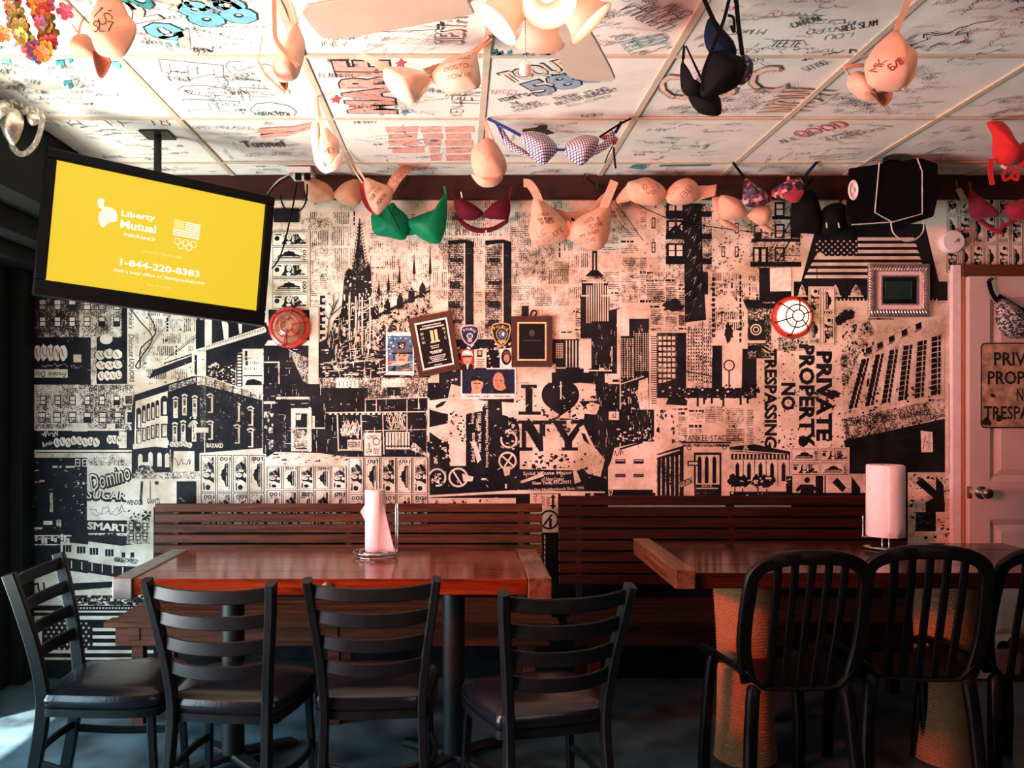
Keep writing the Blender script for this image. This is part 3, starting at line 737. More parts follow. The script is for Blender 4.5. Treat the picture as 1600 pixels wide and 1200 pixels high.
p.poly([(210, 738), (216, 730), (224, 722), (234, 722), (240, 730), (241, 738)], .4); p.poly([(218, 726), (224, 722), (233, 722), (238, 728)], .95); p.specks(212, 731, 240, 739, 14, 5, .9)
p.poly([(272, 705), (304, 705), (304, 738), (270, 737)], .8); p.scrawl(274, 715, 300, 730, 1, .1, 9); p.line([(266, 702), (268, 740), (264, 750)], 1.4, .5)
p.poly([(206, 740), (312, 736), (312, 752), (206, 750)], .55); p.rect(206, 748, 312, 751, .9)
p.done()

# hundred-dollar notes: a row above the bench, a stack beside the television, two on the right and the sheet over the door
p = Print('banknote_print', 3.0)
p.rect(312, 709, 416, 790, .95); p.rect(416, 726, 544, 790, .95); p.rect(544, 714, 669, 790, .95)
for k in range(4): p.note(314+k*25.3, 711, 23.5, 58, -90, k % 2 == 0); p.note(314+k*25.3, 770, 23.5, 58, -90, k % 2 == 1)
for k in range(5): p.note(417+k*25.3, 728, 23.5, 36, -90, k % 2 == 0); p.note(417+k*25.3, 766, 23.5, 58, -90, k % 2 == 1)
for k in range(5): p.note(545+k*25, 715, 23.5, 55, -90, k % 2 == 0); p.note(545+k*25, 772, 23.5, 58, -90, k % 2 == 1)
p.rect(424, 361, 484, 484, .93)
for k in range(5): p.note(426, 362+k*24.4, 56, 23, 0, k % 2 == 0)
p.rect(428, 326, 468, 348, .02); p.rect(420, 484, 484, 532, .01); p.rect(484, 480, 498, 600, .9)
p.rect(1262, 448, 1304, 540, .8)
for k in range(2):
    for j in range(2): p.note(1264+k*21, 450+j*45, 18, 43, 90, (k+j) % 2 == 0)
p.rect(1234, 699, 1326, 743, .9)
for k in range(2):
    for j in range(2): p.note(1236+k*45, 701+j*21.5, 43, 19, 0, (k+j) % 2 == 1)
p.rect(1476, 296, 1760, 412, .8)
for k in range(14):
    for j in range(3): p.note(1478+k*20, 300+j*45-7, 18, 43, 90, (k+j) % 2 == 0)
p.done()

# the gothic church with its spire
p = Print('cathedral_print', 1.2)
p.poly([(562, 343), (557, 385), (552, 415), (549, 424), (570, 430), (575, 424), (570, 405), (566, 378)], .30)
for k in range(14): p.line([(562-k*.75-1, 352+k*5), (560-k*.75, 349+k*5)], 1.6, .0); p.line([(563+k*.75, 352+k*5), (565.5+k*.75, 349+k*5)], 1.6, .0)
p.line([(562, 341), (562, 350)], 1.6, .0); p.line([(558, 430), (562, 350)], 3, .08)
p.poly([(540, 426), (548, 420), (558, 428), (570, 420), (574, 424), (578, 410), (580, 424), (581, 455), (576, 475), (540, 480), (535, 470), (537, 440)], .22)
p.poly([(556, 440), (576, 432), (580, 450), (578, 470), (556, 474)], .0); p.poly([(540, 425), (546, 418), (549, 428), (545, 437), (538, 440)], .1); p.poly([(572, 424), (575, 406), (578, 424)], .05)
p.poly([(535, 470), (580, 460), (583, 520), (583, 590), (500, 590), (502, 575), (512, 530), (522, 500), (532, 490)], .10)
p.poly([(580, 466), (672, 420), (672, 560), (583, 572)], .58); p.poly([(583, 486), (672, 440), (672, 446), (583, 494)], .85); p.poly([(545, 512), (672, 452), (672, 456), (545, 518)], .2); p.poly([(600, 515), (672, 490), (672, 494), (600, 521)], .85)
for x, y, h in ((592, 438, 22), (607, 428, 26), (624, 416, 26), (647, 398, 30), (672, 388, 40)): p.poly([(x, y), (x-2.6, y+h), (x+2.6, y+h)], .05); p.line([(x, y), (x, y+h+10)], 1.2, .0)
for x in (546, 556, 566, 578): p.line([(x, 462+(x-546)*.1), (x, 545)], 2.4, .85); p.line([(x+3, 470), (x+3, 560)], 2.6, .0)
for x, y in ((582, 474), (600, 466), (620, 458), (638, 448), (655, 440)): p.poly([(x, y+26), (x, y+10), (x+5, y), (x+10, y+8), (x+10, y+24)], .12)
for x, y in ((592, 505), (606, 500), (626, 512), (645, 500)): p.poly([(x, y+46), (x, y+14), (x+7, y), (x+14, y+12), (x+14, y+46)], .3); p.line([(x-2, y+46), (x-2, y+14), (x+7, y-2), (x+16, y+12), (x+16, y+46)], 1.6, .9)
p.specks(540, 430, 580, 480, 34, 5, .8); p.specks(505, 500, 580, 560, 50, 5, .75, 3.0); p.specks(585, 470, 670, 560, 130, 5, .0, 1.5); p.specks(585, 480, 670, 560, 70, 4, .95)
p.poly([(498, 590), (498, 535), (530, 520), (560, 540), (590, 548), (640, 545), (672, 555), (672, 590)], .03); p.specks(500, 560, 660, 592, 60, 8, .8, .4); p.specks(500, 545, 590, 575, 24, 6, .6)
p.many([(500, y, 508, y+4, .05) for y in range(462, 530, 10)]+[(500, y, 503, y+8, .05) for y in range(466, 540, 14)])
for _ in range(130):
    x, y = R.uniform(512, 582), R.uniform(455, 580); l_ = R.uniform(4, 16); p.line([(x, y), (x+R.uniform(-1, 1), y+l_)], R.uniform(.6, 1.4), R.uniform(.55, .95))
for _ in range(60): x, y = R.uniform(520, 580), R.uniform(470, 570); p.line([(x, y), (x+R.uniform(5, 16), y-R.uniform(1, 5))], 1, R.uniform(.5, .9))
for _ in range(170): x, y = R.uniform(584, 670), R.uniform(450, 560); p.line([(x, y), (x+R.uniform(-3, 8), y+R.uniform(-4, 7))], R.uniform(.7, 1.5), R.choice((.0, .0, .9)))
for _ in range(30): x, y = R.uniform(500, 660), R.uniform(562, 588); p.line([(x, y), (x+R.uniform(6, 30), y-R.uniform(0, 3))], 1.2, .8)
for q in ([(512, 530), (514, 500), (521, 484), (528, 468)], [(514, 500), (505, 488), (500, 484)], [(516, 492), (522, 474), (520, 460)], [(516, 494), (528, 484), (536, 476)], [(521, 484), (514, 474)]): p.line(q, 1.3, .0)
p.done()

# twin towers
p = Print('twin_towers_print', 1.2)
for x0, xm, x1 in ((700, 726, 740), (758, 786, 799)):
    p.rect(x0, 378, xm, 530, .52); p.rect(xm, 380, x1, 530, .22); p.rect(xm-1.2, 378, xm+.8, 530, .95); p.poly([(x0, 383), (xm, 380), (x1, 384), (x1, 378), (xm, 374), (x0, 376)], .12)
    p.many([(x0, 386+k*2.8, xm-2, 387+k*2.8, .3) for k in range(50)]); p.many([(xm+1, 386+k*3.6, x1, 388+k*3.6, .02) for k in range(40)])
    for y in (404, 440, 470, 500): p.rect(x0+R.uniform(0, 5), y, xm-R.uniform(2, 8), y+R.uniform(5, 12), .25)
p.rect(690, 500, 700, 575, .05); p.rect(740, 500, 757, 530, .6); p.rect(686, 530, 800, 600, .1); p.specks(690, 535, 800, 600, 90, 6, .8); p.news(735, 520, 758, 560, 10, True, .3); p.rect(815, 478, 826, 500, .02)
p.done()

# empire state tower and the dark skyline below it
p = Print('empire_tower_print', 1.2)
p.rect(925, 392, 933, 424, .2); p.rect(928, 396, 930, 422, .9); p.poly([(926, 396), (929, 388), (932, 396)], .05); p.poly([(914, 432), (924, 422), (934, 422), (944, 432)], .15); p.poly([(910, 444), (918, 432), (942, 432), (950, 444)], .5)
p.rect(909, 440, 950, 462, .2); p.rect(907, 462, 952, 530, .12)
p.many([(916+k*3.6, 436 if 2 < k < 8 else 446, 917.8+k*3.6, 505, .92) for k in range(10)]); p.rect(909, 438, 916, 462, .15); p.many([(908, 464, 915, 530, .12), (942, 464, 943.6, 502, .95), (949, 464, 950.6, 530, .9), (910, 440, 949, 442.5, .95), (908, 461, 920, 463.5, .95), (940, 461, 952, 463.5, .95)])
p.rect(924, 502, 957, 598, .01); p.poly([(952, 485), (972, 480), (965, 484), (964, 600), (952, 600)], .02); p.rect(964, 484, 969, 602, .9); p.rect(955, 541, 957, 572, .6)
p.specks(928, 505, 952, 590, 30, 4, .18)
p.rect(862, 530, 906, 576, .02); p.many([(884+k*5, 532, 886+k*5, 574, .75) for k in range(5)]); p.windows(868, 536, 880, 560, 4, 9, 2, 1.8, .8, .8, False); p.windows(904, 528, 924, 570, 5, 12, 2.6, 2, .8, .8, False); p.rect(862, 576, 945, 600, .02); p.many([(866, 574, 884, 576, .9), (862, 568, 868, 582, .85), (912, 570, 920, 582, .8), (920, 578, 956, 580, .9), (936, 575, 944, 578, .9)])
p.rect(970, 525, 1014, 700, .02); p.rect(983, 500, 1014, 545, .12); p.rect(983, 498, 1014, 503, .03)
p.windows(970, 528, 990, 590, 5, 18, 1.6, 2, .8, .8, False); p.windows(992, 520, 1014, 580, 6, 20, 1.8, 1.6, .8, .8, False); p.many([(980, 530, 981.4, 592, .8), (989, 530, 990, 592, .7), (1001, 505, 1003, 590, .3)])
p.poly([(998, 595), (1012, 590), (1014, 640), (1000, 640), (996, 620)], .72); p.line([(970, 600), (1006, 588)], 1.6, .85); p.rect(1017, 522, 1027, 635, .9); p.many([(1017, 525+k*3.6, 1026, 526.4+k*3.6, .15) for k in range(30)])
p.rect(945, 584, 967, 620, .85); p.rect(957, 593, 968, 597, .03); p.rect(951, 643, 967, 656, .8); p.text('62', 956, 646, 7, 7, .1); p.specks(970, 604, 998, 650, 24, 5, .7); p.specks(962, 668, 1026, 688, 46, 5, .85); p.rect(953, 682, 968, 698, .6); p.rect(1019, 648, 1023, 655, .95)
p.rect(944, 600, 968, 775, .02); p.rect(951, 643, 967, 656, .8); p.text('62', 956, 646, 7, 7, .1); p.rect(968, 640, 1026, 692, .02); p.specks(962, 668, 1026, 688, 46, 5, .85)
p.poly([(960, 700), (1004, 690), (1026, 690), (1026, 775), (948, 775), (948, 735), (955, 720)], .85); p.line([(968, 702), (1004, 691)], 3, .05); p.windows(955, 716, 1012, 726, 2, 1, 16, 7, .04, .8); p.windows(955, 738, 1012, 748, 2, 1, 16, 5, .04, .8); p.scrawl(960, 702, 974, 712, 1, .1, 7); p.rect(950, 765, 1020, 770, .2); p.rect(948, 770, 1024, 775, .05); p.text('57', 950, 766, 8, 9, .9)
p.done()

# loose pen-like strokes that break up the flat areas
p = Print('cracked_ink', 3.4)
for _ in range(260):
    x, y = R.uniform(415, 665), R.uniform(545, 712); l_ = R.uniform(3, 12); v_ = R.random() < .6; p.line([(x, y), (x+(0 if v_ else l_), y+(l_ if v_ else R.uniform(-1, 1)))], R.uniform(.5, 1.1), R.uniform(.3, .8))
for _ in range(160):
    x, y = R.uniform(925, 1020), R.uniform(505, 695); p.line([(x, y), (x, y+R.uniform(2, 9))], R.uniform(.5, 1), R.uniform(.3, .8))
for _ in range(120):
    x, y = R.uniform(672, 945), R.uniform(600, 765); p.line([(x, y), (x+R.uniform(-5, 5), y+R.uniform(-5, 5))], R.uniform(.6, 1.6), R.uniform(.4, .9))
for _ in range(90):
    x, y = R.uniform(36, 200), R.uniform(530, 830); p.line([(x, y), (x+R.uniform(-7, 7), y+R.uniform(-3, 3))], R.uniform(.5, 1.2), R.uniform(.3, .7))
for _ in range(90):
    x, y = R.uniform(330, 410), R.uniform(605, 700); p.line([(x, y), (x+R.uniform(-2, 6), y+R.uniform(-1, 5))], R.uniform(.5, 1), R.uniform(.2, .6))
p.done()
# old shop front
p = Print('shop_front_print', 1.6)
p.rect(411, 540, 482, 720, .02); p.poly([(450, 545), (482, 560), (482, 600), (474, 596)], .45); p.rect(482, 560, 500, 600, .8); p.rect(413, 565, 437, 567, .9); p.rect(435, 566, 437, 600, .8); p.rect(412, 602, 437, 614, .4); p.rect(426, 602, 436, 612, .85); p.rect(410, 545, 412, 700, .7)
p.rect(411, 600, 670, 715, .02); p.rect(500, 590, 670, 622, .48); p.rect(500, 606, 575, 625, .02); p.rect(525, 593, 560, 606, .85); p.many([(530+k*6, 596, 531+k*6, 604, .2) for k in range(5)]); p.rect(596, 592, 632, 605, .92); p.rect(605, 605, 626, 618, .03)
p.rect(432, 620, 483, 624, .85); p.rect(412, 627, 430, 631, .9); p.rect(442, 648, 447, 700, .35); p.rect(455, 638, 487, 705, .72); p.rect(462, 646, 480, 702, .1); p.rect(463, 648, 470, 656, .8); p.rect(458, 668, 508, 670, .8); p.rect(459, 672, 480, 700, .5); p.rect(482, 636, 486, 706, .9); p.rect(488, 650, 492, 668, .8)
p.line([(510, 645), (667, 643)], 1.6, .85); p.line([(571, 625), (571, 648)], 1.4, .8); p.line([(588, 625), (588, 645)], 1.4, .8); p.line([(636, 624), (636, 700)], 1.4, .8); p.line([(654, 622), (654, 640)], 1.4, .8); p.line([(570, 624), (668, 621)], 1.4, .85)
p.many([(514+k*8.5, 644, 518+k*8.5, 648, .9) for k in range(14)]); p.line([(527, 648), (529, 705)], 2, .8); p.line([(564, 648), (566, 705)], 1.6, .8); p.line([(598, 646), (600, 710)], 1.6, .8); p.line([(528, 703), (566, 703)], 2, .8)
for _ in range(6): p.scrawl(532, 656, 562, 686, 1.1, .85, 8); p.scrawl(604, 645, 634, 672, 1, .75, 8)
p.rect(543, 687, 564, 703, .9); p.text('RESIDENT', 544, 690, 19, 9, .05); p.rect(569, 676, 596, 712, .88); p.text('OPEN', 574, 680, 16, 6, .1, 0, .01, .3); p.text('GATES', 573, 700, 20, 8, .1, 4, .01, .3); p.ring(588, 690, 5, 1.2, .1)
p.rect(603, 675, 640, 702, .85); p.many([(606+k*5, 676, 607.6+k*5, 700, .1) for k in range(7)]); p.rect(603, 696, 640, 698, .1); p.line([(570, 673), (668, 671)], 1.2, .7)
p.poly([(646, 690), (668, 710), (668, 714), (640, 702)], .5); p.rect(666, 640, 668.5, 714, .5)
p.poly([(415, 716), (430, 706), (500, 708), (545, 714), (545, 728), (416, 728)], .85); p.specks(420, 708, 540, 728, 24, 9, .3, .3)
p.specks(412, 640, 425, 700, 14, 6, .6, 2); p.specks(500, 592, 668, 622, 60, 4, .1, .5)
p.done()

# torn street poster with the city slogan, and its twin hung sideways
p = Print('torn_poster_print', 2.2)
p.rect(668, 598, 950, 778, .0); p.rect(766, 625, 782, 700, .12)
def torn(x, y, w_, h, ang=0):
    pass
p.poly([(810, 600), (850, 596), (868, 604), (905, 598), (930, 600), (932, 626), (900, 627), (852, 626), (818, 624), (808, 612)], .85); p.poly([(784, 628), (812, 630), (818, 648), (800, 652), (785, 648)], .8); p.poly([(806, 652), (870, 650), (880, 662), (850, 668), (812, 670)], .85)
p.poly([(812, 660), (905, 655), (915, 730), (904, 735), (812, 733)], .84); p.poly([(905, 640), (920, 630), (936, 634), (930, 648), (912, 646)], .8); p.poly([(900, 662), (915, 672), (930, 700), (945, 718), (938, 745), (918, 740), (902, 720)], .72); p.poly([(921, 628), (937, 632), (932, 648)], .85)
p.specks(800, 640, 935, 740, 70, 7, .0); p.specks(790, 625, 820, 700, 30, 6, .75); p.specks(850, 605, 940, 640, 30, 6, .05)
p.many([(815, 601, 840, 606, .0), (820, 601, 838, 605.5, .0)])
p.poly([(803, 598), (846, 600), (846, 626), (905, 627), (914, 640), (912, 655), (846, 652), (803, 654)], .84); p.specks(846, 632, 912, 655, 34, 6, .0); p.specks(804, 600, 846, 652, 12, 4, .1)
# I
p.rect(814, 601, 839, 606.5, .0); p.rect(821, 604, 832, 646, .0); p.rect(810, 643, 845, 648, .0)
# heart
for cx in (862, 889): p.disc(cx, 617, 16, 19, .13, 20)
p.poly([(847, 620), (904, 620), (898, 634), (876, 650), (854, 634)], .1); p.rect(875.2, 596, 877.2, 624, .9)
# N Y
p.rect(808, 657, 828, 662, .0); p.poly([(815, 660), (830, 657), (852, 694), (852, 704), (843, 706), (822, 672), (822, 700), (815, 702)], .0); p.rect(832, 657, 862, 663, .0); p.rect(843, 660, 852, 704, .0); p.rect(808, 699, 832, 704.5, .0)
p.rect(860, 657, 885, 663, .0); p.rect(893, 656, 922, 662, .0); p.poly([(864, 660), (877, 660), (888, 681), (904, 660), (914, 659), (894, 690), (894, 702), (882, 702), (882, 690)], .0); p.rect(873, 699, 903, 704, .0)
p.rect(812, 706, 900, 733, .8); p.specks(816, 708, 898, 732, 60, 6, .05); p.poly([(848, 681), (856, 684), (860, 716), (850, 722)], .9); p.poly([(866, 668), (873, 684), (878, 704), (872, 700)], .9)
p.poly([(905, 668), (912, 664), (924, 690), (936, 712), (928, 712), (908, 690)], .9); p.poly([(908, 676), (914, 678), (922, 696), (912, 688)], .2)
for y0, s_ in ((736, 1),):
    p.text('Solid Waste Major', 817, 737, 76, 7, .75, -1, .02); p.text('of New Lower', 846, 745, 36, 7, .8, -1, .01, .3); p.poly([(812, 752), (838, 742), (848, 736), (850, 744), (815, 755)], .85); p.poly([(895, 736), (900, 734), (908, 752), (898, 756)], .85)
    p.text('New York, NY 10011', 832, 752, 60, 6.5, .97, -2, .035); p.text('Improving Our Neighborhoods Since 1990', 809, 764, 103, 6, .97, -2.4, .02)
p.ring(795, 687, 12, 3, .88, -80, 200); p.ring(793, 720, 13, 3, .88); p.line([(784, 712), (802, 728)], 2.5, .85); p.line([(800, 711), (788, 729)], 2.5, .85); p.poly([(785, 730), (798, 728), (796, 742), (789, 744)], .8); p.specks(788, 670, 806, 694, 14, 6, .8); p.rect(789, 756, 792, 763, .9)
p.rect(668, 622, 671, 780, .85); p.poly([(668, 774), (770, 768), (800, 766), (945, 768), (945, 770), (770, 772), (668, 777)], .9)
# sideways twin
p.poly([(669, 626), (700, 622), (705, 600), (720, 604), (735, 622), (760, 627), (752, 640), (720, 650), (690, 645), (672, 640)], .8); p.poly([(680, 634), (690, 628), (698, 626), (692, 634), (682, 638)], .1)
p.poly([(700, 638), (728, 638), (728, 728), (703, 728), (700, 700)], .8); p.poly([(670, 668), (706, 660), (728, 682), (730, 690), (690, 688), (670, 674)], .85); p.specks(702, 642, 728, 690, 40, 5, .05); p.poly([(668, 690), (702, 694), (702, 702), (678, 714), (668, 706)], .0); p.poly([(694, 706), (702, 706), (702, 728), (694, 728)], .0); p.rect(672, 716, 704, 722, .0); p.specks(672, 680, 700, 720, 16, 6, .8)
p.text('New York, NY 10011', 746, 706, 60, 7, .97, -90, .035); p.text('Improving Our Neighborhoods Since 1990', 758, 730, 104, 6, .97, -90, .02); p.text('Solid Waste', 736, 722, 46, 6, .7, -90, .02); p.text('Lower', 742, 672, 18, 6, .85, -90, .01, .3); p.text('Major', 736, 662, 22, 6, .85, -90, .01); p.poly([(734, 690), (744, 690), (752, 718), (746, 724), (740, 700)], .85); p.poly([(734, 640), (752, 634), (754, 642), (738, 645)], .85)
p.ring(683, 746, 13, 3, .88, -160, 100); p.ring(716, 746, 14, 3, .88); p.line([(708, 736), (722, 758)], 2.5, .85); p.specks(674, 738, 692, 754, 14, 7, .8); p.poly([(722, 740), (740, 745), (738, 752), (724, 752)], .8); p.rect(752, 747, 760, 750, .9)
p.rect(668, 779, 768, 790, .8); p.specks(670, 780, 768, 790, 22, 6, .1); p.text('CD', 772, 777, 7, 6, .9); p.rect(806, 772, 950, 800, .02); p.rect(828, 772, 872, 900, .86); p.text('HTLI', 834, 784, 12, 5, .1, -90); p.text('SYLIT', 846, 790, 16, 5, .1, -90); p.text('IYSE', 854, 790, 14, 5, .1, -90); p.rect(862, 777, 866, 790, .02); p.poly([(859, 778), (864, 772), (869, 778)], .02); p.poly([(859, 789), (864, 796), (869, 789)], .02); p.ring(858, 812, 14, 3, .03); p.line([(850, 820), (862, 804)], 3, .05); p.rect(858, 810, 862, 824, .05); p.rect(876, 770, 914, 776, .9); p.text('^', 921, 769, 8, 7, .9)
p.rect(846, 832, 872, 900, .02); p.many([(850, 836+k*8, 852, 842+k*8, .7) for k in range(7)])
p.done()

# fire escapes, bridge tower, flatiron street, stadium
p = Print('fire_escape_print', 1.2)
p.rect(1012, 318, 1045, 425, .72); p.rect(1040, 318, 1112, 420, .55); p.rect(1112, 300, 1172, 416, .78); p.rect(1172, 320, 1250, 418, .6); p.rect(1010, 318, 1026, 425, .9)
for x, y in ((1018, 340), (1018, 378), (1127, 385), (1148, 385), (1148, 348)): p.rect(x, y, x+6, y+17, .03); p.rect(x+1.5, y+2, x+4.5, y+8, .85); p.rect(x+1.5, y+9, x+4.5, y+15, .85)
for y in (318, 344, 380):
    p.rect(1041, y, 1070, y+24, .05)
    for x in (1045, 1057): p.rect(x, y+3, x+9, y+20, .85); p.rect(x, y+11, x+9, y+12.2, .1)
    p.rect(1098, y+2, 1110, y+22, .5)
for y in (330, 365, 404): p.rect(1040, y, 1112, y+9, .02)
p.line([(1042, 372), (1070, 345)], 3, .03); p.poly([(1041, 365), (1056, 350), (1070, 365)], .03)
for y in (316, 350, 386):
    p.rect(1210, y, 1226, y+22, .05); p.rect(1213, y+3, 1223, y+10, .8); p.rect(1213, y+12, 1223, y+20, .8)
p.rect(1176, 386, 1200, 412, .05); p.rect(1179, 389, 1185, 409, .85); p.rect(1190, 389, 1196, 409, .85); p.rect(1178, 352, 1190, 372, .05); p.rect(1180, 354, 1188, 364, .75)
p.rect(1172, 409, 1252, 417, .02); p.rect(1174, 373, 1250, 378, .03); p.rect(1206, 338, 1240, 343, .03); p.poly([(1172, 378), (1188, 366), (1190, 372), (1180, 380)], .03); p.line([(1214, 410), (1240, 366)], 2.4, .02); p.line([(1220, 372), (1238, 342)], 2, .02); p.line([(1172, 398), (1250, 400)], 1, .1)
p.specks(1112, 320, 1172, 416, 60, 5, .45); p.specks(1010, 320, 1250, 420, 120, 4, .3); p.specks(1196, 380, 1250, 408, 20, 5, .3)
p.poly([(1068, 318), (1096, 318), (1098, 420), (1103, 500), (1070, 504)], .02)
for k in range(16): p.line([(1070+(k % 3)*9, 330+k*11), (1080+(k % 3)*8, 322+k*11), (1074+(k % 3)*9, 336+k*11)], 1, .42)
p.rect(1096, 425, 1106, 460, .03); p.rect(1186, 418, 1236, 480, .01); p.poly([(1160, 468), (1230, 470), (1215, 482), (1168, 485)], .02); p.text('records', 1191, 471, 20, 3, .6)
p.blob(1052, 478, 15, 10, .03); p.specks(1105, 430, 1165, 520, 70, 4, .15); p.rect(1168, 482, 1205, 560, .35); p.rect(1170, 500, 1194, 532, .1); p.ring(1181, 515, 8, 2, .85); p.ring(1181, 515, 4, 1.5, .8); p.specks(1168, 484, 1206, 500, 24, 4, .85); p.rect(1168, 532, 1196, 536, .8); p.rect(1168, 540, 1200, 548, .05)
for k in range(7): p.line([(1190+k*4, 545-k*4), (1202+k*3, 552-k*5)], 1.6, .85)
p.blob(1138, 520, 7, 15, .02)
p.many([(1155, 430+k*9, 1158, 436+k*9, .05) for k in range(12)]+[(1112, 434+k*8, 1117, 439+k*8, .05) for k in range(12)])
p.done()
p = Print('flatiron_street_print', 1.6)
p.rect(1026, 520, 1062, 615, .3); p.windows(1028, 524, 1056, 600, 4, 9, 5, 5, .85, .85, False); p.poly([(1072, 512), (1098, 502), (1113, 508), (1113, 612), (1080, 606), (1072, 596)], .6)
p.windows(1074, 512, 1098, 596, 6, 16, 2, 2.6, .1, .1, False); p.windows(1099, 512, 1112, 600, 4, 14, 1.6, 3, .02, .1, False); p.line([(1098, 502), (1098, 606)], 1.2, .15); p.line([(1072, 580), (1113, 588)], 2, .1)
p.rect(1058, 520, 1072, 610, .05); p.rect(1113, 540, 1128, 620, .05); p.ring(1139, 571, 8, 2, .1); p.line([(1139, 580), (1139, 625)], 2, .02); p.poly([(1160, 545), (1182, 545), (1182, 625), (1158, 625)], .03); p.poly([(1036, 598), (1060, 590), (1062, 625), (1028, 625)], .06)
p.poly([(1112, 560), (1122, 556), (1130, 620), (1112, 625)], .03); p.rect(1026, 606, 1182, 622, .2); p.poly([(1028, 622), (1182, 622), (1182, 632), (1028, 640)], .8); p.specks(1028, 600, 1182, 622, 80, 6, .0); p.specks(1028, 604, 1182, 620, 40, 4, .85)
p.poly([(1040, 632), (1044, 622), (1066, 620), (1074, 626), (1073, 634)], .02)
for x, h in ((1090, 22), (1100, 16), (1112, 14), (1130, 22), (1157, 18), (1168, 14)): p.line([(x, 622-h*.3), (x, 622+h*.6)], 3.4, .02); p.disc(x, 620-h*.4, 2, 2.4, .02, 8)
p.rect(1022, 640, 1060, 690, .85); p.specks(1024, 640, 1058, 690, 26, 5, .35, 2)
p.done()
p = Print('stadium_print', 1.6)
p.poly([(1018, 712), (1066, 690), (1142, 690), (1180, 694), (1236, 706), (1236, 777), (1018, 777)], .82); p.text('YANKEE', 1068, 680, 38, 9, .1, 0, .0); p.text('STADIUM', 1110, 680, 44, 9, .1, -1, .0)
p.rect(1064, 690, 1142, 693, .05); p.rect(1066, 694, 1140, 698, .4); p.ring(1077, 700, 3, 1.4, .15); p.ring(1132, 699, 3, 1.4, .15)
p.poly([(1018, 712), (1068, 696), (1068, 777), (1018, 777)], .08); p.poly([(1024, 712), (1062, 702), (1062, 704), (1024, 716)], .7)
for k in range(6): p.line([(1026+k*7, 718-k*1.5), (1026+k*7, 775)], 2, .55)
p.rect(1084, 707, 1127, 757, .05); p.rect(1087, 711, 1124, 757, .82)
for x in (1090, 1101, 1113): p.poly([(x, 755), (x, 716), (x+3, 712), (x+6, 716), (x+6, 755)], .03)
p.rect(1087, 757, 1127, 775, .04); p.text('GATE', 1096, 757, 16, 4, .8); p.many([(1088, 762, 1122, 764, .8), (1088, 768, 1104, 775, .3)])
p.rect(1074, 720, 1092, 728, .03); p.rect(1076, 722, 1090, 726, .85); p.line([(1085, 728), (1086, 777)], 2, .05); p.poly([(1060, 754), (1080, 746), (1082, 754), (1064, 762)], .5); p.line([(1060, 754), (1080, 746), (1082, 754), (1064, 762), (1060, 754)], 1, .05)
p.poly([(1140, 698), (1178, 694), (1236, 706), (1236, 712), (1140, 705)], .06); p.line([(1140, 703), (1236, 710)], 1.2, .8); p.poly([(1160, 704), (1165, 692), (1170, 704)], .6); p.rect(1142, 709, 1236, 718, .2); p.many([(1146+k*6, 710, 1148+k*6, 717, .8) for k in range(15)])
for k in range(5): x = 1149+k*18; p.poly([(x, 752), (x, 727), (x+3, 722), (x+6, 727), (x+6, 752)], .04); p.line([(x+12, 716), (x+12, 760)], 1.2, .3)
for x in (1148, 1160, 1184, 1198): p.blob(x, 752, 11, 10, .03); p.line([(x, 760), (x, 775)], 2, .02)
p.rect(1140, 768, 1236, 777, .15); p.specks(1140, 745, 1236, 776, 34, 5, .75)
p.done()

# no-trespassing board hung sideways, exchange building, capitol under the flag, arrows
p = Print('private_property_print', 1.6)
p.rect(1180, 525, 1316, 702, .86); p.specks(1182, 526, 1316, 702, 90, 6, .5); p.rect(1216, 527, 1264, 548, .55)
p.text('PRIVATE', 1300, 549, 140, 25, .03, 90, .045); p.text('PROPERTY', 1273, 538, 160, 25, .03, 90, .045); p.text('NO', 1243, 598, 43, 23, .03, 90, .045); p.text('TRESPASSING', 1214, 545, 155, 20, .03, 90, .045)
p.specks(1182, 528, 1316, 702, 120, 4, .2); p.blob(1300, 616, 12, 8, .05); p.blob(1256, 690, 8, 9, .1); p.specks(1270, 605, 1312, 625, 18, 6, .05); p.specks(1180, 680, 1316, 702, 40, 5, .15); p.specks(1182, 528, 1262, 548, 50, 4, .1)
p.done()
p = Print('exchange_building_print', 1.8)
p.poly([(1312, 565), (1330, 520), (1360, 500), (1385, 512), (1440, 505), (1477, 496), (1480, 740), (1320, 700)], .72)
p.poly([(1313, 560), (1332, 514), (1358, 500), (1366, 518), (1340, 560), (1316, 620)], .55); p.specks(1315, 505, 1365, 600, 90, 4, .1, 2)
for k, (x, y) in enumerate(((1352, 543), (1370, 535), (1388, 525), (1408, 515), (1430, 505))): p.poly([(x, y+2), (x+9, y-2), (x+10, y+7), (x+1, y+11)], .02); p.line([(x-2, y+14), (x+10, y+8)], 1.5, .3)
for k in range(6):
    xt, xb = 1345+k*22, 1324+k*26; y0 = 562-k*7
    for r_ in range(11):
        q = r_/11; x = xt+(xb-xt)*q; y = y0+q*(640-y0-k*4)
        p.poly([(x, y), (x+7+k*.4, y-2), (x+7+k*.4, y+5), (x, y+7)], .03); p.poly([(x+9+k*.3, y-2), (x+13+k*.3, y-3), (x+13+k*.3, y+4), (x+9+k*.3, y+5)], .12)
    p.poly([(xt+14+k*.6, y0-6), (xt+18+k*.6, y0-8), (xb+20, 640), (xb+15, 642)], .82)
p.specks(1318, 600, 1470, 645, 60, 5, .05); p.poly([(1314, 655), (1476, 622), (1478, 650), (1322, 690)], .48); p.text('AMERICAN', 1330, 656, 42, 9, .03, -8, .02); p.text('STOCK', 1376, 650, 26, 9, .03, -8, .02); p.text('EXCHANGE', 1404, 646, 50, 9, .03, -8, .02)
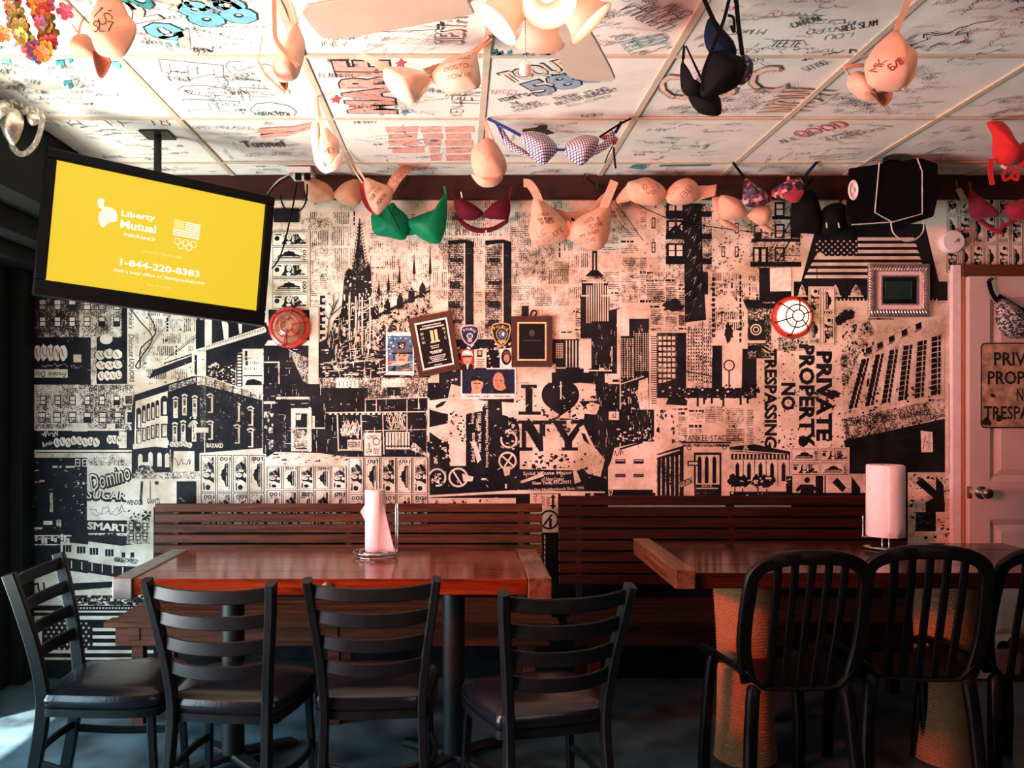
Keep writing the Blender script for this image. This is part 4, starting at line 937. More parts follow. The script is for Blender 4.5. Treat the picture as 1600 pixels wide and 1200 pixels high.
p.poly([(1318, 688), (1476, 654), (1479, 738), (1326, 738)], .01); p.many([(1330+k*26, 680-k*5, 1333+k*26, 735, .12) for k in range(6)]); p.rect(1476, 500, 1484, 738, .85)
p.rect(1482, 600, 1484, 740, .1)
p.done()
p = Print('capitol_flag_print', 1.8)
p.poly([(1268, 350), (1455, 350), (1478, 468), (1240, 470)], .01); p.poly([(1268, 350), (1276, 350), (1250, 445), (1243, 470), (1234, 470)], .85); p.poly([(1445, 350), (1477, 350), (1480, 470), (1474, 470)], .8)
for k in range(7): y = 371+k*9.8; p.poly([(1340 if k < 3 else 1274-(k-3)*5, y), (1427+k*3, y), (1430+k*3, y+5), (1340 if k < 3 else 1271-(k-3)*5, y+5.2)], .86)
for r_ in range(6):
    for c_ in range(7):
        x, y = 1276+c_*9.5+(0 if r_ % 2 else 4.5), 377+r_*4.6
        p.poly([(x+(2.2 if q % 2 == 0 else .9)*math.sin(q*PI/5), y-(2.2 if q % 2 == 0 else .9)*math.cos(q*PI/5)) for q in range(10)], .9)
p.poly([(1276, 396), (1282, 394), (1289, 399), (1284, 402), (1277, 401)], .85); p.rect(1240, 440, 1480, 470, .01)
for x, s_ in ((1337, 1), (1305, .8), (1253, .7)): p.poly([(x-9*s_, 463), (x-7*s_, 455), (x-4*s_, 449), (x, 444), (x+4*s_, 449), (x+7*s_, 455), (x+9*s_, 463)], .6); p.line([(x-12*s_, 463), (x+12*s_, 463)], 2, .8)
p.line([(1276, 420), (1277, 445)], 1.2, .05); p.many([(1300+k*6, 467, 1302+k*6, 475, .8) for k in range(28)]); p.rect(1300, 474, 1478, 476, .8); p.blob(1323, 492, 11, 9, .03); p.blob(1312, 500, 9, 7, .1); p.text('EXHIBITION', 1356, 497, 40, 3, .1); p.rect(1452, 470, 1482, 496, .8); p.text('Anonymous', 1456, 471, 22, 3, .2)
p.rect(1235, 350, 1250, 372, .05)
p.done()
p = Print('sidewalk_signs_print', 1.8)
p.rect(1236, 738, 1484, 900, .03); p.rect(1238, 742, 1288, 770, .8); p.rect(1228, 744, 1238, 770, .03); p.disc(1261, 750, 4.4, 4.6, .03, 12); p.poly([(1243, 765), (1250, 757), (1270, 757), (1278, 765), (1274, 768), (1266, 762), (1254, 762), (1246, 769)], .03); p.poly([(1252, 757), (1270, 757), (1272, 770), (1250, 770)], .03); p.rect(1274, 743, 1286, 770, .03)
p.rect(1290, 740, 1352, 770, .75); p.poly([(1300, 754), (1308, 746), (1322, 762), (1316, 769)], .02); p.poly([(1330, 744), (1344, 762), (1344, 770), (1330, 770)], .02)
p.rect(1418, 738, 1486, 900, .72); p.poly([(1430, 754), (1440, 746), (1462, 766), (1462, 744), (1474, 758), (1476, 790), (1446, 785), (1458, 778)], .02); p.specks(1420, 740, 1486, 840, 50, 6, .15); p.rect(1446, 785, 1476, 800, .05); p.rect(1430, 800, 1462, 830, .2)
p.done()
# ------------------------------------------------------------------ furniture
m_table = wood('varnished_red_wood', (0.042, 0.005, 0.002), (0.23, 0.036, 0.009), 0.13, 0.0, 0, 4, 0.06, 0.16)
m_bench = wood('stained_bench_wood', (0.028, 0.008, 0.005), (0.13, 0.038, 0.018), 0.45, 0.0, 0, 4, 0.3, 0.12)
m_worn = wood('worn_end_wood', (0.035, 0.012, 0.006), (0.20, 0.085, 0.038), 0.35, 0.3, 1, 5, 0.3)
m_strap = mat('scuffed_zinc', (0.30, 0.29, 0.28), 0.38, 0.85, var=0.35, scale=14, bump=0.15)
m_steel = mat('grey_powder_coat', (0.006, 0.0098, 0.0110), 0.40, 0.1, var=0.25, scale=30, bump=0.1, spec=0.3)
m_vinyl = mat('black_vinyl', (0.006, 0.009, 0.014), 0.22, 0.0, var=0.2, scale=12, bump=0.12, bscale=120, spec=0.5)
m_blackm = mat('black_iron', (0.006, 0.007, 0.008), 0.5, 0.1, var=0.3, scale=20)
m_plastic = mat('black_resin', (0.0022, 0.0026, 0.0028), 0.40, 0.0, var=0.2, scale=10, bump=0.05, spec=0.2)
m_chrome = mat('chromed_wire', (0.75, 0.75, 0.75), 0.12, 1.0, var=0.05)
m_paper = mat('paper_towel', (0.78, 0.72, 0.71), 0.9, var=0.04, scale=30, bump=0.35, bscale=220)
m_core = mat('cardboard', (0.35, 0.24, 0.14), 0.9)
m_rope = mat('manila_rope', (0.36, 0.16, 0.065), 0.9, var=0.28, scale=130, bump=0.9, bscale=220)
m_bolt = mat('tarnished_bolt', (0.12, 0.10, 0.09), 0.4, 0.9)

# --- slatted settles along the wall
def bench(x0, x1, ztop, label, light):
    t = thing('slatted_bench', label, 'bench', ((x0+x1)/2, 3.9, 0))
    n = 8; pitch = (ztop - 0.50) / n
    for k in range(n):
        z = ztop - pitch*(k+.5); y = 4.165 - (ztop - z)*0.10 + 0.0
        MB().box((x0, y-0.011, z-pitch*.41), (x1, y+0.011, z+pitch*.41)).build('back_slat', light, parent=t, bevel=0.003, seg=1)
    for k in range(5):
        y = 3.60 + k*0.098
        MB().box((x0-(0.02 if k == 0 else 0), y, 0.428), (x1+(0.02 if k == 0 else 0), y+0.088, 0.452)).build('seat_slat', light, parent=t, bevel=0.003, seg=1)
    for x in (x0+0.10, (x0+x1)/2, x1-0.10):
        a = V((x, 4.13, 0.40)); b = V((x, 4.19, ztop-0.012))
        MB().bar([a, b], 0.045, 0.03, 0, (1, 0, 0)).build('back_post', light, parent=t, bevel=0.002, seg=1)
        MB().box((x-0.025, 3.66, 0), (x+0.025, 3.71, 0.37)).build('leg', light, parent=t, bevel=0.002, seg=1)
        MB().box((x-0.025, 4.06, 0), (x+0.025, 4.11, 0.37)).build('leg', light, parent=t, bevel=0.002, seg=1)
        MB().box((x-0.025, 3.62, 0.37), (x+0.025, 4.11, 0.428)).build('bearer', light, parent=t, bevel=0.002, seg=1)
    MB().box((x0+0.02, 3.625, 0.345), (x1-0.02, 3.645, 0.428)).build('apron', light, parent=t, bevel=0.002, seg=1)
    return t
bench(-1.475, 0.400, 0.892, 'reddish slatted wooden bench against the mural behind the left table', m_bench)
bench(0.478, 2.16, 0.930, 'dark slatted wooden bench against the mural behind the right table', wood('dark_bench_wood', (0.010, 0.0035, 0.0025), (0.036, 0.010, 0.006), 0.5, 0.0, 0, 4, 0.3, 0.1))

# --- plank-top tables
def planks(t, x0, x1, y0, y1, z0, z1, n, m):
    w_ = (y1-y0)/n
    for k in range(n):
        MB().box((x0, y0+k*w_+0.0006, z0), (x1, y0+(k+1)*w_-0.0006, z1+R.uniform(-.0006, .0006))).build('plank', m, parent=t, bevel=0.004 if k in (0, n-1) else 0.0012)
t1 = thing('plank_table', 'glossy red-brown plank table with a zinc-capped left end, on black steel columns', 'table', (-0.435, 3.26, 0))
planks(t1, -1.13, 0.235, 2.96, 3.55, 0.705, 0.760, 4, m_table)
MB().box((-1.195, 2.95, 0.692), (-1.128, 3.56, 0.765)).build('end_cap', m_strap, parent=t1, bevel=0.003, label='scuffed zinc end cap')
MB().box((0.236, 2.95, 0.690), (0.318, 3.56, 0.766)).build('end_board', m_worn, parent=t1, bevel=0.004, label='worn pale wooden end board')
mb = MB(); mb.lathe([(0.020, 0), (0.020, 0.006), (0.012, 0.010), (0.0, 0.010)], 14, 0, Matrix.Translation((-0.455, 2.960, 0.733)) @ Matrix.Rotation(PI/2, 4, 'X'))
mb.build('bolt_plate', m_bolt, parent=t1, smooth=35)
for x in (-0.86, -0.022):
    MB().lathe([(0.042, 0.02), (0.042, 0.69)], 24, 0, Matrix.Translation((x, 3.26, 0))).build('column', m_blackm, parent=t1, smooth=40)
    MB().lathe([(0.0, 0.694), (0.15, 0.694), (0.15, 0.688), (0.05, 0.680), (0.045, 0.66)], 20, 0, Matrix.Translation((x, 3.26, 0.011))).build('top_plate', m_blackm, parent=t1, smooth=30)
    f_ = MB()
    for a in range(4):
        c, n = math.cos(a*PI/2+PI/4), math.sin(a*PI/2+PI/4)
        f_.bar([(x+c*0.03, 3.26+n*0.03, 0.035), (x+c*0.16, 3.26+n*0.16, 0.026), (x+c*0.27, 3.26+n*0.27, 0.0125)], 0.055, 0.024, 0, (0, 0, 1), 0.006)
    f_.build('foot', m_blackm, parent=t1, smooth=40)
t2 = thing('plank_table', 'dark glossy table with a raised end board, standing on rope-wrapped posts', 'table', (1.53, 3.3, 0))
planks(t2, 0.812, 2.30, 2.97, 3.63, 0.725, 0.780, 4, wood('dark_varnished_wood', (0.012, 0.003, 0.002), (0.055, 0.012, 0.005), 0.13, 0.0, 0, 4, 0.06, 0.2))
MB().box((0.742, 2.945, 0.728), (0.812, 3.665, 0.795)).build('end_board', m_worn, parent=t2, bevel=0.004, label='raised worn wooden end board')
for x in (1.10, 1.87):
    def rad(z): return 0.100 + 0.022*(abs(z-0.30)/0.42)**2
    MB().lathe([(0.0, 0), (rad(0)-0.012, 0)] + [(rad(z)-0.010, z) for z in (0.05, .15, .3, .45, .6, .70)] + [(0.0, 0.724)], 24, 0, Matrix.Translation((x, 3.30, 0))).build('post', m_core, parent=t2, smooth=40)
    turns = 58; N = turns*22; rp = MB(); pts = []
    for i in range(N+1):
        z = 0.006 + (0.712)*i/N; a = 2*PI*turns*i/N
        pts.append((x+rad(z)*math.cos(a), 3.30+rad(z)*math.sin(a), z))
    rp.tube(pts, 0.0066, 6, 0, False, (0, 0, 1))
    rp.build('rope', m_rope, parent=t2, smooth=60, label='coiled manila rope wrapping')

# --- ladder-back metal chairs
def ladder_chair(label):
    t = thing('metal_chair', label, 'chair', (0, 0, 0), 0, 'ladder-back metal chairs')
    # local frame: origin at the floor under the seat centre, +Y faces the table
    def post(s):
        k = [(0.170, -0.255, 0.0), (0.158, -0.222, 0.16), (0.150, -0.192, 0.34), (0.149, -0.184, 0.46), (0.160, -0.205, 0.60), (0.178, -0.238, 0.74), (0.190, -0.268, 0.845)]
        return spline([(s*a, b, c) for a, b, c in k], 5)
    for s in (-1, 1):
        MB().bar(post(s), 0.027, 0.040, 0, (0, 1, 0), 0.004).build('back_post', m_steel, parent=t, local=True, smooth=35)
        MB().bar([(s*0.172, 0.150, 0.405), (s*0.182, 0.162, 0.20), (s*0.186, 0.172, 0.0)], 0.024, 0.024, 0, (0, 1, 0), 0.003).build('front_leg', m_steel, parent=t, local=True, smooth=35)
        MB().bar(spline([(s*0.152, -0.196, 0.25), (s*0.186, -0.06, 0.226), (s*0.195, 0.07, 0.222), (s*0.180, 0.158, 0.225)], 5), 0.014, 0.026, 0, (0, 0, 1), 0.003).build('side_stretcher', m_steel, parent=t, local=True, smooth=35)
    P_ = post(1)
    def at(z):
        for a, b in zip(P_, P_[1:]):
            if a.z <= z <= b.z: return a.lerp(b, (z-a.z)/(b.z-a.z))
        return P_[-1]
    for z in (0.812, 0.732, 0.652, 0.575):
        q = at(z); w_ = q.x - 0.008
        MB().bar(spline([(-w_, q.y, z), (-w_*.55, q.y-0.026, z-0.007), (0, q.y-0.036, z-0.009), (w_*.55, q.y-0.026, z-0.007), (w_, q.y, z)], 4), 0.010, 0.042, 0, (0, 0, 1), 0.003).build('slat', m_steel, parent=t, local=True, smooth=35)
    MB().bar(spline([(-0.151, -0.196, 0.265), (-0.08, -0.222, 0.258), (0, -0.230, 0.256), (0.08, -0.222, 0.258), (0.151, -0.196, 0.265)], 4), 0.012, 0.026, 0, (0, 0, 1), 0.003).build('rear_stretcher', m_steel, parent=t, local=True, smooth=35)
    # seat: rounded trapezoid, wider in front, over a metal rim
    def outline(g):
        k = [(-0.142, -0.180), (0.142, -0.180), (0.180, -0.120), (0.203, 0.06), (0.194, 0.155), (0.155, 0.185), (0.0, 0.195), (-0.155, 0.185), (-0.194, 0.155), (-0.203, 0.06), (-0.180, -0.120)]
        return [V((p.x*g, p.y*g+0.005*(1-g), 0)) for p in spline([(a, b, 0) for a, b in k], 4, True)]
    o = outline(1.0); n = len(o)
    def layers(rows, name, m):
        mb = MB(); vs = []
        for g, z in rows: vs += [(p.x, p.y, z) for p in outline(g)]
        fs = [(r*n+i, r*n+(i+1) % n, (r+1)*n+(i+1) % n, (r+1)*n+i) for r in range(len(rows)-1) for i in range(n)]
        fs += [tuple(range(n))[::-1], tuple((len(rows)-1)*n+i for i in range(n))]
        mb.add(vs, fs); mb.build(name, m, parent=t, local=True, smooth=40)
    layers([(0.97, 0.400), (1.0, 0.402), (1.0, 0.426), (0.97, 0.428)], 'seat_rim', m_steel)
    layers([(0.97, 0.428), (1.005, 0.436), (1.01, 0.452), (0.975, 0.468), (0.86, 0.479), (0.6, 0.485), (0.25, 0.487)], 'seat_pad', m_vinyl)
    return t
def chair_at(t, bx, by, rz, label=None):
    """put the top of the chair's back at (bx, by)"""
    p = Matrix.Rotation(rz, 3, 'Z') @ V((0, -0.268, 0)); loc = (bx-p.x, by-p.y, 0)
    if label is None:
        t.location = loc; t.rotation_euler = (0, 0, rz); return t
    return dup(t, loc, rz, label)
c0 = ladder_chair('grey ladder-back metal chair seen from behind before the zinc-capped table end')
chair_at(c0, -0.733, 2.50, math.radians(-7))
chair_at(c0, -1.385, 2.80, math.radians(-86), 'grey ladder-back metal chair turned sideways at the end of the left table')
chair_at(c0, -0.258, 2.53, math.radians(3), 'grey ladder-back metal chair in front of the slim paper towel roll')
chair_at(c0, 0.305, 2.40, math.radians(15), 'grey ladder-back metal chair skewed in the gap between the two tables')

# --- stackable resin chairs
def resin_chair(label):
    t = thing('plastic_chair', label, 'chair', (0, 0, 0), 0, 'black resin chairs at the right table')
    def hoop():
        k = [(-0.170, -0.150, 0.455), (-0.192, -0.172, 0.58), (-0.192, -0.210, 0.74), (-0.176, -0.232, 0.83), (-0.10, -0.258, 0.872), (0.0, -0.266, 0.880), (0.10, -0.258, 0.872), (0.176, -0.232, 0.83), (0.192, -0.210, 0.74), (0.192, -0.172, 0.58), (0.170, -0.150, 0.455)]
        return spline(k, 5)
    MB().bar(hoop(), 0.046, 0.022, 0, (0, 1, 0.2), 0.006).build('back_hoop', m_plastic, parent=t, local=True, smooth=45)
    for x in (-0.108, -0.054, 0.0, 0.054, 0.108):
        MB().bar(spline([(x*0.9, -0.152, 0.44), (x*0.98, -0.196, 0.62), (x, -0.232, 0.77), (x*1.02, -0.252+abs(x)*.06, 0.862-abs(x)*.08)], 4), 0.026, 0.010, 0, (0, 1, 0.2), 0.003).build('back_slat', m_plastic, parent=t, local=True, smooth=45)
    def st(u, v):
        x = (u-.5)*0.42*(1 - .14*(1-v)); y = -0.17 + v*0.41
        e = abs(u-.5)*2
        return (x, y, 0.430 + 0.052*max(0, e-.72)/.28 + 0.012*e*e - 0.03*max(0, v-.85)/.15)
    mb = MB(); mb.grid(st, 14, 10); mb.build('seat', m_plastic, parent=t, local=True, smooth=60, solid=0.008)
    for sx in (-1, 1):
        for nm, (y0, y1) in (('rear_leg', (-0.155, -0.215)), ('front_leg', (0.215, 0.245))):
            g = MB(); g.bar(spline([(sx*0.150, y0, 0.432), (sx*0.160, y0-(0.01 if y0 < 0 else -0.01), 0.40), (sx*0.176, (y0+y1)/2, 0.2), (sx*0.182, y1, 0.0)], 4), 0.040, 0.036, 0, (0, 1, 0), 0.008)
            g.build(nm, m_plastic, parent=t, local=True, smooth=45)
    return t
r0 = resin_chair('black plastic slat-back chair just right of the near rope-wrapped post')
chair_at(r0, 1.120, 2.70, math.radians(3))
chair_at(r0, 1.545, 2.80, math.radians(-7), 'black plastic slat-back chair in front of the thick paper towel roll')
chair_at(r0, 1.985, 2.82, math.radians(4), 'black plastic slat-back chair in front of the pink door')

# --- paper towel rolls on wire holders
def towels_slim():
    c = V((-0.335, 3.42, 0.761)); t = thing('towel_holder', 'chrome wire towel holder on the red-brown table', 'holder', c)
    def ring(r, z, n=28): return [(c.x+r*math.cos(2*PI*i/n), c.y+r*math.sin(2*PI*i/n), c.z+z) for i in range(n)]
    b = MB(); b.tube(ring(0.088, 0.018), 0.0025, 8, 0, True); b.tube(ring(0.062, 0.018), 0.0022, 8, 0, True); b.tube(ring(0.080, 0.0025), 0.0022, 8, 0, True)
    for a in range(3):
        u = V((math.cos(a*2.094+.4), math.sin(a*2.094+.4), 0)); b.tube([c+u*0.086+V((0, 0, .018)), c+u*0.081+V((0, 0, .003))], 0.0022, 6)
        b.tube([c+V((0, 0, .018)), c+u*0.088+V((0, 0, .018))], 0.0022, 6)
    b.build('wire_base', m_chrome, parent=t, smooth=60)
    MB().tube([c+V((0, 0, .018)), c+V((0, 0, .296)), c+V((0, 0, .300))], lambda q: 0.0028 if q < 1 else 0.001, 8).build('rod', m_chrome, parent=t, smooth=60)
    MB().tube(spline([c+V((.078, -.01, .018)), c+V((.082, -.01, .10)), c+V((.082, -.01, .198)), c+V((.086, -.01, .208)), c+V((.090, -.01, .198)), c+V((.090, -.01, .10)), c+V((.087, -.01, .018))], 5), 0.0024, 8).build('side_arm', m_chrome, parent=t, smooth=60)
    r = thing('paper_towel_roll', 'nearly used-up white paper towel roll with a loose flaring sheet', 'paper towels', c+V((0, 0, .021)))
    rr = 0.040
    body = MB(); body.lathe([(0.018, .021), (rr, .021), (rr, .265), (0.018, .265), (0.018, .021)], 28, 0, Matrix.Translation(c)); body.build('roll', m_paper, parent=r, smooth=40)
    MB().lathe([(0.0178, .0215), (0.0178, .2645), (0.0165, .2645), (0.0165, .0215), (0.0178, .0215)], 20, 0, Matrix.Translation(c)).build('core', m_core, parent=r, smooth=40)
    def sheet(u, v):           # loose sheet leaving the front of the roll and swinging out to the right at the bottom
        fl = (1-v)**1.15
        if u < .5:
            a = PI*1.05 + u/.5*PI*0.62; return c + V(((rr+.0012)*math.cos(a), (rr+.0012)*math.sin(a), .0225+v*.242))
        q = (u-.5)/.5; a = PI*1.67
        s_ = V(((rr+.0012)*math.cos(a), (rr+.0012)*math.sin(a), 0)); d = V((.055*q*fl+.004*q, .020*q-.018*q*q*fl, 0))
        return c + s_ + d + V((0, 0, .0225+v*.242))
    MB().grid(sheet, 24, 14).build('loose_sheet', m_paper, parent=r, smooth=60, solid=0.0008)
    MB().add([c+V((-.0395, .004, .135)), c+V((-.060, -.002, .178)), c+V((-.0400, .002, .208)), c+V((-.0395, .006, .17))], [(0, 1, 2, 3)]).build('torn_corner', m_paper, parent=r, solid=0.0008)
def towels_thick():
    c = V((1.737, 3.50, 0.7815)); t = thing('towel_holder', 'chrome pedestal towel holder on the dark table', 'holder', c)
    MB().lathe([(0, 0), (.082, 0), (.084, .004), (.080, .008), (.05, .011), (.0, .011)], 32, 0, Matrix.Translation(c)).build('base_plate', m_chrome, parent=t, smooth=30)
    b = MB()
    for a in (-.012, .016): b.tube([c+V((a, 0, .010)), c+V((a, 0, .340))], 0.0025, 8)
    b.build('rod', m_chrome, parent=t, smooth=60)
    MB().tube(spline([c+V((-.02, .0, .045)), c+V((-.088, .0, .045)), c+V((-.091, 0, .052)), c+V((-.091, 0, .13))], 5), 0.0024, 8).build('side_arm', m_chrome, parent=t, smooth=60)
    r = thing('paper_towel_roll', 'thick full white paper towel roll lit pink, standing on the dark table', 'paper towels', c+V((0, 0, .046)))
    MB().lathe([(.021, .048), (.071, .048), (.0722, .055), (.0715, .335), (.069, .338), (.021, .338), (.021, .048)], 40, 0, Matrix.Translation(c)).build('roll', m_paper, parent=r, smooth=40)
    MB().lathe([(.0205, .0485), (.0205, .3375), (.0190, .3375), (.0190, .0485), (.0205, .0485)], 20, 0, Matrix.Translation(c)).build('core', m_core, parent=r, smooth=40)
    MB().grid(lambda u, v: c+V((.0727*math.cos(-1.9+u*2.2)+.004*u*u*u, .0727*math.sin(-1.9+u*2.2), .050+.004*math.sin(u*19)*(1-v)+v*.284)), 18, 8).build('loose_sheet', m_paper, parent=r, smooth=60, solid=0.0008)
towels_slim(); towels_thick()
# ------------------------------------------------------------------ door, television, speaker, lamps, pictures
m_door = mat('white_door_paint', (0.54, 0.44, 0.40), 0.45, var=0.05, scale=6)
m_frame = mat('pale_frame_paint', (0.74, 0.64, 0.62), 0.5, var=0.08, scale=18)
m_rawwood = wood('raw_orange_wood', (0.40, 0.13, 0.035), (0.62, 0.24, 0.08), 0.5, 0, 2, 4)
m_header = wood('brown_header_wood', (0.06, 0.022, 0.010), (0.16, 0.055, 0.022), 0.4, 0.2, 0, 4)
m_brass = mat('brushed_nickel', (0.55, 0.47, 0.38), 0.25, 1.0, var=0.1)
m_black = mat('black_gloss', (0.003, 0.0032, 0.0034), 0.35, var=0.2, scale=10, spec=0.08)
m_carpet = mat('black_speaker_carpet', (0.0042, 0.0042, 0.0046), 0.95, var=0.4, scale=200, bump=0.4, bscale=400, spec=0.04)
m_cord = mat('white_cord', (0.55, 0.52, 0.48), 0.5)
m_red = mat('red_lamp_paint', (0.50, 0.030, 0.022), 0.35, var=0.2, scale=18, coat=0.3)
m_wpl = mat('white_plastic', (0.74, 0.70, 0.68), 0.4, var=0.04)
E_ = 0.0006
def wpt(x, y, e=0.0): return V(((x-VX)*MS, D-e, CZ-(y-VY)*MS))     # a point on the back wall
def flat(mb, pts, e, mi=0):
    mb.add([wpt(*p, e) for p in pts], [tuple(range(len(pts)))], mi)
def wtext(mb, body, x, y, w_, h, e, mi=0, rot=0, bold=0.02, shear=0.0):
    vs, fs, _ = text_geo(body, bold, shear); c, n = math.cos(math.radians(rot)), math.sin(math.radians(rot))
    mb.add([wpt(x + a*w_*c - (1-b)*h*n, y + a*w_*n + (1-b)*h*c, e) for a, b in vs], fs, mi)
def ell(cx, cy, rx, ry, n=20, a0=0, a1=360):
    return [(cx+rx*math.cos(math.radians(a0+(a1-a0)*i/n)), cy+ry*math.sin(math.radians(a0+(a1-a0)*i/n))) for i in range(n + (0 if a1-a0 == 360 else 1))]

# door in its frame, set a little ahead of the wall
x0 = wpt(1505, 0).x; x1 = x0 + 0.79; zt = wpt(0, 433).z
dr = bpy.data.objects.new('door_1', None); COL.objects.link(dr); dr['kind'] = 'structure'
dr.location = (x0, D-0.03, 0); WM[dr] = Matrix.Translation(dr.location)
dr['label'] = 'white six-panel door lit pink at the right end of the wall'
yf = D-0.055
panels = [(0.10, 0.345, 1.62, 1.90), (0.445, 0.69, 1.62, 1.90), (0.10, 0.345, 0.99, 1.52), (0.445, 0.69, 0.99, 1.52), (0.10, 0.345, 0.20, 0.80), (0.445, 0.69, 0.20, 0.80)]
body = MB()
xs = [0, 0.10, 0.345, 0.445, 0.69, 0.79]; zs = [0.012, 0.20, 0.80, 0.99, 1.52, 1.62, 1.90, zt-0.004]
for i in range(5):
    for j in range(7):
        if i in (1, 3) and j in (1, 3, 5): continue
        body.box((x0+xs[i], yf, zs[j]), (x0+xs[i+1], D-0.018, zs[j+1]))
body.build('door_slab', m_door, parent=dr)
for a, b, c, d_ in panels:
    q = MB(); g = 0.028
    O = [(a, c), (b, c), (b, d_), (a, d_)]; I = [(a+g, c+g), (b-g, c+g), (b-g, d_-g), (a+g, d_-g)]; J = [(a+2.1*g, c+2.1*g), (b-2.1*g, c+2.1*g), (b-2.1*g, d_-2.1*g), (a+2.1*g, d_-2.1*g)]
    vs = [(x0+u, yf, v) for u, v in O] + [(x0+u, yf+0.016, v) for u, v in I] + [(x0+u, yf+0.004, v) for u, v in J]
    q.add(vs, [(k, (k+1) % 4, 4+(k+1) % 4, 4+k) for k in range(4)] + [(4+k, 4+(k+1) % 4, 8+(k+1) % 4, 8+k) for k in range(4)] + [(8, 9, 10, 11)])
    q.build('door_panel', m_door, parent=dr, smooth=20)
KN = V((wpt(1533, 767).x*0.987, yf, wpt(0, 768).z)); KM = Matrix.Translation(KN) @ Matrix.Rotation(PI/2, 4, 'X')
MB().lathe([(0.032, 0), (0.032, 0.004), (0.014, 0.010), (0.011, 0.030), (0.020, 0.036), (0.027, 0.048), (0.025, 0.060), (0.014, 0.066), (0, 0.067)], 28, 0, KM).build('door_knob', m_brass, parent=dr, smooth=50)
MB().box((x0-0.002, yf-0.001, KN.z-0.03), (x0+0.010, yf+0.02, KN.z+0.03)).build('latch_plate', m_brass, parent=dr)
q = struct('trim_4', MB().box((wpt(1483, 0).x, D-0.028, 0), (wpt(1497, 0).x, D, 2.065)), m_frame, bevel=0.003)
struct('trim_5', MB().box((wpt(1497, 0).x, D-0.022, 0), (wpt(1503.5, 0).x, D-0.002, zt+0.004)), m_rawwood, bevel=0.002)
struct('trim_6', MB().box((wpt(1498, 0).x, D-0.034, zt), (x1+0.08, D, 2.066)), m_header, bevel=0.003)

# metal sign on the door
m_sign = mat('rusty_tan_sign', (0.36, 0.25, 0.16), 0.5, var=0.6, scale=22, bump=0.1)
m_signink = mat('worn_black_sign_paint', (0.012, 0.011, 0.010), 0.5, var=0.3)
sx0, sx1, sz0, sz1 = x0+0.052, x0+0.052+0.43, wpt(0, 671).z+0.008, wpt(0, 535).z-0.006
ys = yf - 0.004
sg = thing('metal_sign', 'rusty tan no-trespassing sign hung on the white door', 'sign', ((sx0+sx1)/2, ys, sz0))
def rr(x0_, x1_, z0_, z1_, r): 
    return [(cx+r*math.cos(a*PI/8+o), cz+r*math.sin(a*PI/8+o)) for cx, cz, o in ((x1_-r, z1_-r, 0), (x0_+r, z1_-r, PI/2), (x0_+r, z0_+r, PI), (x1_-r, z0_+r, 3*PI/2)) for a in range(5)]
o = rr(sx0, sx1, sz0, sz1, 0.022); n = len(o)
MB().add([(a, ys, b) for a, b in o] + [(a, ys+0.003, b) for a, b in o], [tuple(range(n))[::-1], tuple(range(n, 2*n))] + [(i, (i+1) % n, n+(i+1) % n, n+i) for i in range(n)]).build('plate', m_sign, parent=sg)
tb = MB()
def dtext(body, cx, zc, w_, h):
    vs, fs, _ = text_geo(body, 0.02); tb.add([(cx+(a-.5)*w_, ys-0.0008, zc+(b-.5)*h) for a, b in vs], fs)
cx = (sx0+sx1)/2; H = sz1-sz0
dtext('PRIVATE', cx, sz1-0.19*H, 0.30, 0.16*H); dtext('PROPERTY', cx, sz1-0.41*H, 0.36, 0.16*H); dtext('NO', cx, sz1-0.61*H, 0.075, 0.15*H); dtext('TRESPASSING', cx, sz1-0.82*H, 0.40, 0.16*H)
oi = rr(sx0+.006, sx1-.006, sz0+.006, sz1-.006, 0.018)
tb.add([(a, ys-0.0006, b) for a, b in o] + [(a, ys-0.0006, b) for a, b in oi], [(i, (i+1) % n, n+(i+1) % n, n+i) for i in range(n)])
for a, b, r_ in ((sx0+.03, sz0+.03, .028), (sx0+.09, sz0+.05, .018), (sx0+.06, sz0+.16, .014), (sx1-.1, sz0+.04, .02)):
    tb.add([(a+r_*R.uniform(.5, 1.2)*math.cos(k*.7), ys-0.0007, b+r_*R.uniform(.5, 1.2)*math.sin(k*.7)) for k in range(9)], [tuple(range(9))])
tb.build('lettering', m_signink, parent=sg)

# television hung at an angle under the soffit
m_screen = glow('yellow_screen', (0.90, 0.63, 0.022), 0.95); m_screenw = glow('white_screen_print', (1.0, 0.97, 0.84), 1.0); m_screenf = glow('faint_screen_print', (0.98, 0.80, 0.22), 1.0)
rz, rx, ry = (math.radians(a) for a in (31.496, 0.675, 4.734))
TM = Matrix.Translation((-1.204, 3.475, CZ+0.6824)) @ Matrix.Rotation(rz, 4, 'Z') @ Matrix.Rotation(rx, 4, 'X') @ Matrix.Rotation(ry, 4, 'Y')
tv = thing('television', 'wide black television showing a yellow advertisement, tilted under the ceiling', 'television', (-1.204, 3.475, CZ+0.6824))
W2, H2 = 0.41, 0.2306; bz = 0.040
fr = MB()
fr.box((-W2-bz, -0.012, H2), (W2+bz, 0.05, H2+bz), 0, TM); fr.box((-W2-bz, -0.012, -H2-bz*1.5), (W2+bz, 0.05, -H2), 0, TM)
fr.box((-W2-bz, -0.012, -H2), (-W2, 0.05, H2), 0, TM); fr.box((W2, -0.012, -H2), (W2+bz, 0.05, H2), 0, TM)
fr.build('bezel', m_black, parent=tv, bevel=0.006)
MB().box((-W2-0.02, 0.035, -H2-0.03), (W2+0.02, 0.075, H2+0.02), 0, TM).box((-W2*.7, 0.075, -H2*.8), (W2*.7, 0.11, H2*.75), 0, TM).build('back_shell', m_black, parent=tv, bevel=0.012)
sc = MB().box((-W2-.001, 0.0, -H2-.001), (W2+.001, 0.03, H2+.001), 0, TM).build('screen', m_screen, parent=tv)
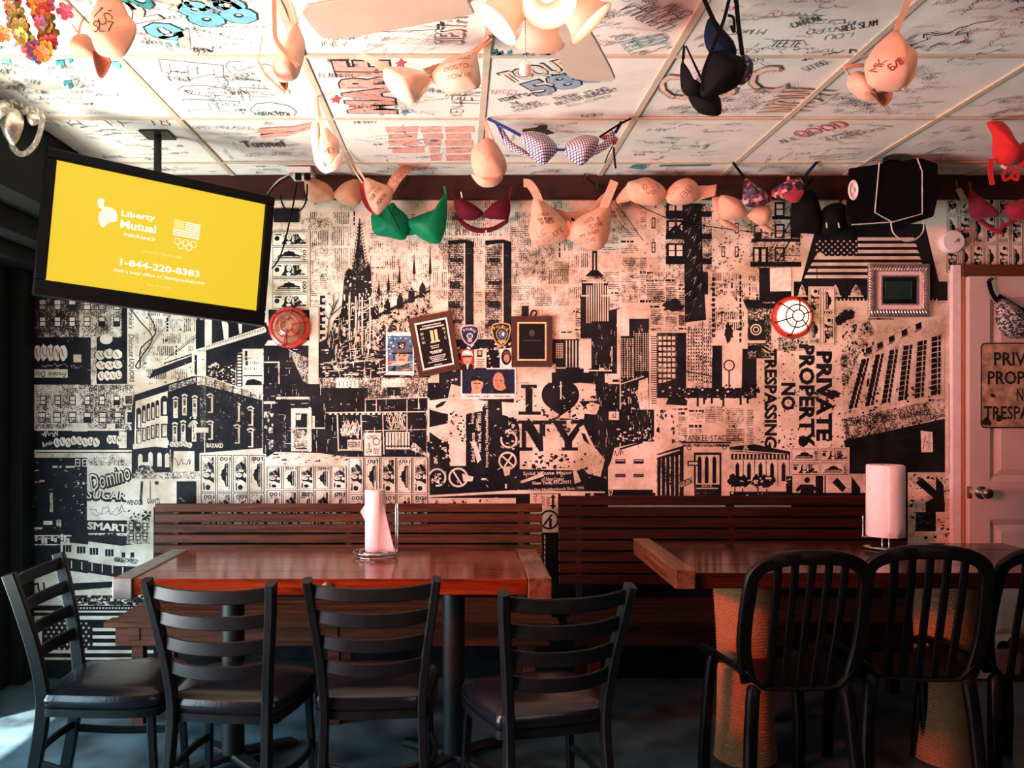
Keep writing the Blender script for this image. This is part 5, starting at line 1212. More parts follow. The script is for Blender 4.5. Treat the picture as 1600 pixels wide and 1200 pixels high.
# the advertisement, laid out in screen fractions
from_img = {}
def su(x, y):
    """screen point seen at photograph pixel (x, y)"""
    o_ = V((0, 0, CZ)); d = px(x, y, 1.0) - o_; Mi = TM.inverted(); a = Mi @ o_; b = (Mi.to_3x3() @ d); t = -a.y / b.y; p = a + b*t
    return p.x, p.z
def spoly(mb, pts, mi=0, e=0.0008): mb.add([TM @ V((*((su(*p)[0], -e, su(*p)[1])),)) for p in pts], [tuple(range(len(pts)))], mi)
def stext(mb, body, p0, p1, h, mi=0, bold=0.02):
    """line of text between two photograph pixels along its baseline"""
    a, b = V((*su(*p0), 0)), V((*su(*p1), 0)); u = b-a; L = u.length; u.normalize(); n_ = V((-u.y, u.x, 0)); vs, fs, _ = text_geo(body, bold)
    mb.add([TM @ V(((a+u*x*L+n_*y*h).x, -0.0008, (a+u*x*L+n_*y*h).y)) for x, y in vs], fs, mi)
ad = MB()
zs_ = 140/7.5
def z_(x, y): return (140 + x/7.5, 300 + y/7.5)
stext(ad, 'Liberty', z_(372, 305), z_(770, 360), 0.031, 0, .03); stext(ad, 'Mutual', z_(358, 418), z_(776, 490), 0.033, 0, .03); stext(ad, 'INSURANCE', z_(405, 515), z_(765, 580), 0.013, 0, .03)
ad.build('wordmark', [m_screenw, m_screenf, m_screen], parent=sc); ad = MB()
stext(ad, 'PROUD PARTNER', z_(620, 712), z_(1092, 790), 0.011, 1, .01); stext(ad, '1-844-220-8383', z_(355, 858), z_(1285, 1003), 0.028, 0, .03)
stext(ad, 'Visit a local office or libertymutual.com', z_(272, 940), z_(1345, 1100), 0.017, 0, .02); stext(ad, 'Not all states', z_(672, 1100), z_(948, 1138), 0.012, 1, .0)
ad.build('contact_lines', [m_screenw, m_screenf, m_screen], parent=sc); ad = MB()
spoly(ad, [z_(*p) for p in ((105, 300), (115, 240), (145, 220), (140, 195), (105, 180), (92, 120), (100, 90), (130, 70), (178, 92), (165, 130), (165, 175), (205, 170), (255, 185), (300, 220), (325, 265), (322, 320), (310, 350), (270, 350), (225, 360), (155, 420), (125, 385), (108, 345))])
for k in range(5): a = z_(165+k*20, 185+k*8); b = z_(150+k*18, 380-k*8); spoly(ad, [(a[0]-.25, a[1]), (a[0]+.25, a[1]), (b[0]+.25, b[1]), (b[0]-.25, b[1])], 2, 0.0012)
ad.build('statue_emblem', [m_screenw, m_screenf, m_screen], parent=sc); ad = MB()
fl = [z_(*p) for p in ((990, 315), (1300, 385), (1280, 568), (975, 508))]
def fq(u, v): 
    t_ = [fl[0][k]*(1-u)+fl[1][k]*u for k in (0, 1)]; b_ = [fl[3][k]*(1-u)+fl[2][k]*u for k in (0, 1)]; return (t_[0]*(1-v)+b_[0]*v, t_[1]*(1-v)+b_[1]*v)
for k in range(7): u0 = .43 if k < 4 else 0; spoly(ad, [fq(u0, k/7+.01), fq(1, k/7+.01), fq(1, (k+.72)/7), fq(u0, (k+.72)/7)])
spoly(ad, [fq(0, .0), fq(.4, .0), fq(.4, .55), fq(0, .55)], 1, 0.0007)
ad.build('flag_emblem', [m_screenw, m_screenf, m_screen], parent=sc); ad = MB()
for cx_, cy_ in ((1030, 578), (1125, 598), (1215, 615), (1072, 630), (1165, 648)):
    o_ = ell(*z_(cx_, cy_), 5.4, 5.4, 20); i_ = ell(*z_(cx_, cy_), 4.3, 4.3, 20)
    for k in range(20): spoly(ad, [o_[k], o_[(k+1) % 20], i_[(k+1) % 20], i_[k]])
ad.build('ring_emblem', [m_screenw, m_screenf, m_screen], parent=sc)
mb = MB(); c = TM @ V((0, 0.11, 0.05)); top = V((c.x-0.02, c.y+0.06, CE))
mb.tube([c + V((0, 0.02, 0)), V((top.x, top.y, c.z)), top], 0.016, 10); mb.box((top.x-.06, top.y-.06, CE-0.006), (top.x+.06, top.y+.06, CE)); mb.build('ceiling_bracket', m_blackm, parent=tv, smooth=30)
MB().tube(spline([TM @ V((-0.1, 0.07, -0.27)), px(217, 500, 3.9), px(238, 528, 4.25), px(222, 556, 4.27), px(212, 572, 4.28), px(219, 573, 4.28), px(220, 545, 4.27), px(243, 520, 4.25), px(232, 490, 3.9)], 6), 0.003, 6).build('cable', m_black, parent=tv, smooth=60)

# socket and leads at the top of the wall beside the television
so = thing('power_socket', 'white power socket with black plugs under the ceiling right of the television', 'socket', px(470, 278, 4.2))
p_ = px(470, 272, 4.15)
MB().box((p_.x-.055, 4.10, CE-.030), (p_.x+.055, 4.27, CE-.003)).build('socket_box', m_wpl, parent=so, bevel=0.003)
for k, x in enumerate((466, 480)): q_ = px(x, 277, 4.12); MB().box((q_.x-.014, 4.11, CE-.062), (q_.x+.014, 4.14, CE-.031)).build('plug', m_black, parent=so, bevel=0.003)
for pts in (((464, 286), (456, 330), (440, 395), (425, 420)), ((480, 288), (478, 315), (466, 330), (445, 325), (438, 305)), ((452, 275), (430, 290), (418, 305))):
    MB().tube(spline([px(a, b, 4.09) for k, (a, b) in enumerate(pts)], 6), 0.0042, 6).build('lead', m_black, parent=so, smooth=60)
MB().tube(spline([px(a, b, 4.10) for a, b in ((456, 272), (435, 282), (418, 304))], 6), 0.004, 6).build('lead', m_cord, parent=so, smooth=60, label='white lead')

# wedge-shaped speaker high on the wall, tied with white cord
sp = thing('speaker', 'black carpeted wedge speaker tied with white cord below the ceiling', 'speaker', px(1395, 350, 3.95))
fo = [(1326, 262), (1440, 246), (1466, 255), (1468, 300), (1460, 338), (1438, 345), (1390, 349), (1330, 349), (1321, 332)]
A = [px(x, y, 3.90) for x, y in fo]; c_ = sum(A, V())/len(A); B = [V((c_.x+.05+(p.x-c_.x)*.80, 4.12, c_.z+(p.z-c_.z)*.80)) for p in A]; n = len(A)
MB().add(A+B, [tuple(range(n))[::-1], tuple(range(n, 2*n))] + [(i, (i+1) % n, n+(i+1) % n, n+i) for i in range(n)]).build('cabinet', m_carpet, parent=sp, bevel=0.008)
HM = Matrix.Translation(px(1333, 297, 3.896)) @ Matrix.Rotation(PI/2, 4, 'X') @ Matrix.Scale(0.5, 4, V((1, 0, 0)))
MB().lathe([(0.046, 0), (0.046, 0.004), (0.040, 0.006), (0.026, -0.001), (0.012, -0.001), (0.010, 0.004), (0, 0.006)], 24, 0, HM).build('horn', m_wpl, parent=sp, smooth=50)
for pts in (((1374, 254), (1367, 332), (1394, 347)), ((1433, 247), (1441, 268), (1441, 334), (1394, 347), (1331, 351))):
    MB().tube([px(a, b, 3.894) for a, b in pts], 0.0028, 6).build('cord', m_cord, parent=sp, smooth=30)
MB().tube(spline([px(a, b, 3.9) for a, b in ((1392, 348), (1396, 364), (1412, 376), (1430, 374), (1442, 362), (1443, 346))], 6), 0.003, 6).build('cord', m_cord, parent=sp, smooth=60)
mb = MB(); c = px(1394, 246, 3.95); mb.box((c.x-.03, 3.92, c.z-.02), (c.x+.03, 3.98, CE)); mb.box((c.x-.03, 4.10, 2.25), (c.x+.03, D, 2.33)); mb.build('bracket', m_blackm, parent=sp, bevel=0.003)
MB().box((c.x-.25, 3.893, c.z-.055), (c.x-.21, 3.90, c.z-.05)).build('badge', m_cord, parent=sp)

# caged bulkhead lamps
m_amber = mat('dusty_amber_glass', (0.42, 0.20, 0.11), 0.18, var=0.25, scale=14, coat=0.5)
m_lit = glow('lit_lamp_glass', (1.0, 0.80, 0.52), 3.0)
def bulkhead(x, y, lit, label):
    c = wpt(x, y); t = thing('bulkhead_lamp', label, 'wall lamp', c, 0, 'red caged lamps on the mural')
    M = Matrix.Translation(c) @ Matrix.Rotation(PI/2, 4, 'X')
    MB().lathe([(0, 0), (.104, 0), (.106, .012), (.101, .024), (.088, .030), (.082, .024), (.0, .024)], 40, 0, M).build('base_ring', m_red, parent=t, smooth=40)
    prof = [(.081, .024)] + [(.081*math.cos(a*PI/16), .024+.050*math.sin(a*PI/16)) for a in range(1, 8)] + [(0, .074)]
    MB().lathe(prof, 32, 0, M).build('glass', m_lit if lit else m_amber, parent=t, smooth=60)
    g = MB()
    def rg(r, z): return [M @ V((r*math.cos(2*PI*i/32), r*math.sin(2*PI*i/32), z)) for i in range(32)]
    g.tube(rg(.056, .073), .0036, 6, 0, True); g.tube(rg(.028, .085), .0036, 6, 0, True)
    for k in range(6):
        a = k*PI/3+.3; u = (math.cos(a), math.sin(a))
        g.tube(spline([M @ V((u[0]*r, u[1]*r, z)) for r, z in ((.100, .020), (.086, .052), (.056, .073), (.028, .085))], 4), .0036, 6)
    g.build('wire_guard', m_red if not lit else mat('backlit_red_wire', (0.05, 0.008, 0.005), .6, spec=.1), parent=t, smooth=60)  # lit lamp's guard darkened in colour, a silhouette against the glow
    s_ = MB()
    for a in (.6, 2.4, 4.4): s_.lathe([(.006, 0), (.006, .003), (0, .004)], 8, 0, M @ Matrix.Translation((.095*math.cos(a), .095*math.sin(a), .026)))
    s_.build('screw', m_blackm, parent=t)
    if lit:
        l = bpy.data.lights.new('lamp_light', 'POINT'); l.energy = 1.6; l.color = (1, .72, .42); l.shadow_soft_size = .05
        lo = bpy.data.objects.new('lamp_light', l); COL.objects.link(lo); lo.location = c + V((0, -.30, 0))
bulkhead(453, 512, False, 'unlit red caged round wall lamp below the television corner')
bulkhead(1237, 496, True, 'lit red caged round wall lamp left of the silver picture frame')

# carved silver picture frame
m_silver = mat('antique_silver', (0.62, 0.52, 0.50), 0.28, 0.85, var=0.25, scale=60)
m_mount = mat('pink_white_mount', (0.72, 0.56, 0.60), 0.6, var=0.05); m_glassd = mat('dark_glass', (0.006, 0.010, 0.009), 0.08, var=0.2); m_green = mat('dark_green_glass', (0.012, 0.035, 0.026), 0.15, var=0.2)
pf = thing('picture_frame', 'silver carved picture frame with a white mount round a small dark picture', 'picture', wpt(1402, 495))
x_0, x_1, y_0, y_1 = 1354, 1450, 413, 496
def prism(mb, x0_, y0_, x1_, y1_, e0, e1, mi=0):
    a, b = wpt(x0_, y1_), wpt(x1_, y0_); mb.box((a.x, D-e1, a.z), (b.x, D-e0, b.z), mi); return mb
def fourbars(x0_, y0_, x1_, y1_, w_, e0, e1):
    m = MB(); prism(m, x0_, y0_, x1_, y0_+w_, e0, e1); prism(m, x0_, y1_-w_, x1_, y1_, e0, e1); prism(m, x0_, y0_+w_, x0_+w_, y1_-w_, e0, e1); prism(m, x1_-w_, y0_+w_, x1_, y1_-w_, e0, e1); return m
fm = fourbars(x_0, y_0, x_1, y_1, 12, .004, .022); o_ = fm.build('moulding', m_silver, parent=pf, bevel=0.005)
kn = MB()
def leaf(cx_, cy_, ang):
    c_ = wpt(cx_, cy_, .023); M = Matrix.Translation(c_) @ Matrix.Rotation(ang, 4, 'Y') @ Matrix.Diagonal((.0065, .006, .018, 1))
    kn.lathe([(0, -1), (.6, -.7), (1, 0), (.6, .7), (0, 1)], 6, 0, M)
for k in range(19): leaf(x_0+6+k*4.7, y_0+6, .5); leaf(x_0+6+k*4.7, y_1-6, -.5)
for k in range(15): leaf(x_0+6, y_0+11+k*4.4, PI/2+.5); leaf(x_1-6, y_0+11+k*4.4, PI/2-.5)
kn.build('carved_leaves', m_silver, parent=pf, smooth=50)
MB_ = MB(); prism(MB_, x_0+12, y_0+12, x_1-12, y_1-12, .006, .010); MB_.build('mount', m_mount, parent=pf)
fourbars(1375, 431, 1433, 477, 2.2, .010, .014).build('inner_rim', m_silver, parent=pf)
q = MB(); prism(q, 1377, 433, 1431, 475, .0095, .011); q.build('glass', m_glassd, parent=pf)
q = MB(); prism(q, 1381, 440, 1422, 468, .0112, .0125); q.build('picture_print', m_green, parent=pf)
q = MB(); prism(q, 1380.5, 440, 1382, 468, .012, .0135); prism(q, 1421.5, 440, 1423, 468, .012, .0135); q.build('corner_clip', m_brass, parent=pf)

# plaques
m_walnut = wood('walnut_plaque', (0.020, 0.005, 0.004), (0.060, 0.015, 0.010), 0.35, 0.0, 2, 4); m_plate = mat('black_plaque_plate', (0.006, 0.007, 0.008), 0.35, var=0.2, spec=0.06)
m_pale = mat('engraved_white', (0.74, 0.66, 0.58), 0.5); m_gold = mat('engraved_gold', (0.75, 0.52, 0.28), 0.4, 0.3)
def plaque(corners, label, inner, border):
    c = [V((a, b, 0)) for a, b in corners]; cen = sum(c, V())/4
    t = thing('plaque', label, 'plaque', wpt(cen.x, max(p.y for p in c)))
    def quad(k, e, mi, mb):
        mb.add([wpt(*(cen + (p-cen)*k).xy, e) for p in c], [(0, 1, 2, 3)], mi)
    bd = MB(); A = [wpt(p.x, p.y, .022) for p in c]; B = [wpt(p.x, p.y, .002) for p in c]
    bd.add(A+B, [(0, 1, 2, 3)] + [(i, (i+1) % 4, 4+(i+1) % 4, 4+i) for i in range(4)] + [(7, 6, 5, 4)])
    bd.build('board', m_walnut, parent=t, bevel=0.004)
    pl = MB()
    def uv(u, v): a = c[0].lerp(c[1], u); b = c[3].lerp(c[2], u); return a.lerp(b, v).xy
    g = inner; h = g*.8
    E4 = [uv(g, h), uv(1-g, h), uv(1-g, 1-h), uv(g, 1-h)]; e1, e0 = .0245, .0215
    pl.add([wpt(*p, e1) for p in E4] + [wpt(*p, e0) for p in E4], [(0, 1, 2, 3)] + [(i, (i+1) % 4, 4+(i+1) % 4, 4+i) for i in range(4)]); po = pl.build('plate', m_plate, parent=t)
    en = MB(); g2 = g+.018; h2 = h+.014
    In = [uv(g2+.012, h2+.01), uv(1-g2-.012, h2+.01), uv(1-g2-.012, 1-h2-.01), uv(g2+.012, 1-h2-.01)]; Ou = [uv(g-.01, h-.008), uv(1-g+.01, h-.008), uv(1-g+.01, 1-h+.008), uv(g-.01, 1-h+.008)]
    en.add([wpt(*p, .0248) for p in Ou + In], [(i, (i+1) % 4, 4+(i+1) % 4, 4+i) for i in range(4)], border)
    def txt(body, u, v, w_, h, mi=0, bold=.01):
        vs, fs, _ = text_geo(body, bold); en.add([wpt(*uv(u+a*w_, v+(1-b)*h), .0250) for a, b in vs], fs, mi)
    return t, en, uv, txt
t, en, uv, txt = plaque([(639, 500), (704, 487), (718, 576), (656, 589)], 'tilted walnut memorial plaque with white lettering and gold towers', .12, 0)
# (names on the plate are left as unreadable rules of type, as in the photograph)
def rules(u, v, w_, h, n): 
    k = 0; q = u
    while q < u+w_: l = R.uniform(.02, .05); en.add([wpt(*p, .0250) for p in (uv(q, v), uv(q+l, v), uv(q+l, v+h), uv(q, v+h))], [(0, 1, 2, 3)], 0); q += l+.012
rules(.28, .155, .44, .02, 5); rules(.22, .195, .56, .025, 5)
txt('09', .21, .27, .07, .045); txt('11', .22, .345, .05, .045); txt('01', .21, .42, .07, .045); txt('W', .74, .25, .075, .045); txt('T', .76, .325, .05, .045); txt('C', .755, .40, .055, .05)
for a in (.44, .54): en.add([wpt(*p, .0250) for p in (uv(a, .26), uv(a+.07, .26), uv(a+.07, .45), uv(a, .45))], [(0, 1, 2, 3)], 1)
en.add([wpt(*p, .0250) for p in (uv(.41, .45), uv(.64, .45), uv(.64, .475), uv(.41, .475))], [(0, 1, 2, 3)], 1)
for v, w_ in ((.52, .22), (.555, .18), (.61, .28), (.645, .2), (.70, .36), (.73, .32), (.76, .26), (.79, .46), (.85, .18), (.88, .24)): rules(.5-w_/2, v, w_, .03 if v == .61 else .016, 4)
en.build('engraving', [m_pale, m_gold], parent=t)
t, en, uv, txt = plaque([(800, 496), (861, 496), (861, 572), (800, 572)], 'upright walnut plaque with a blank black plate and gold border', .14, 1)
en.add([wpt(*uv(.5+.07*math.cos(a*.6), .33+.07*math.sin(a*.6)), .0249) for a in range(11)], [tuple(range(11))], 2)
for k in range(11): en.add([wpt(*p, .0249) for p in (uv(.28+k*.042, .47), uv(.31+k*.042, .47), uv(.31+k*.042, .49), uv(.28+k*.042, .49))], [(0, 1, 2, 3)], 2)
en.build('engraving', [m_pale, m_gold, mat('dim_engraving', (0.02, 0.022, 0.022), .4)], parent=t)
MB().tube(spline([wpt(828, 497, .012), wpt(831, 486, .008), wpt(838, 488, .010), wpt(834, 497, .012)], 5), .004, 6).build('hanging_loop', m_black, parent=t, smooth=60)

# photographs, cards and cloth badges pinned to the mural
PHM = [mat('photo_paper', (0.82, 0.72, 0.66), .35, spec=.08), mat('photo_navy', (0.012, 0.016, 0.035), .3, spec=.08), mat('photo_skin', (0.62, 0.30, 0.19), .35, spec=.08), mat('photo_black', (0.010, 0.010, 0.012), .3, spec=.08), mat('photo_blue', (0.045, 0.14, 0.26), .3, spec=.08),
       mat('photo_grey', (0.09, 0.10, 0.12), .3, spec=.08), mat('photo_red', (0.40, 0.04, 0.05), .3, spec=.08), mat('photo_hair', (0.11, 0.045, 0.03), .35, spec=.08), mat('photo_cream', (0.78, 0.60, 0.42), .4, spec=.08), mat('photo_gold', (0.55, 0.36, 0.12), .35, spec=.08), mat('photo_silver', (0.42, 0.42, 0.48), .35, spec=.08), mat('photo_deep_skin', (0.50, 0.22, 0.14), .35, spec=.08)]
class Card:
    def __init__(s, name, label, cat, pts, base=0, e=.0045, group=None):
        s.t = thing(name, label, cat, wpt(sum(p[0] for p in pts)/len(pts), max(p[1] for p in pts))); s.e = e; s.n = 0
        n = len(pts); mb = MB(); mb.add([wpt(*p, e) for p in pts] + [wpt(*p, .0035) for p in pts], [tuple(range(n)), tuple(range(n, 2*n))[::-1]] + [(i, (i+1) % n, n+(i+1) % n, n+i) for i in range(n)])
        mb.build('paper', PHM[base], parent=s.t); s.mb = MB()
        if group: s.t['group'] = group
    def p(s, pts, mi): s.n += 1; flat(s.mb, pts, s.e + .0001 + s.n*.00003, mi); return s
    def d(s, cx_, cy_, rx_, ry_, mi, n=18): return s.p(ell(cx_, cy_, rx_, ry_, n), mi)
    def r(s, a, b, c, d_, mi): return s.p([(a, b), (c, b), (c, d_), (a, d_)], mi)
    def tx(s, body, x, y, w_, h, mi, rot=0, bold=.02): s.n += 1; wtext(s.mb, body, x, y, w_, h, s.e+.0001+s.n*.00003, mi, rot, bold); return s
    def done(s): s.mb.build('print', PHM, parent=s.t)
def face(k, cx_, cy_, w_, h, skin=2, moust=False):
    k.d(cx_, cy_, w_, h, skin, 22); k.p([(cx_-w_*.62, cy_-h*.18), (cx_-w_*.2, cy_-h*.14), (cx_-w_*.2, cy_-h*.04), (cx_-w_*.62, cy_-h*.06)], 7); k.p([(cx_+w_*.62, cy_-h*.18), (cx_+w_*.2, cy_-h*.14), (cx_+w_*.2, cy_-h*.04), (cx_+w_*.62, cy_-h*.06)], 7)
    k.p([(cx_-w_*.12, cy_+h*.05), (cx_+w_*.12, cy_+h*.05), (cx_+w_*.2, cy_+h*.26), (cx_-w_*.2, cy_+h*.26)], 11)
    if moust: k.p([(cx_-w_*.5, cy_+h*.5), (cx_-w_*.3, cy_+h*.30), (cx_, cy_+h*.34), (cx_+w_*.3, cy_+h*.30), (cx_+w_*.5, cy_+h*.5), (cx_+w_*.2, cy_+h*.44), (cx_-w_*.2, cy_+h*.44)], 7)
    else: k.p([(cx_-w_*.38, cy_+h*.46), (cx_+w_*.38, cy_+h*.46), (cx_+w_*.2, cy_+h*.58), (cx_-w_*.2, cy_+h*.58)], 6)
k = Card('photograph', 'white-bordered photo of a firefighter with a moustache in a dark helmet', 'photograph', [(603, 519), (647, 519), (647, 586), (603, 586)])
k.r(606, 525, 645, 580, 4); 
for x, y in ((609, 528), (617, 529), (626, 528), (634, 529), (611, 536), (609, 545), (641, 532), (610, 553), (614, 541)): k.p([(x+(2 if q % 2 == 0 else .8)*math.sin(q*PI/5), y-(2 if q % 2 == 0 else .8)*math.cos(q*PI/5)) for q in range(10)], 0)
k.r(606, 560, 612, 572, 6); k.p([(609, 580), (616, 572), (622, 566), (638, 566), (643, 574), (645, 580)], 3); k.p([(618, 580), (620, 568), (630, 574), (638, 566), (640, 580)], 5)
face(k, 628, 557, 10, 14, 2, True); k.p([(613, 551), (615, 540), (620, 533), (628, 530), (637, 534), (641, 543), (644, 550), (640, 552), (618, 552)], 5); k.p([(612, 552), (645, 550), (645, 553), (613, 554)], 3); k.p([(621, 535), (634, 535), (632, 545), (623, 545)], 3); k.tx('46', 624, 537, 7, 6, 0); k.done()
k = Card('photograph', 'small photo of an officer in a white peaked cap beside the card', 'photograph', [(720, 546), (740, 546), (740, 578), (720, 578)], 1)
k.r(720, 546, 740, 578, 6); k.p([(720, 578), (722, 570), (730, 566), (738, 570), (740, 578)], 3); k.p([(728, 568), (733, 568), (731, 577), (730, 577)], 0); face(k, 730, 561, 6.6, 9.5); k.p([(721, 556), (723, 549), (730, 547), (737, 549), (739, 556), (730, 553)], 0); k.p([(723, 556), (737, 556), (736, 558.5), (724, 558.5)], 3); k.done()
k = Card('prayer_card', 'small cream memorial card with a tiny picture', 'card', [(741, 546), (760, 545), (760, 578), (741, 578)], 8)
k.r(745, 547, 754, 558, 5); k.d(749.5, 552, 2.4, 3.4, 2); k.p([(745, 558), (747, 555), (752, 555), (754, 558)], 3); [k.r(744, 561+q*3, 757-(q % 3), 562+q*3, 7) for q in range(5)]; k.done()
k = Card('photograph', 'white-edged portrait of a helmeted firefighter in an oval', 'photograph', [(781, 545), (800, 544), (800, 575), (781, 575)], 0)
k.d(791, 558, 8, 12.5, 3); face(k, 791.5, 560, 4.4, 6.4, 11); k.p([(784.5, 556), (787, 550), (791, 548), (796, 550), (798.5, 556), (791, 554)], 7); k.done()
k = Card('photograph', 'wide photo of two men, one in a dark cap, with a white caption edge', 'photograph', [(720, 575), (806, 575), (807, 623), (720, 624)], 0)
k.r(722, 577, 804, 615, 1); k.p([(736, 615), (738, 606), (752, 606), (752, 615)], 2); face(k, 745.5, 600, 9.5, 12); k.p([(736, 596), (737, 590), (745, 588), (754, 591), (755, 597), (746, 594)], 3)
k.p([(774, 606), (788, 600), (792, 608), (778, 612)], 11); face(k, 779, 596, 9, 14, 11); k.p([(768, 615), (774, 608), (783, 611), (792, 606), (800, 615)], 3); k.r(741, 599, 750, 600, 3)
for a, b in ((730, 750), (756, 764), (772, 796)):
    x = a
    while x < b: k.p([(x, 619), (x+1, 617.5), (x+1.6, 620), (x+.7, 621)], 7); x += 2.3
k.done()
def shield(cx_, cy_, w_, h): return [(cx_-w_*.55, cy_-h*.42), (cx_-w_*.25, cy_-h*.47), (cx_, cy_-h*.5), (cx_+w_*.25, cy_-h*.47), (cx_+w_*.55, cy_-h*.42), (cx_+w_*.62, cy_-h*.2), (cx_+w_*.5, cy_+h*.15), (cx_+w_*.3, cy_+h*.36), (cx_, cy_+h*.5), (cx_-w_*.3, cy_+h*.36), (cx_-w_*.5, cy_+h*.15), (cx_-w_*.62, cy_-h*.2)]
def arcword(k, body, cx_, cy_, r_, mi):
    for q, ch in enumerate(body): a = math.radians(-90 + (q-(len(body)-1)/2)*17); k.tx(ch, cx_+r_*math.cos(a)-1.5, cy_+r_*math.sin(a)-2, 3, 4, mi, math.degrees(a)+90, .03)
k = Card('cloth_badge', 'silver-edged navy police shoulder patch', 'patch', shield(734, 524, 25, 34), 10); k.p(shield(734, 524, 21, 29), 1); arcword(k, 'POLICE', 734, 528, 14, 10); k.d(734, 525, 5, 5, 10); k.d(734, 525, 3.4, 3, 4); k.p([(730, 528), (738, 528), (737, 535), (731, 535)], 6); [k.r(731, 529+q*2, 737, 530+q*2, 0) for q in range(3)]; k.done()
k = Card('cloth_badge', 'gold-edged navy police shoulder patch', 'patch', shield(783, 523, 25, 39), 9); k.p(shield(783, 523, 22, 35), 3); arcword(k, 'POLICE', 783, 527, 17, 9); k.d(784, 522, 9, 10, 9); k.d(784, 522, 8, 9, 1); k.d(784, 522, 6, 6.6, 4); k.d(782, 520, 2.4, 2, 6); k.d(786, 522, 2, 3, 0); k.p([(777, 532), (791, 532), (788, 536), (780, 536)], 9); k.d(783, 537, 1.8, 1.8, 9); k.done()
k = Card('paper_note', 'blank pinkish-white square sheet pinned beside the lit lamp', 'paper', [(1202.5, 419), (1235.5, 418), (1235.5, 455), (1203, 455.5)], 0); k.r(1204.6, 451, 1205.6, 452, 3); k.done()
k = Card('sticker', 'small white sticker with a scribble on the black base of the stock exchange print', 'sticker', [(1438, 673), (1456, 675), (1457, 706), (1439, 706.5)], 0)
k.p([(1441, 700), (1445, 680), (1446, 680), (1442, 701)], 3); k.p([(1444, 692), (1448, 688), (1449, 694), (1446, 690)], 3); k.tx('WICKEDEST', 1453, 678, 26, 3.5, 3, 90, .0); k.done()
# smoke alarm
t = thing('smoke_alarm', 'round white smoke alarm above the door frame', 'alarm', wpt(1484, 379)); M = Matrix.Translation(wpt(1484, 379)) @ Matrix.Rotation(PI/2, 4, 'X')
MB().lathe([(0, 0), (.056, 0), (.057, .030), (.052, .037), (.0, .040)], 36, 0, M).build('housing', m_wpl, parent=t, smooth=35)
vt = MB()
for q in range(4): 
    pts = [M @ V((.010*q*.5*0+(.012+.005*q)*math.cos(a), (.012+.005*q)*math.sin(a), .0405-.0004*q)) for a in (-.15, .1, .35, .6)]; vt.tube(pts, .0009, 5)
vt.box(tuple(wpt(1484, 381, .0415)), tuple(wpt(1487, 380, .040))); vt.build('vents', m_black, parent=t)
# dark string sagging along the wall, with small wooden pegs
cs = thing('string', 'thin black string sagging across the mural below the beam', 'string', wpt(1040, 350))
pts = [(910, 279, .05), (935, 295, .055), (955, 306, .12), (985, 320, .10), (1000, 328, .06), (1050, 347, .04), (1100, 355, .03), (1160, 363, .03), (1215, 366, .03), (1290, 362, .05), (1325, 358, .06)]
MB().tube(spline([wpt(*p) for p in pts], 5), .0022, 6).build('cord', m_black, parent=cs, smooth=60)
for x, y in ((911, 281), (930, 294), (1052, 348)): MB().box(tuple(wpt(x-1.3, y+8, .060)), tuple(wpt(x+1.3, y-5, .050))).build('peg', m_blackm, parent=cs)
MB().tube([wpt(x, y, .03) for x, y in ((960, 318), (980, 345), (1003, 378))], .0018, 6).build('cord', m_black, parent=cs, smooth=60)
tg = thing('paper_tag', 'yellowed paper tag hanging from the beam right of the speaker', 'tag', wpt(1495, 322)); MB().add([wpt(1487, 298, .03), wpt(1496, 296, .03), wpt(1506, 320, .05), wpt(1496, 324, .05)], [(0, 1, 2, 3)]).build('paper', mat('yellowed_paper', (.45, .36, .16), .8), parent=tg, solid=.001)
MB().tube([wpt(1488, 283, .031), wpt(1491, 298, .031)], .0012, 5).build('loop', m_cord, parent=tg)
# ------------------------------------------------------------------ ceiling fan with four glass shades
m_blade = mat('almond_fan_blade', (0.40, 0.35, 0.27), 0.5, var=0.08, scale=10)
m_fanw = mat('cream_fan_metal', (0.70, 0.62, 0.54), 0.35, var=0.05)
def shade_mat():
    m, nt, b = _nodes('frosted_peach_glass'); b.inputs['Base Color'].default_value = (0.86, 0.68, 0.60, 1); b.inputs['Roughness'].default_value = 0.3
    tr = nt.nodes.new('ShaderNodeBsdfTranslucent'); tr.inputs[0].default_value = (0.95, 0.74, 0.55, 1)
    n = nt.nodes.new('ShaderNodeTexNoise'); n.inputs['Scale'].default_value = 8
    mr = nt.nodes.new('ShaderNodeMapRange'); mr.inputs['To Min'].default_value = .22; mr.inputs['To Max'].default_value = .30; nt.links.new(n.outputs['Fac'], mr.inputs['Value'])
    mx = nt.nodes.new('ShaderNodeMixShader'); nt.links.new(mr.outputs[0], mx.inputs[0]); nt.links.new(b.outputs[0], mx.inputs[1]); nt.links.new(tr.outputs[0], mx.inputs[2])
    nt.links.new(mx.outputs[0], nt.nodes['Material Output'].inputs[0]); return m
m_shade = shade_mat()
fx, fy = 0.197, 2.0
fan = thing('ceiling_fan', 'cream ceiling fan with almond blades and four frosted glass lamp shades', 'ceiling fan', (fx, fy, CE))
FM = Matrix.Translation((fx, fy, 0))
MB().lathe([(0, CE-.001), (.085, CE-.001), (.088, CE-.03), (.05, CE-.045), (.05, CE-.06), (.125, CE-.075), (.132, CE-.11), (.125, CE-.15), (.08, CE-.165), (0, CE-.166)], 36, 0, FM).build('motor_housing', m_fanw, parent=fan, smooth=40)
MB().lathe([(0, CE-.166), (.062, CE-.168), (.066, CE-.19), (.055, CE-.215), (.02, CE-.235), (0, CE-.236)], 32, 0, FM).build('light_hub', m_fanw, parent=fan, smooth=40)
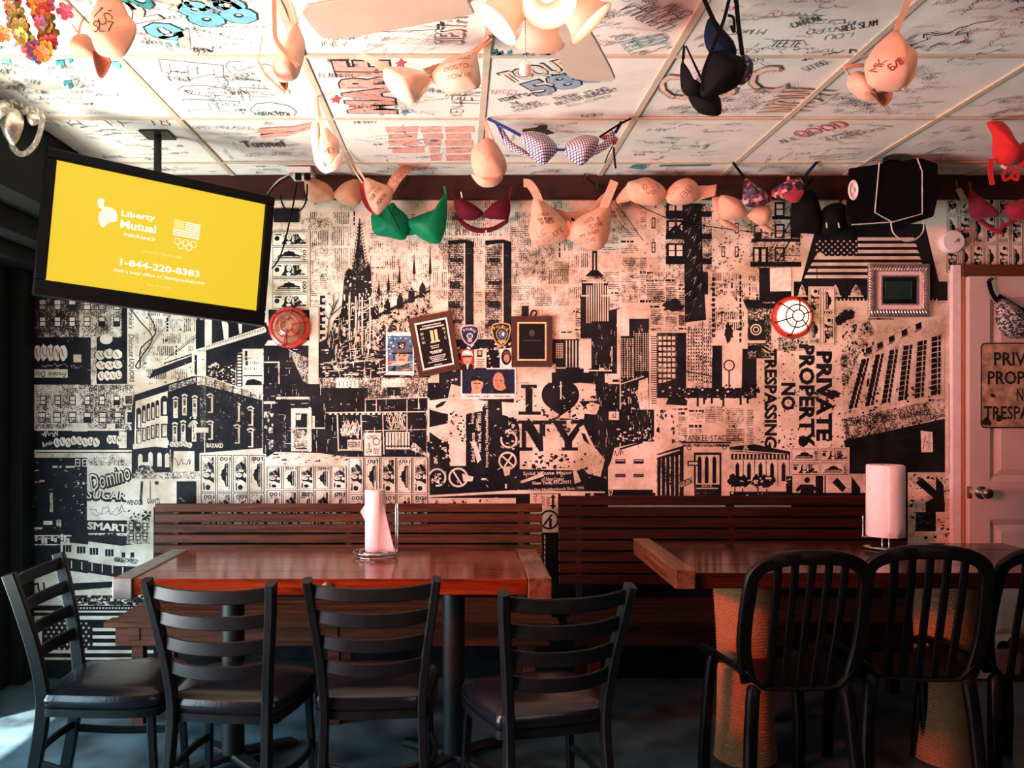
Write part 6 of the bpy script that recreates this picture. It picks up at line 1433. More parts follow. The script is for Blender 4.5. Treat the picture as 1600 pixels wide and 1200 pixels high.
for k in range(4):
    a = math.radians(70.5 + 90*k); M = FM @ Matrix.Rotation(a, 4, 'Z') @ Matrix.Translation((0, 0, CE-.172)) @ Matrix.Rotation(math.radians(11), 4, 'X')
    o = [(.19, -.058), (.30, -.066), (.50, -.073), (.585, -.072), (.612, -.055), (.616, .0), (.612, .055), (.585, .072), (.50, .073), (.30, .066), (.19, .058)]; n = len(o)
    vs = [M @ V((x, y, z)) for z in (-.004, .004) for x, y in o]
    MB().add(vs, [tuple(range(n))[::-1], tuple(range(n, 2*n))] + [(i, (i+1) % n, n+(i+1) % n, n+i) for i in range(n)]).build('blade', m_blade, parent=fan, bevel=.002)
    MB().box((.10, -.022, .004), (.26, .022, .010), 0, M).build('blade_bracket', m_fanw, parent=fan, bevel=.002)
for k in range(4):
    a = -PI/2 + k*PI/2; tilt = math.radians(47)
    neck = V((math.cos(a)*.040, math.sin(a)*.040, CE-.188))
    ax = V((math.cos(a)*math.cos(tilt), math.sin(a)*math.cos(tilt), -math.sin(tilt)))
    M = FM @ Matrix.Translation(neck) @ ax.to_track_quat('Z', 'Y').to_matrix().to_4x4() @ Matrix.Scale(.85, 4)
    MB().lathe([(0, -.02), (.020, -.02), (.024, .0), (.024, .022), (.016, .030)], 20, 0, M).build('socket_cup', m_fanw, parent=fan, smooth=40)
    sh = MB().lathe([(.022, .012), (.030, .020), (.042, .036), (.047, .056), (.050, .080), (.058, .102), (.070, .120), (.0725, .123), (.070, .1225), (.056, .103), (.0475, .080), (.0445, .056), (.039, .037), (.028, .0225), (.020, .0145)], 32, 0, M).build('lamp_shade', m_shade, parent=fan, smooth=50)
    MB().lathe([(0, .026), (.012, .028), (.014, .042), (.022, .060), (.024, .074), (.018, .088), (0, .094)], 18, 0, M).build('bulb', glow('lit_bulb', (1, .82, .62), 1.3), parent=fan, smooth=60)
    l = bpy.data.lights.new('bulb_light', 'POINT'); l.energy = 0.5; l.color = (1, .74, .48); l.shadow_soft_size = .02
    lo = bpy.data.objects.new('bulb_light', l); COL.objects.link(lo); lo.location = M @ V((0, 0, .105))
ch = MB(); cx_, cy_ = fx-.045, fy-.02
for i in range(26): ch.lathe([(0, -.0022), (.0019, 0), (0, .0022)], 6, 0, Matrix.Translation((cx_, cy_, CE-.225-i*.0052)))
ch.tube([(cx_, cy_, CE-.22), (cx_, cy_, CE-.36)], .0008, 5)
ch.build('pull_chain', m_brass, parent=fan)
MB().lathe([(0, -.016), (.010, -.016), (.0135, -.013), (.0135, .010), (.008, .016), (0, .016)], 18, 0, Matrix.Translation((cx_, cy_, CE-.375)) @ Matrix.Rotation(.5, 4, 'X')).build('chain_pull', m_fanw, parent=fan, smooth=40)

# paper flower garland by the soffit
lei = thing('flower_garland', 'multicoloured artificial flower garland hanging from the ceiling at the upper left', 'garland', (-1.17, 2.35, CE))
FC = [mat('petal_'+n, c, .6, var=.2, scale=60) for n, c in (('olive', (.30, .27, .04)), ('yellow', (.60, .38, .04)), ('red', (.35, .03, .035)), ('purple', (.13, .05, .13)), ('blue', (.08, .16, .34)), ('orange', (.55, .17, .03)), ('rose', (.55, .08, .14)), ('green', (.20, .26, .05)))]
def flower(c, r_, m, ax):
    mb = MB(); q = ax.to_track_quat('Z', 'Y').to_matrix().to_4x4(); M = Matrix.Translation(c) @ q @ Matrix.Rotation(R.uniform(0, 6), 4, 'Z')
    for k in range(5):
        a = k*2*PI/5; o = [(0, 0, 0), (.55, -.42, .12), (.95, -.30, .30), (1.02, 0, .26), (.95, .30, .30), (.55, .42, .12)]
        mb.add([M @ (Matrix.Rotation(a, 3, 'Z') @ (V(p)*r_)) for p in o], [(0, 1, 2, 3), (0, 3, 4, 5)])
    return mb.build('flower', m, parent=lei, solid=.0012)
gp = spline([(22, -20, 2.36), (20, 10, 2.36), (28, 35, 2.36), (38, 62, 2.36), (55, 82, 2.36), (74, 76, 2.36), (76, 55, 2.36), (68, 30, 2.36), (60, 10, 2.36), (52, -15, 2.36)], 6)
for i, p in enumerate(gp):
    for k in range(2):
        c = px(p[0]+R.uniform(-5, 5), p[1]+R.uniform(-5, 5), p[2]+R.uniform(-.03, .03)); c.z = min(c.z, CE-.02)
        flower(c, R.uniform(.019, .025), R.choice(FC), V((R.uniform(-.8, .8), -1, R.uniform(-.9, .3))))
MB().tube([V((p.x, p.y, min(p.z, CE-.005))) for p in (px(*q) for q in gp)], .002, 5).build('string', m_cord, parent=lei)
for x, y in ((74, 5), (92, -8), (4, 52)): flower(px(x, y, 2.40) if y > 0 else V((px(x, 5, 2.4).x, 2.44, CE-.03)), .024, FC[6] if x > 50 else FC[5], V((.2, -1, -.6)))
# ------------------------------------------------------------------ signed brassieres hung from the ceiling grid and the beam
BM = {}
def cloth(name, col, **k): 
    BM[name] = mat(name, col, k.pop('rough', .8), var=.08, scale=30, bump=.2, bscale=320, sheen=.0 if sum(col) < .3 else .15, spec=.1 if sum(col) < .3 else .3, **k); return BM[name]
c_beige = cloth('beige_fabric', (.62, .36, .24)); c_peach = cloth('peach_fabric', (.68, .36, .24)); c_pale = cloth('pale_nude_fabric', (.74, .54, .40)); c_tan = cloth('tan_fabric', (.50, .27, .16)); c_lin = cloth('shaded_lining', (.27, .12, .07))  # c_lin: beige lining darkened in colour for the shade inside the cups
c_navy = cloth('navy_fabric', (.006, .012, .035)); c_blk = cloth('black_fabric', (.004, .004, .005)); c_red = cloth('red_fabric', (.50, .012, .010)); c_green = cloth('green_satin', (.004, .17, .07), rough=.4); c_mar = cloth('maroon_fabric', (.10, .008, .018)); c_mag = cloth('crimson_lace', (.30, .010, .035))
c_blue = cloth('royal_blue_strap', (.02, .05, .22)); c_rose = cloth('red_lining', (.34, .03, .04)); c_ivory = cloth('ivory_fabric', (.80, .70, .58)); c_foil = mat('silver_foil', (.72, .68, .58), .32, .9, var=.3, bump=1.0, bscale=55)
m_pen = mat('marker_on_cloth', (.035, .022, .020), .8); m_penr = mat('brown_marker_on_cloth', (.20, .05, .03), .8)
def check_mat():
    m, nt, b = _nodes('gingham_fabric'); tc = nt.nodes.new('ShaderNodeTexCoord'); mp = nt.nodes.new('ShaderNodeMapping'); mp.inputs['Rotation'].default_value = (0, math.radians(12), 0)
    nt.links.new(tc.outputs['Object'], mp.inputs[0]); sp_ = nt.nodes.new('ShaderNodeSeparateXYZ'); nt.links.new(mp.outputs[0], sp_.inputs[0]); f = []
    for ax in ('X', 'Z'):
        a = nt.nodes.new('ShaderNodeMath'); a.operation = 'MULTIPLY'; a.inputs[1].default_value = 105; nt.links.new(sp_.outputs[ax], a.inputs[0])
        c = nt.nodes.new('ShaderNodeMath'); c.operation = 'FRACT'; nt.links.new(a.outputs[0], c.inputs[0]); g_ = nt.nodes.new('ShaderNodeMath'); g_.operation = 'LESS_THAN'; g_.inputs[1].default_value = .32; nt.links.new(c.outputs[0], g_.inputs[0]); f.append(g_)
    mx_ = nt.nodes.new('ShaderNodeMath'); mx_.operation = 'MAXIMUM'; nt.links.new(f[0].outputs[0], mx_.inputs[0]); nt.links.new(f[1].outputs[0], mx_.inputs[1])
    mc = nt.nodes.new('ShaderNodeMix'); mc.data_type = 'RGBA'; mc.inputs['A'].default_value = (.72, .66, .70, 1); mc.inputs['B'].default_value = (.05, .03, .10, 1); nt.links.new(mx_.outputs[0], mc.inputs['Factor']); nt.links.new(mc.outputs['Result'], b.inputs['Base Color']); b.inputs['Roughness'].default_value = .8; return m
def floral_mat(name, base, spots, sc):
    m, nt, b = _nodes(name); tc = nt.nodes.new('ShaderNodeTexCoord'); v = nt.nodes.new('ShaderNodeTexVoronoi'); v.inputs['Scale'].default_value = sc; nt.links.new(tc.outputs['Object'], v.inputs['Vector'])
    r = nt.nodes.new('ShaderNodeValToRGB'); r.color_ramp.interpolation = 'CONSTANT'; e = r.color_ramp.elements; e[0].color = (*base, 1); e[1].position = .5; e[1].color = (*spots[0], 1)
    for k, c in enumerate(spots[1:]): q = e.new(.66+.14*k); q.color = (*c, 1)
    sp_ = nt.nodes.new('ShaderNodeSeparateColor'); nt.links.new(v.outputs['Color'], sp_.inputs[0]); nt.links.new(sp_.outputs[0], r.inputs[0]); nt.links.new(r.outputs[0], b.inputs['Base Color']); b.inputs['Roughness'].default_value = .6; return m
c_check = check_mat(); c_flor = floral_mat('dark_floral_fabric', (.010, .012, .022), ((.42, .03, .06), (.60, .30, .28), (.03, .04, .10)), 60); c_lace = floral_mat('black_white_lace', (.012, .012, .013), ((.42, .38, .38), (.012, .012, .013), (.5, .44, .42)), 190)

class Bra:
    def __init__(s, label, d, group=None, extra=None):
        s.d = d; s.label = label; s.t = None; s.q = []; s.group = group
    def root(s, p):
        if s.t is None: s.t = thing('bra', s.label, 'bra', p, 0, s.group)
        return s.t
    def P(s, p, off=0.0):
        q = px(p[0], p[1], p[2] if len(p) > 2 else s.d + off)
        if q.z > CE - .003: q = cpt(p[0], p[1]) if p[1] < 400 else q; q.z = CE - .003
        return q
    def cup(s, pts, bulge, m, off=0.0, cen=None, name='cup', direction=(0, -1, -.15), write=None, pen=None, edge=True, wscale=1.0):
        o2 = [V((p.x, p.y, 0)) for p in spline([(a, b, 0) for a, b in pts], 4, True)]
        c2 = V((*cen, 0)) if cen else sum(o2, V())/len(o2)
        O = [s.P((p.x, p.y), off) for p in o2]; C = s.P((c2.x, c2.y), off); n = len(O); dr = V(direction).normalized()
        s.root(C)
        def at(k, w_): return C + (O[k]-C)*w_ + dr*bulge*max(0, 1-w_**2.2)
        rows = [1.0, .94, .84, .70, .54, .36, .18]; mb = MB()
        vs = [at(k, w_) for w_ in rows for k in range(n)] + [C + dr*bulge]
        fs = [(r*n+k, r*n+(k+1) % n, (r+1)*n+(k+1) % n, (r+1)*n+k) for r in range(len(rows)-1) for k in range(n)] + [((len(rows)-1)*n+k, (len(rows)-1)*n+(k+1) % n, len(rows)*n) for k in range(n)]
        mb.add(vs, fs); ob = mb.build(name, m, parent=s.t, smooth=70, solid=.0035)
        if edge: MB().tube(O, .0021, 6, 0, True).build('edging', m, parent=ob, smooth=60)
        if write:
            wr = MB()
            def surf(x, y):
                v = V((x, y, 0)) - c2; best = None
                for k in range(n):
                    a, b = o2[k]-c2, o2[(k+1) % n]-c2; den = a.x*b.y-a.y*b.x
                    if abs(den) < 1e-9: continue
                    u1 = (v.x*b.y-v.y*b.x)/den; u2 = (a.x*v.y-a.y*v.x)/den
                    if u1 >= -1e-6 and u2 >= -1e-6: best = (k, u1, u2); break
                if best is None: return None
                k, u1, u2 = best; w_ = min(.97, u1+u2); f_ = u2/(u1+u2) if u1+u2 > 1e-9 else 0
                R_ = O[k].lerp(O[(k+1) % n], f_)
                return C + (R_-C)*w_ + dr*bulge*max(0, 1-w_**2.2) + V((0, -.0026, -.0004))
            for word, p0, p1, h in write:
                a, b = V((*p0, 0)), V((*p1, 0)); u = (b-a); L = u.length; u.normalize(); nn = V((u.y, -u.x, 0)); st, wid = hand(word)
                for st_ in st:
                    # subdivide so the ink follows the curve of the cup
                    fine = []
                    for i in range(len(st_)-1): fine += [(st_[i][0]+(st_[i+1][0]-st_[i][0])*q/3, st_[i][1]+(st_[i+1][1]-st_[i][1])*q/3) for q in range(3)]
                    fine.append(st_[-1])
                    pts3 = [surf(*(a + u*(x*L/wid) + nn*(y*h)).xy) for x, y in fine]; pts3 = [p for p in pts3 if p is not None]
                    if len(pts3) > 1: wr.tube(pts3, .0009*wscale, 4)
            if wr.v: wr.build('writing', pen or m_pen, parent=ob)
        return s
    def strap(s, pts, w_, m, off=0.0, name='strap'):
        P_ = [s.P(p, off) for p in pts]; s.root(P_[-1])
        P_ = spline(P_, 5) if len(P_) > 2 else P_
        for p in P_: p.z = min(p.z, CE-.002)
        MB().bar(P_, w_, .0022, 0, (0, 1, .01)).build(name, m, parent=s.t, smooth=60); return s
    def band(s, A, B, m, off=0.0, name='wing', bow=0.0):
        a = spline([(*p, 0) for p in A], 4); b = spline([(*p, 0) for p in B], 4); n = len(a)
        PA = [s.P(p.xy, off) + V((0, -bow*math.sin(PI*i/(n-1)), 0)) for i, p in enumerate(a)]; PB = [s.P(p.xy, off) + V((0, -bow*math.sin(PI*i/(n-1)), 0)) for i, p in enumerate(b)]
        s.root(PA[0]); MB().ribbon(PA, PB).build(name, m, parent=s.t, smooth=60, solid=.0024); return s
H_ = 'bras hung from the ceiling'; W_ = 'bras strung along the wall'

b = Bra('beige bra marked with short pen strokes hanging beside the flower garland', 2.38, H_)
b.cup([(160, -6), (184, -4), (200, 24), (213, 47), (194, 86), (172, 89), (150, 78), (141, 32)], .055, c_beige, cen=(170, 55), write=[('1S', (153, 30), (176, 52), 20), ('SL7', (158, 58), (190, 58), 16), ('-', (178, 30), (190, 26), 10)], wscale=1.6)
b.cup([(120, 55), (136, 55), (145, 68), (147, 86), (120, 89), (109, 78), (110, 66)], .035, c_beige, .06).cup([(145, 78), (158, 84), (172, 93), (171, 103), (159, 122), (150, 108)], -.02, c_lin, .03, name='inner_cup').strap([(123, 55, 2.44), (125, 42, 2.50), (128, 33, 2.56)], .008, c_beige).strap([(128, 58, 2.44), (118, 46, 2.5), (113, 38, 2.53)], .006, c_beige)
b = Bra('pale bra with twisted straps hanging upper left of the fan blade', 2.40, H_)
b.cup([(461, 35), (470, 52), (476, 72), (470, 105), (460, 124), (437, 127), (425, 110), (432, 82), (447, 55)], .05, c_pale, cen=(450, 105)).cup([(402, 92), (413, 112), (432, 132), (446, 145), (427, 142), (410, 126), (400, 108)], .02, c_pale, -.02).cup([(424, 108), (434, 118), (449, 128), (446, 140), (436, 127)], -.01, c_lin, .01, name='inner_cup')
b.strap([(461, 38), (455, 15), (446, -4)], .022, c_pale).strap([(428, -4), (429, 30), (431, 60), (446, 82), (466, 104)], .012, c_tan, -.05).strap([(450, -4), (456, 14), (462, 36)], .007, c_ivory, -.02).strap([(410, 55), (407, 75), (404, 92)], .005, c_pale)
b = Bra('wide pale bra with both cups spread left of the fan lamps', 2.70, H_)
b.cup([(601, 107), (620, 105), (640, 107), (665, 115), (673, 120), (660, 141), (647, 164), (625, 155), (610, 141), (601, 125)], .07, c_pale, cen=(632, 128)).cup([(677, 113), (695, 95), (715, 87), (734, 81), (743, 83), (750, 130), (735, 141), (712, 145), (690, 140), (675, 124)], .07, c_pale, cen=(712, 115), write=[('WHAT ABOUT', (690, 108), (738, 96), 5), ('BOSTON', (695, 120), (740, 110), 6), ('ZOWIE', (698, 131), (740, 124), 5)], wscale=.7)
b.band([(660, 108), (678, 102), (694, 97)], [(672, 121), (680, 116), (692, 105)], c_tan, .03, 'bridge').strap([(606, 110), (582, 95), (562, 84, 2.80)], .022, c_pale).strap([(735, 82), (750, 70), (764, 57, 2.66)], .008, c_peach).strap([(742, 84), (755, 72), (769, 60, 2.68)], .008, c_peach).band([(646, 162), (660, 140), (672, 121)], [(649, 166), (664, 143), (676, 124)], c_pale, -.005, 'edge_band')
b = Bra('ivory bra hanging folded from the grid above the television socket', 3.10, H_)
b.cup([(509, 200), (520, 210), (528, 221), (529, 240), (517, 257), (502, 247), (500, 218)], .035, c_pale, write=[('L', (507, 225), (512, 225), 8), ('HEY', (511, 242), (526, 240), 8)], wscale=.9).cup([(487, 197), (497, 189), (500, 215), (503, 248), (511, 270), (497, 262), (490, 240)], .02, c_ivory, .02).cup([(518, 258), (530, 240), (535, 243), (529, 261), (511, 270), (507, 262)], .015, c_ivory, -.01).strap([(507, 203), (500, 180), (494, 151, 3.19)], .012, c_pale).strap([(496, 192), (495, 172), (494, 152, 3.18)], .008, c_ivory)
b = Bra('plain peach bra hanging by one strap beneath the cross bar left of centre', 3.46, H_)
b.cup([(737, 238), (748, 224), (762, 216), (777, 227), (791, 257), (784, 275), (755, 281), (740, 266)], .06, c_peach).cup([(737, 272), (755, 281), (785, 275), (776, 289), (757, 292), (745, 285)], .035, c_peach, .02, name='lower_cup').strap([(762, 218), (760, 203), (758, 187, 3.44)], .012, c_peach).strap([(774, 226), (768, 210), (760, 190, 3.45)], .006, c_peach)
b = Bra('navy and white checked bra with blue straps stretched under the ceiling', 3.36, H_)
b.cup([(815, 212), (832, 207), (852, 210), (871, 231), (862, 245), (847, 257), (827, 240)], .06, c_check).cup([(882, 231), (900, 215), (920, 212), (935, 217), (928, 237), (910, 257), (892, 250)], .06, c_check).strap([(868, 234), (883, 234)], .010, c_blue, -.01, 'bridge').strap([(814, 212), (788, 198), (762, 184, 3.43)], .012, c_blue).strap([(786, 216), (780, 200), (772, 190, 3.44)], .007, c_blue)
b.band([(776, 200), (790, 225), (812, 240), (840, 250)], [(784, 198), (800, 222), (820, 234), (846, 258)], c_check, .03).band([(962, 207), (953, 228), (935, 240), (915, 250)], [(955, 203), (945, 220), (930, 230), (910, 257)], c_check, .03).strap([(937, 214), (965, 196), (986, 184, 3.43)], .008, c_blk).strap([(961, 208), (967, 198), (971, 190, 3.43)], .012, c_navy).strap([(959, 230), (960, 246), (962, 263)], .008, c_navy, .02).strap([(957, 228), (950, 242), (945, 255)], .005, c_navy, .02)
b = Bra('black and navy bra with lace edge hanging tangled at upper right', 2.40, H_)
b.cup([(1110, 27), (1128, 45), (1146, 67), (1147, 88), (1112, 84), (1101, 57)], .03, c_navy, .03).cup([(1100, 107), (1112, 84), (1130, 80), (1147, 86), (1161, 95), (1155, 130), (1125, 147), (1097, 150), (1096, 130)], .07, c_blk, cen=(1128, 115)).cup([(1077, 149), (1100, 151), (1122, 150), (1125, 178), (1100, 178), (1085, 168)], .03, c_blk, .03, name='lower_cup').cup([(1065, 97), (1073, 112), (1082, 126), (1096, 133), (1096, 150), (1076, 150), (1065, 136)], .03, c_blk, .05)
b.cup([(1160, 86), (1172, 92), (1176, 102), (1172, 121), (1156, 133), (1157, 108)], .02, floral_mat('navy_lace', (.008, .012, .03), ((.25, .24, .28), (.008, .012, .03), (.01, .015, .04)), 130), .01, name='lace_edge').strap([(1099, -4), (1112, 25), (1127, 55), (1145, 68)], .012, c_blk, -.03).strap([(1140, -4), (1132, 28), (1122, 55), (1100, 110), (1098, 142)], .009, c_blk, -.10).strap([(1150, -4), (1154, 40), (1160, 86)], .012, c_blk, -.02).strap([(1067, 98), (1068, 86), (1069, 72, 2.70)], .008, c_blk).strap([(1072, 72, 2.68), (1084, 98), (1097, 125)], .006, c_blk, .02).strap([(1137, 24), (1146, 28), (1147, 50), (1142, 40)], .007, c_blk, -.12)
b = Bra('beige bra with short brown pen marks hanging high at the right', 2.40, H_)
b.cup([(1400, 48), (1412, 66), (1432, 85), (1421, 125), (1405, 142), (1375, 140), (1357, 130), (1352, 105), (1362, 82), (1380, 62)], .075, c_peach, cen=(1392, 105), write=[('MK', (1362, 117), (1372, 100), 9), ('6/8', (1376, 119), (1391, 108), 10)], pen=m_penr, wscale=2.2).cup([(1327, 120), (1340, 112), (1355, 119), (1358, 136), (1370, 155), (1350, 156), (1335, 147), (1325, 135)], .045, c_peach, .06, write=[('37', (1345, 154), (1356, 151), 6)], pen=m_penr).cup([(1355, 139), (1372, 144), (1392, 142), (1392, 155), (1382, 165), (1375, 162)], -.03, c_lin, .03, name='inner_cup').strap([(1400, 50), (1409, 26), (1420, -2)], .016, c_peach).strap([(1350, 102), (1335, 103), (1318, 105)], .012, c_peach, .07).strap([(1328, 118), (1322, 110), (1319, 106, 2.56), (1324, 102, 2.90)], .006, c_peach, .06).band([(1430, 86), (1424, 115), (1408, 140)], [(1434, 88), (1429, 118), (1412, 142)], c_peach, -.01, 'side_band')
b = Bra('bright red bra with a bow hanging from the ceiling near the door', 3.40, H_)
b.cup([(1542, 192), (1567, 191), (1576, 208), (1596, 232), (1601, 241), (1590, 255), (1570, 260), (1552, 247), (1551, 212)], .06, c_red, cen=(1572, 235)).cup([(1582, 240), (1600, 222), (1622, 216), (1634, 240), (1612, 262), (1590, 259)], .05, c_red, .02).strap([(1549, 248), (1547, 265), (1551, 289)], .020, c_red, -.02).strap([(1578, 262), (1568, 272), (1570, 281), (1580, 276), (1588, 264)], .012, c_red, -.03, 'bow').strap([(1580, 262), (1590, 270), (1589, 281), (1580, 276)], .012, c_red, -.03, 'bow').strap([(1564, 259), (1572, 263)], .010, c_ivory, -.04, 'care_label').strap([(1554, 194), (1553, 191, 3.46)], .03, c_red)
b = Bra('strapless beige bra pinned to the beam left of the green one', 4.20, W_)
b.cup([(476, 282), (485, 278), (510, 287), (522, 302), (520, 312), (500, 316), (482, 312)], .045, c_tan).cup([(522, 302), (540, 285), (561, 283), (562, 317), (540, 320), (527, 312)], .045, c_tan).strap([(520, 305), (524, 305)], .02, c_tan, 0, 'bridge').band([(558, 284), (566, 284), (572, 282)], [(560, 314), (567, 308), (572, 300)], c_tan, .03)
b = Bra('signed beige bra with a red inner cup and a lace strap over the green one', 4.02, W_)
b.cup([(570, 279), (590, 285), (609, 294), (612, 310), (600, 327), (590, 335), (580, 325), (572, 305)], .05, c_beige, write=[('FEEL', (580, 304), (588, 292), 5), ('YOUR TITS', (582, 316), (599, 296), 6), ('AGAIN', (592, 322), (606, 306), 6)], wscale=1.1).cup([(562, 287), (570, 286), (575, 310), (589, 335), (575, 328), (565, 310)], -.015, c_rose, .02, name='inner_cup').strap([(607, 300), (620, 278), (638, 261, 4.10)], .050, floral_mat('tan_lace', (.42, .22, .13), ((.58, .36, .24), (.34, .16, .09), (.5, .28, .17)), 120), .01, 'lace_strap').strap([(570, 281), (556, 260), (542, 236, 3.85)], .010, c_pale).strap([(566, 286), (552, 264), (538, 240, 3.88)], .007, c_pale)
b = Bra('green satin bra hung on the wall', 4.19, W_)
b.cup([(612, 317), (621, 325), (638, 342), (633, 373), (608, 370), (585, 364), (581, 335), (596, 332)], .05, c_green, cen=(610, 350)).cup([(637, 345), (660, 335), (681, 326), (696, 303), (697, 348), (685, 380), (657, 371), (640, 355)], .05, c_green, cen=(668, 350)).band([(630, 352), (638, 356), (645, 352)], [(634, 366), (640, 368), (650, 366)], c_green, .01, 'bridge').strap([(696, 318), (696, 304), (694, 291)], .012, c_green).strap([(606, 322), (618, 345), (625, 358)], .004, c_blk, -.06)
b = Bra('small maroon bra hanging between the green and the large beige ones', 4.22, W_)
b.cup([(710, 315), (722, 310), (747, 325), (755, 335), (735, 344), (717, 337)], .035, c_mar).cup([(755, 335), (775, 315), (795, 312), (794, 340), (772, 342), (760, 340)], .035, c_mar).band([(711, 334), (728, 348), (747, 356), (770, 354), (795, 340)], [(711, 340), (726, 356), (746, 364), (772, 361), (794, 348)], c_mar, .02, 'underband').strap([(712, 315), (706, 302), (700, 290)], .010, c_mar).strap([(795, 314), (797, 302), (799, 290)], .010, c_mar)
for x, y in ((721, 304), (760, 364)): b.strap([(x-1, y-4), (x+1, y+5)], .006, c_ivory, -.02, 'peg')
b = Bra('large peach bra covered in handwriting under the middle of the beam', 4.17, W_)
b.cup([(835, 307), (850, 316), (863, 326), (888, 352), (888, 373), (862, 382), (837, 382), (827, 365), (829, 342)], .08, c_peach, cen=(852, 355), write=[('VIRGIN', (838, 340), (856, 338), 5), ('HERE MY BABY', (838, 346), (862, 345), 4), ('SO FRESH', (842, 352), (864, 350), 5), ('LC', (840, 372), (852, 366), 8), ('XX K', (864, 372), (880, 362), 9), ('---', (836, 380), (862, 379), 4)], wscale=1.0)
b.cup([(889, 352), (904, 340), (921, 331), (951, 321), (953, 360), (942, 386), (922, 391), (905, 382), (889, 373)], .08, c_peach, cen=(922, 358), write=[('NYS', (912, 352), (926, 344), 6), ('SINK', (918, 360), (942, 352), 7), ('MY BABY', (905, 374), (934, 364), 6), ('LOVE', (908, 382), (930, 376), 6), ('8', (930, 347), (934, 346), 6)]).cup([(858, 322), (875, 331), (903, 332), (930, 324), (910, 338), (889, 353), (872, 338)], .01, c_tan, .05, name='inner_band').strap([(843, 316), (835, 298), (826, 287), (818, 286)], .040, c_peach, -.02).strap([(942, 326), (950, 308), (960, 283)], .042, c_peach, -.02).strap([(921, 330), (935, 314), (950, 300)], .018, c_tan, .04).strap([(888, 345), (889, 360), (888, 374)], .016, c_peach, -.012, 'bridge').strap([(893, 341), (898, 346)], .012, c_blk, -.01, 'bow')
b = Bra('strapless peach bra with a drawn face stretched along the beam', 4.16, W_)
b.cup([(980, 287), (995, 281), (1013, 278), (1035, 291), (1041, 306), (1025, 320), (997, 318), (982, 308)], .065, c_peach, write=[('O - O', (1001, 298), (1030, 295), 7), ('VO', (1006, 306), (1022, 304), 5)]).cup([(1041, 302), (1055, 285), (1075, 279), (1090, 290), (1088, 312), (1065, 320), (1045, 317)], .065, c_peach, write=[('LA', (1046, 306), (1058, 294), 7), ('BB', (1064, 312), (1080, 294), 9)]).band([(1088, 290), (1105, 290), (1120, 288)], [(1085, 316), (1102, 310), (1118, 306)], c_peach, .01).band([(962, 311), (972, 297), (982, 287)], [(964, 318), (976, 316), (986, 314)], c_peach, .01).strap([(1036, 306), (1045, 307)], .030, c_peach, .0, 'bridge').strap([(956, 318), (970, 345), (985, 360), (998, 374)], .003, c_peach, .03)
b = Bra('plain peach underwired bra hanging under the floral one', 4.17, W_)
b.cup([(1126, 306), (1150, 310), (1161, 320), (1168, 333), (1155, 342), (1130, 342), (1123, 326)], .06, c_peach).cup([(1168, 335), (1183, 323), (1203, 325), (1204, 343), (1192, 351), (1177, 346)], .055, c_peach).band([(1123, 340), (1126, 350), (1138, 356), (1150, 360)], [(1130, 340), (1140, 346), (1150, 352), (1158, 362)], c_beige, .02).band([(1112, 309), (1124, 307)], [(1114, 318), (1124, 350)], c_peach, .02, 'side_band').band([(1190, 350), (1200, 352), (1208, 360)], [(1184, 354), (1194, 360), (1204, 365)], c_beige, .02)
b = Bra('dark floral bra with red lining hung at the beam left of the speaker', 4.11, W_)
b.cup([(1164, 280), (1176, 286), (1205, 309), (1192, 320), (1172, 323), (1161, 315)], .045, c_flor).cup([(1204, 302), (1224, 286), (1250, 279), (1256, 298), (1245, 314), (1222, 313)], .045, c_flor).cup([(1222, 304), (1240, 300), (1256, 298), (1246, 315), (1232, 314)], .012, c_rose, -.05, name='lining_fold').strap([(1167, 283), (1156, 268), (1145, 253, 4.05)], .012, c_blk).strap([(1252, 286), (1264, 268), (1277, 252, 4.05)], .016, c_navy).strap([(1230, 292), (1231, 284), (1232, 276)], .012, c_peach, .03, 'peg')
b = Bra('plain black bra in the shadow left of the speaker', 4.20, W_)
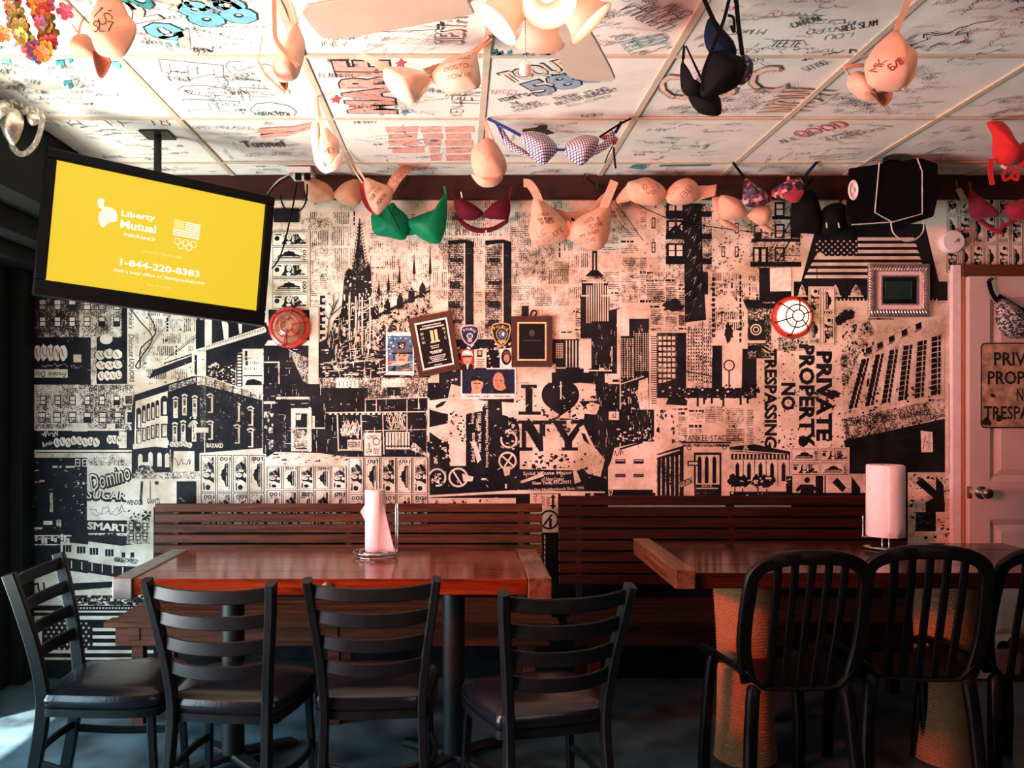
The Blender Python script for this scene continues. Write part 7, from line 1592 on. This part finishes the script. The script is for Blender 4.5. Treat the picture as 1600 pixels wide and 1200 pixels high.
b.cup([(1240, 304), (1256, 298), (1272, 300), (1284, 335), (1282, 362), (1258, 364), (1236, 358)], .05, c_blk).cup([(1284, 330), (1302, 318), (1322, 322), (1326, 350), (1306, 366), (1284, 362)], .05, c_blk).strap([(1256, 300), (1262, 288), (1270, 279)], .012, c_blk).strap([(1312, 320), (1316, 305), (1318, 290)], .012, c_blk)
for x in (1291, 1310): b.strap([(x, 348), (x+1, 356)], .006, c_ivory, -.055, 'peg')
b = Bra('crimson lace bra hanging over the banknotes above the door', 4.20, W_)
b.cup([(1515, 297), (1524, 303), (1545, 317), (1562, 335), (1540, 341), (1522, 341), (1514, 332)], .04, c_mag).cup([(1570, 322), (1586, 315), (1604, 312), (1612, 340), (1592, 344), (1575, 337)], .04, c_mag).band([(1514, 335), (1530, 348), (1560, 366), (1572, 355), (1600, 342)], [(1517, 330), (1534, 342), (1558, 358), (1568, 349), (1598, 338)], c_mag, .02, 'underband').strap([(1518, 300), (1516, 292), (1515, 284)], .012, c_mag)
b = Bra('black and white lace bra hanging on the door', 4.215, None)
b.cup([(1560, 471), (1577, 470), (1600, 488), (1614, 506), (1602, 526), (1575, 526), (1557, 505)], .05, c_lace).strap([(1545, 438), (1549, 455), (1556, 467), (1566, 474)], .022, c_blk, .0).strap([(1560, 462), (1580, 474), (1606, 490)], .022, c_blk, .015)
hk = MB(); p_ = px(1545, 437, D-.055); MB().lathe([(.006, 0), (.006, .02), (.009, .022), (0, .026)], 10, 0, Matrix.Translation((p_.x, D-.055, p_.z)) @ Matrix.Rotation(PI/2, 4, 'X')).build('hook', m_blackm, parent=b.t)
b = Bra('silver foil bra hanging at the soffit by the left edge', 3.05, H_)
b.cup([(8, 178), (24, 170), (36, 185), (34, 205), (22, 226), (10, 216), (2, 195)], .05, c_foil).cup([(-6, 162), (8, 156), (20, 166), (14, 182), (0, 186)], .04, c_foil, .02).cup([(42, 176), (56, 176), (62, 188), (52, 196), (44, 190)], .02, c_foil, .02).strap([(34, 176), (52, 170), (66, 182), (62, 208), (54, 226), (42, 238), (30, 240), (20, 230), (18, 220)], .020, c_foil).strap([(10, 164), (20, 158), (40, 168), (60, 174)], .012, c_foil, .01).strap([(16, 172), (18, 164), (20, 152, 3.20)], .008, c_foil)
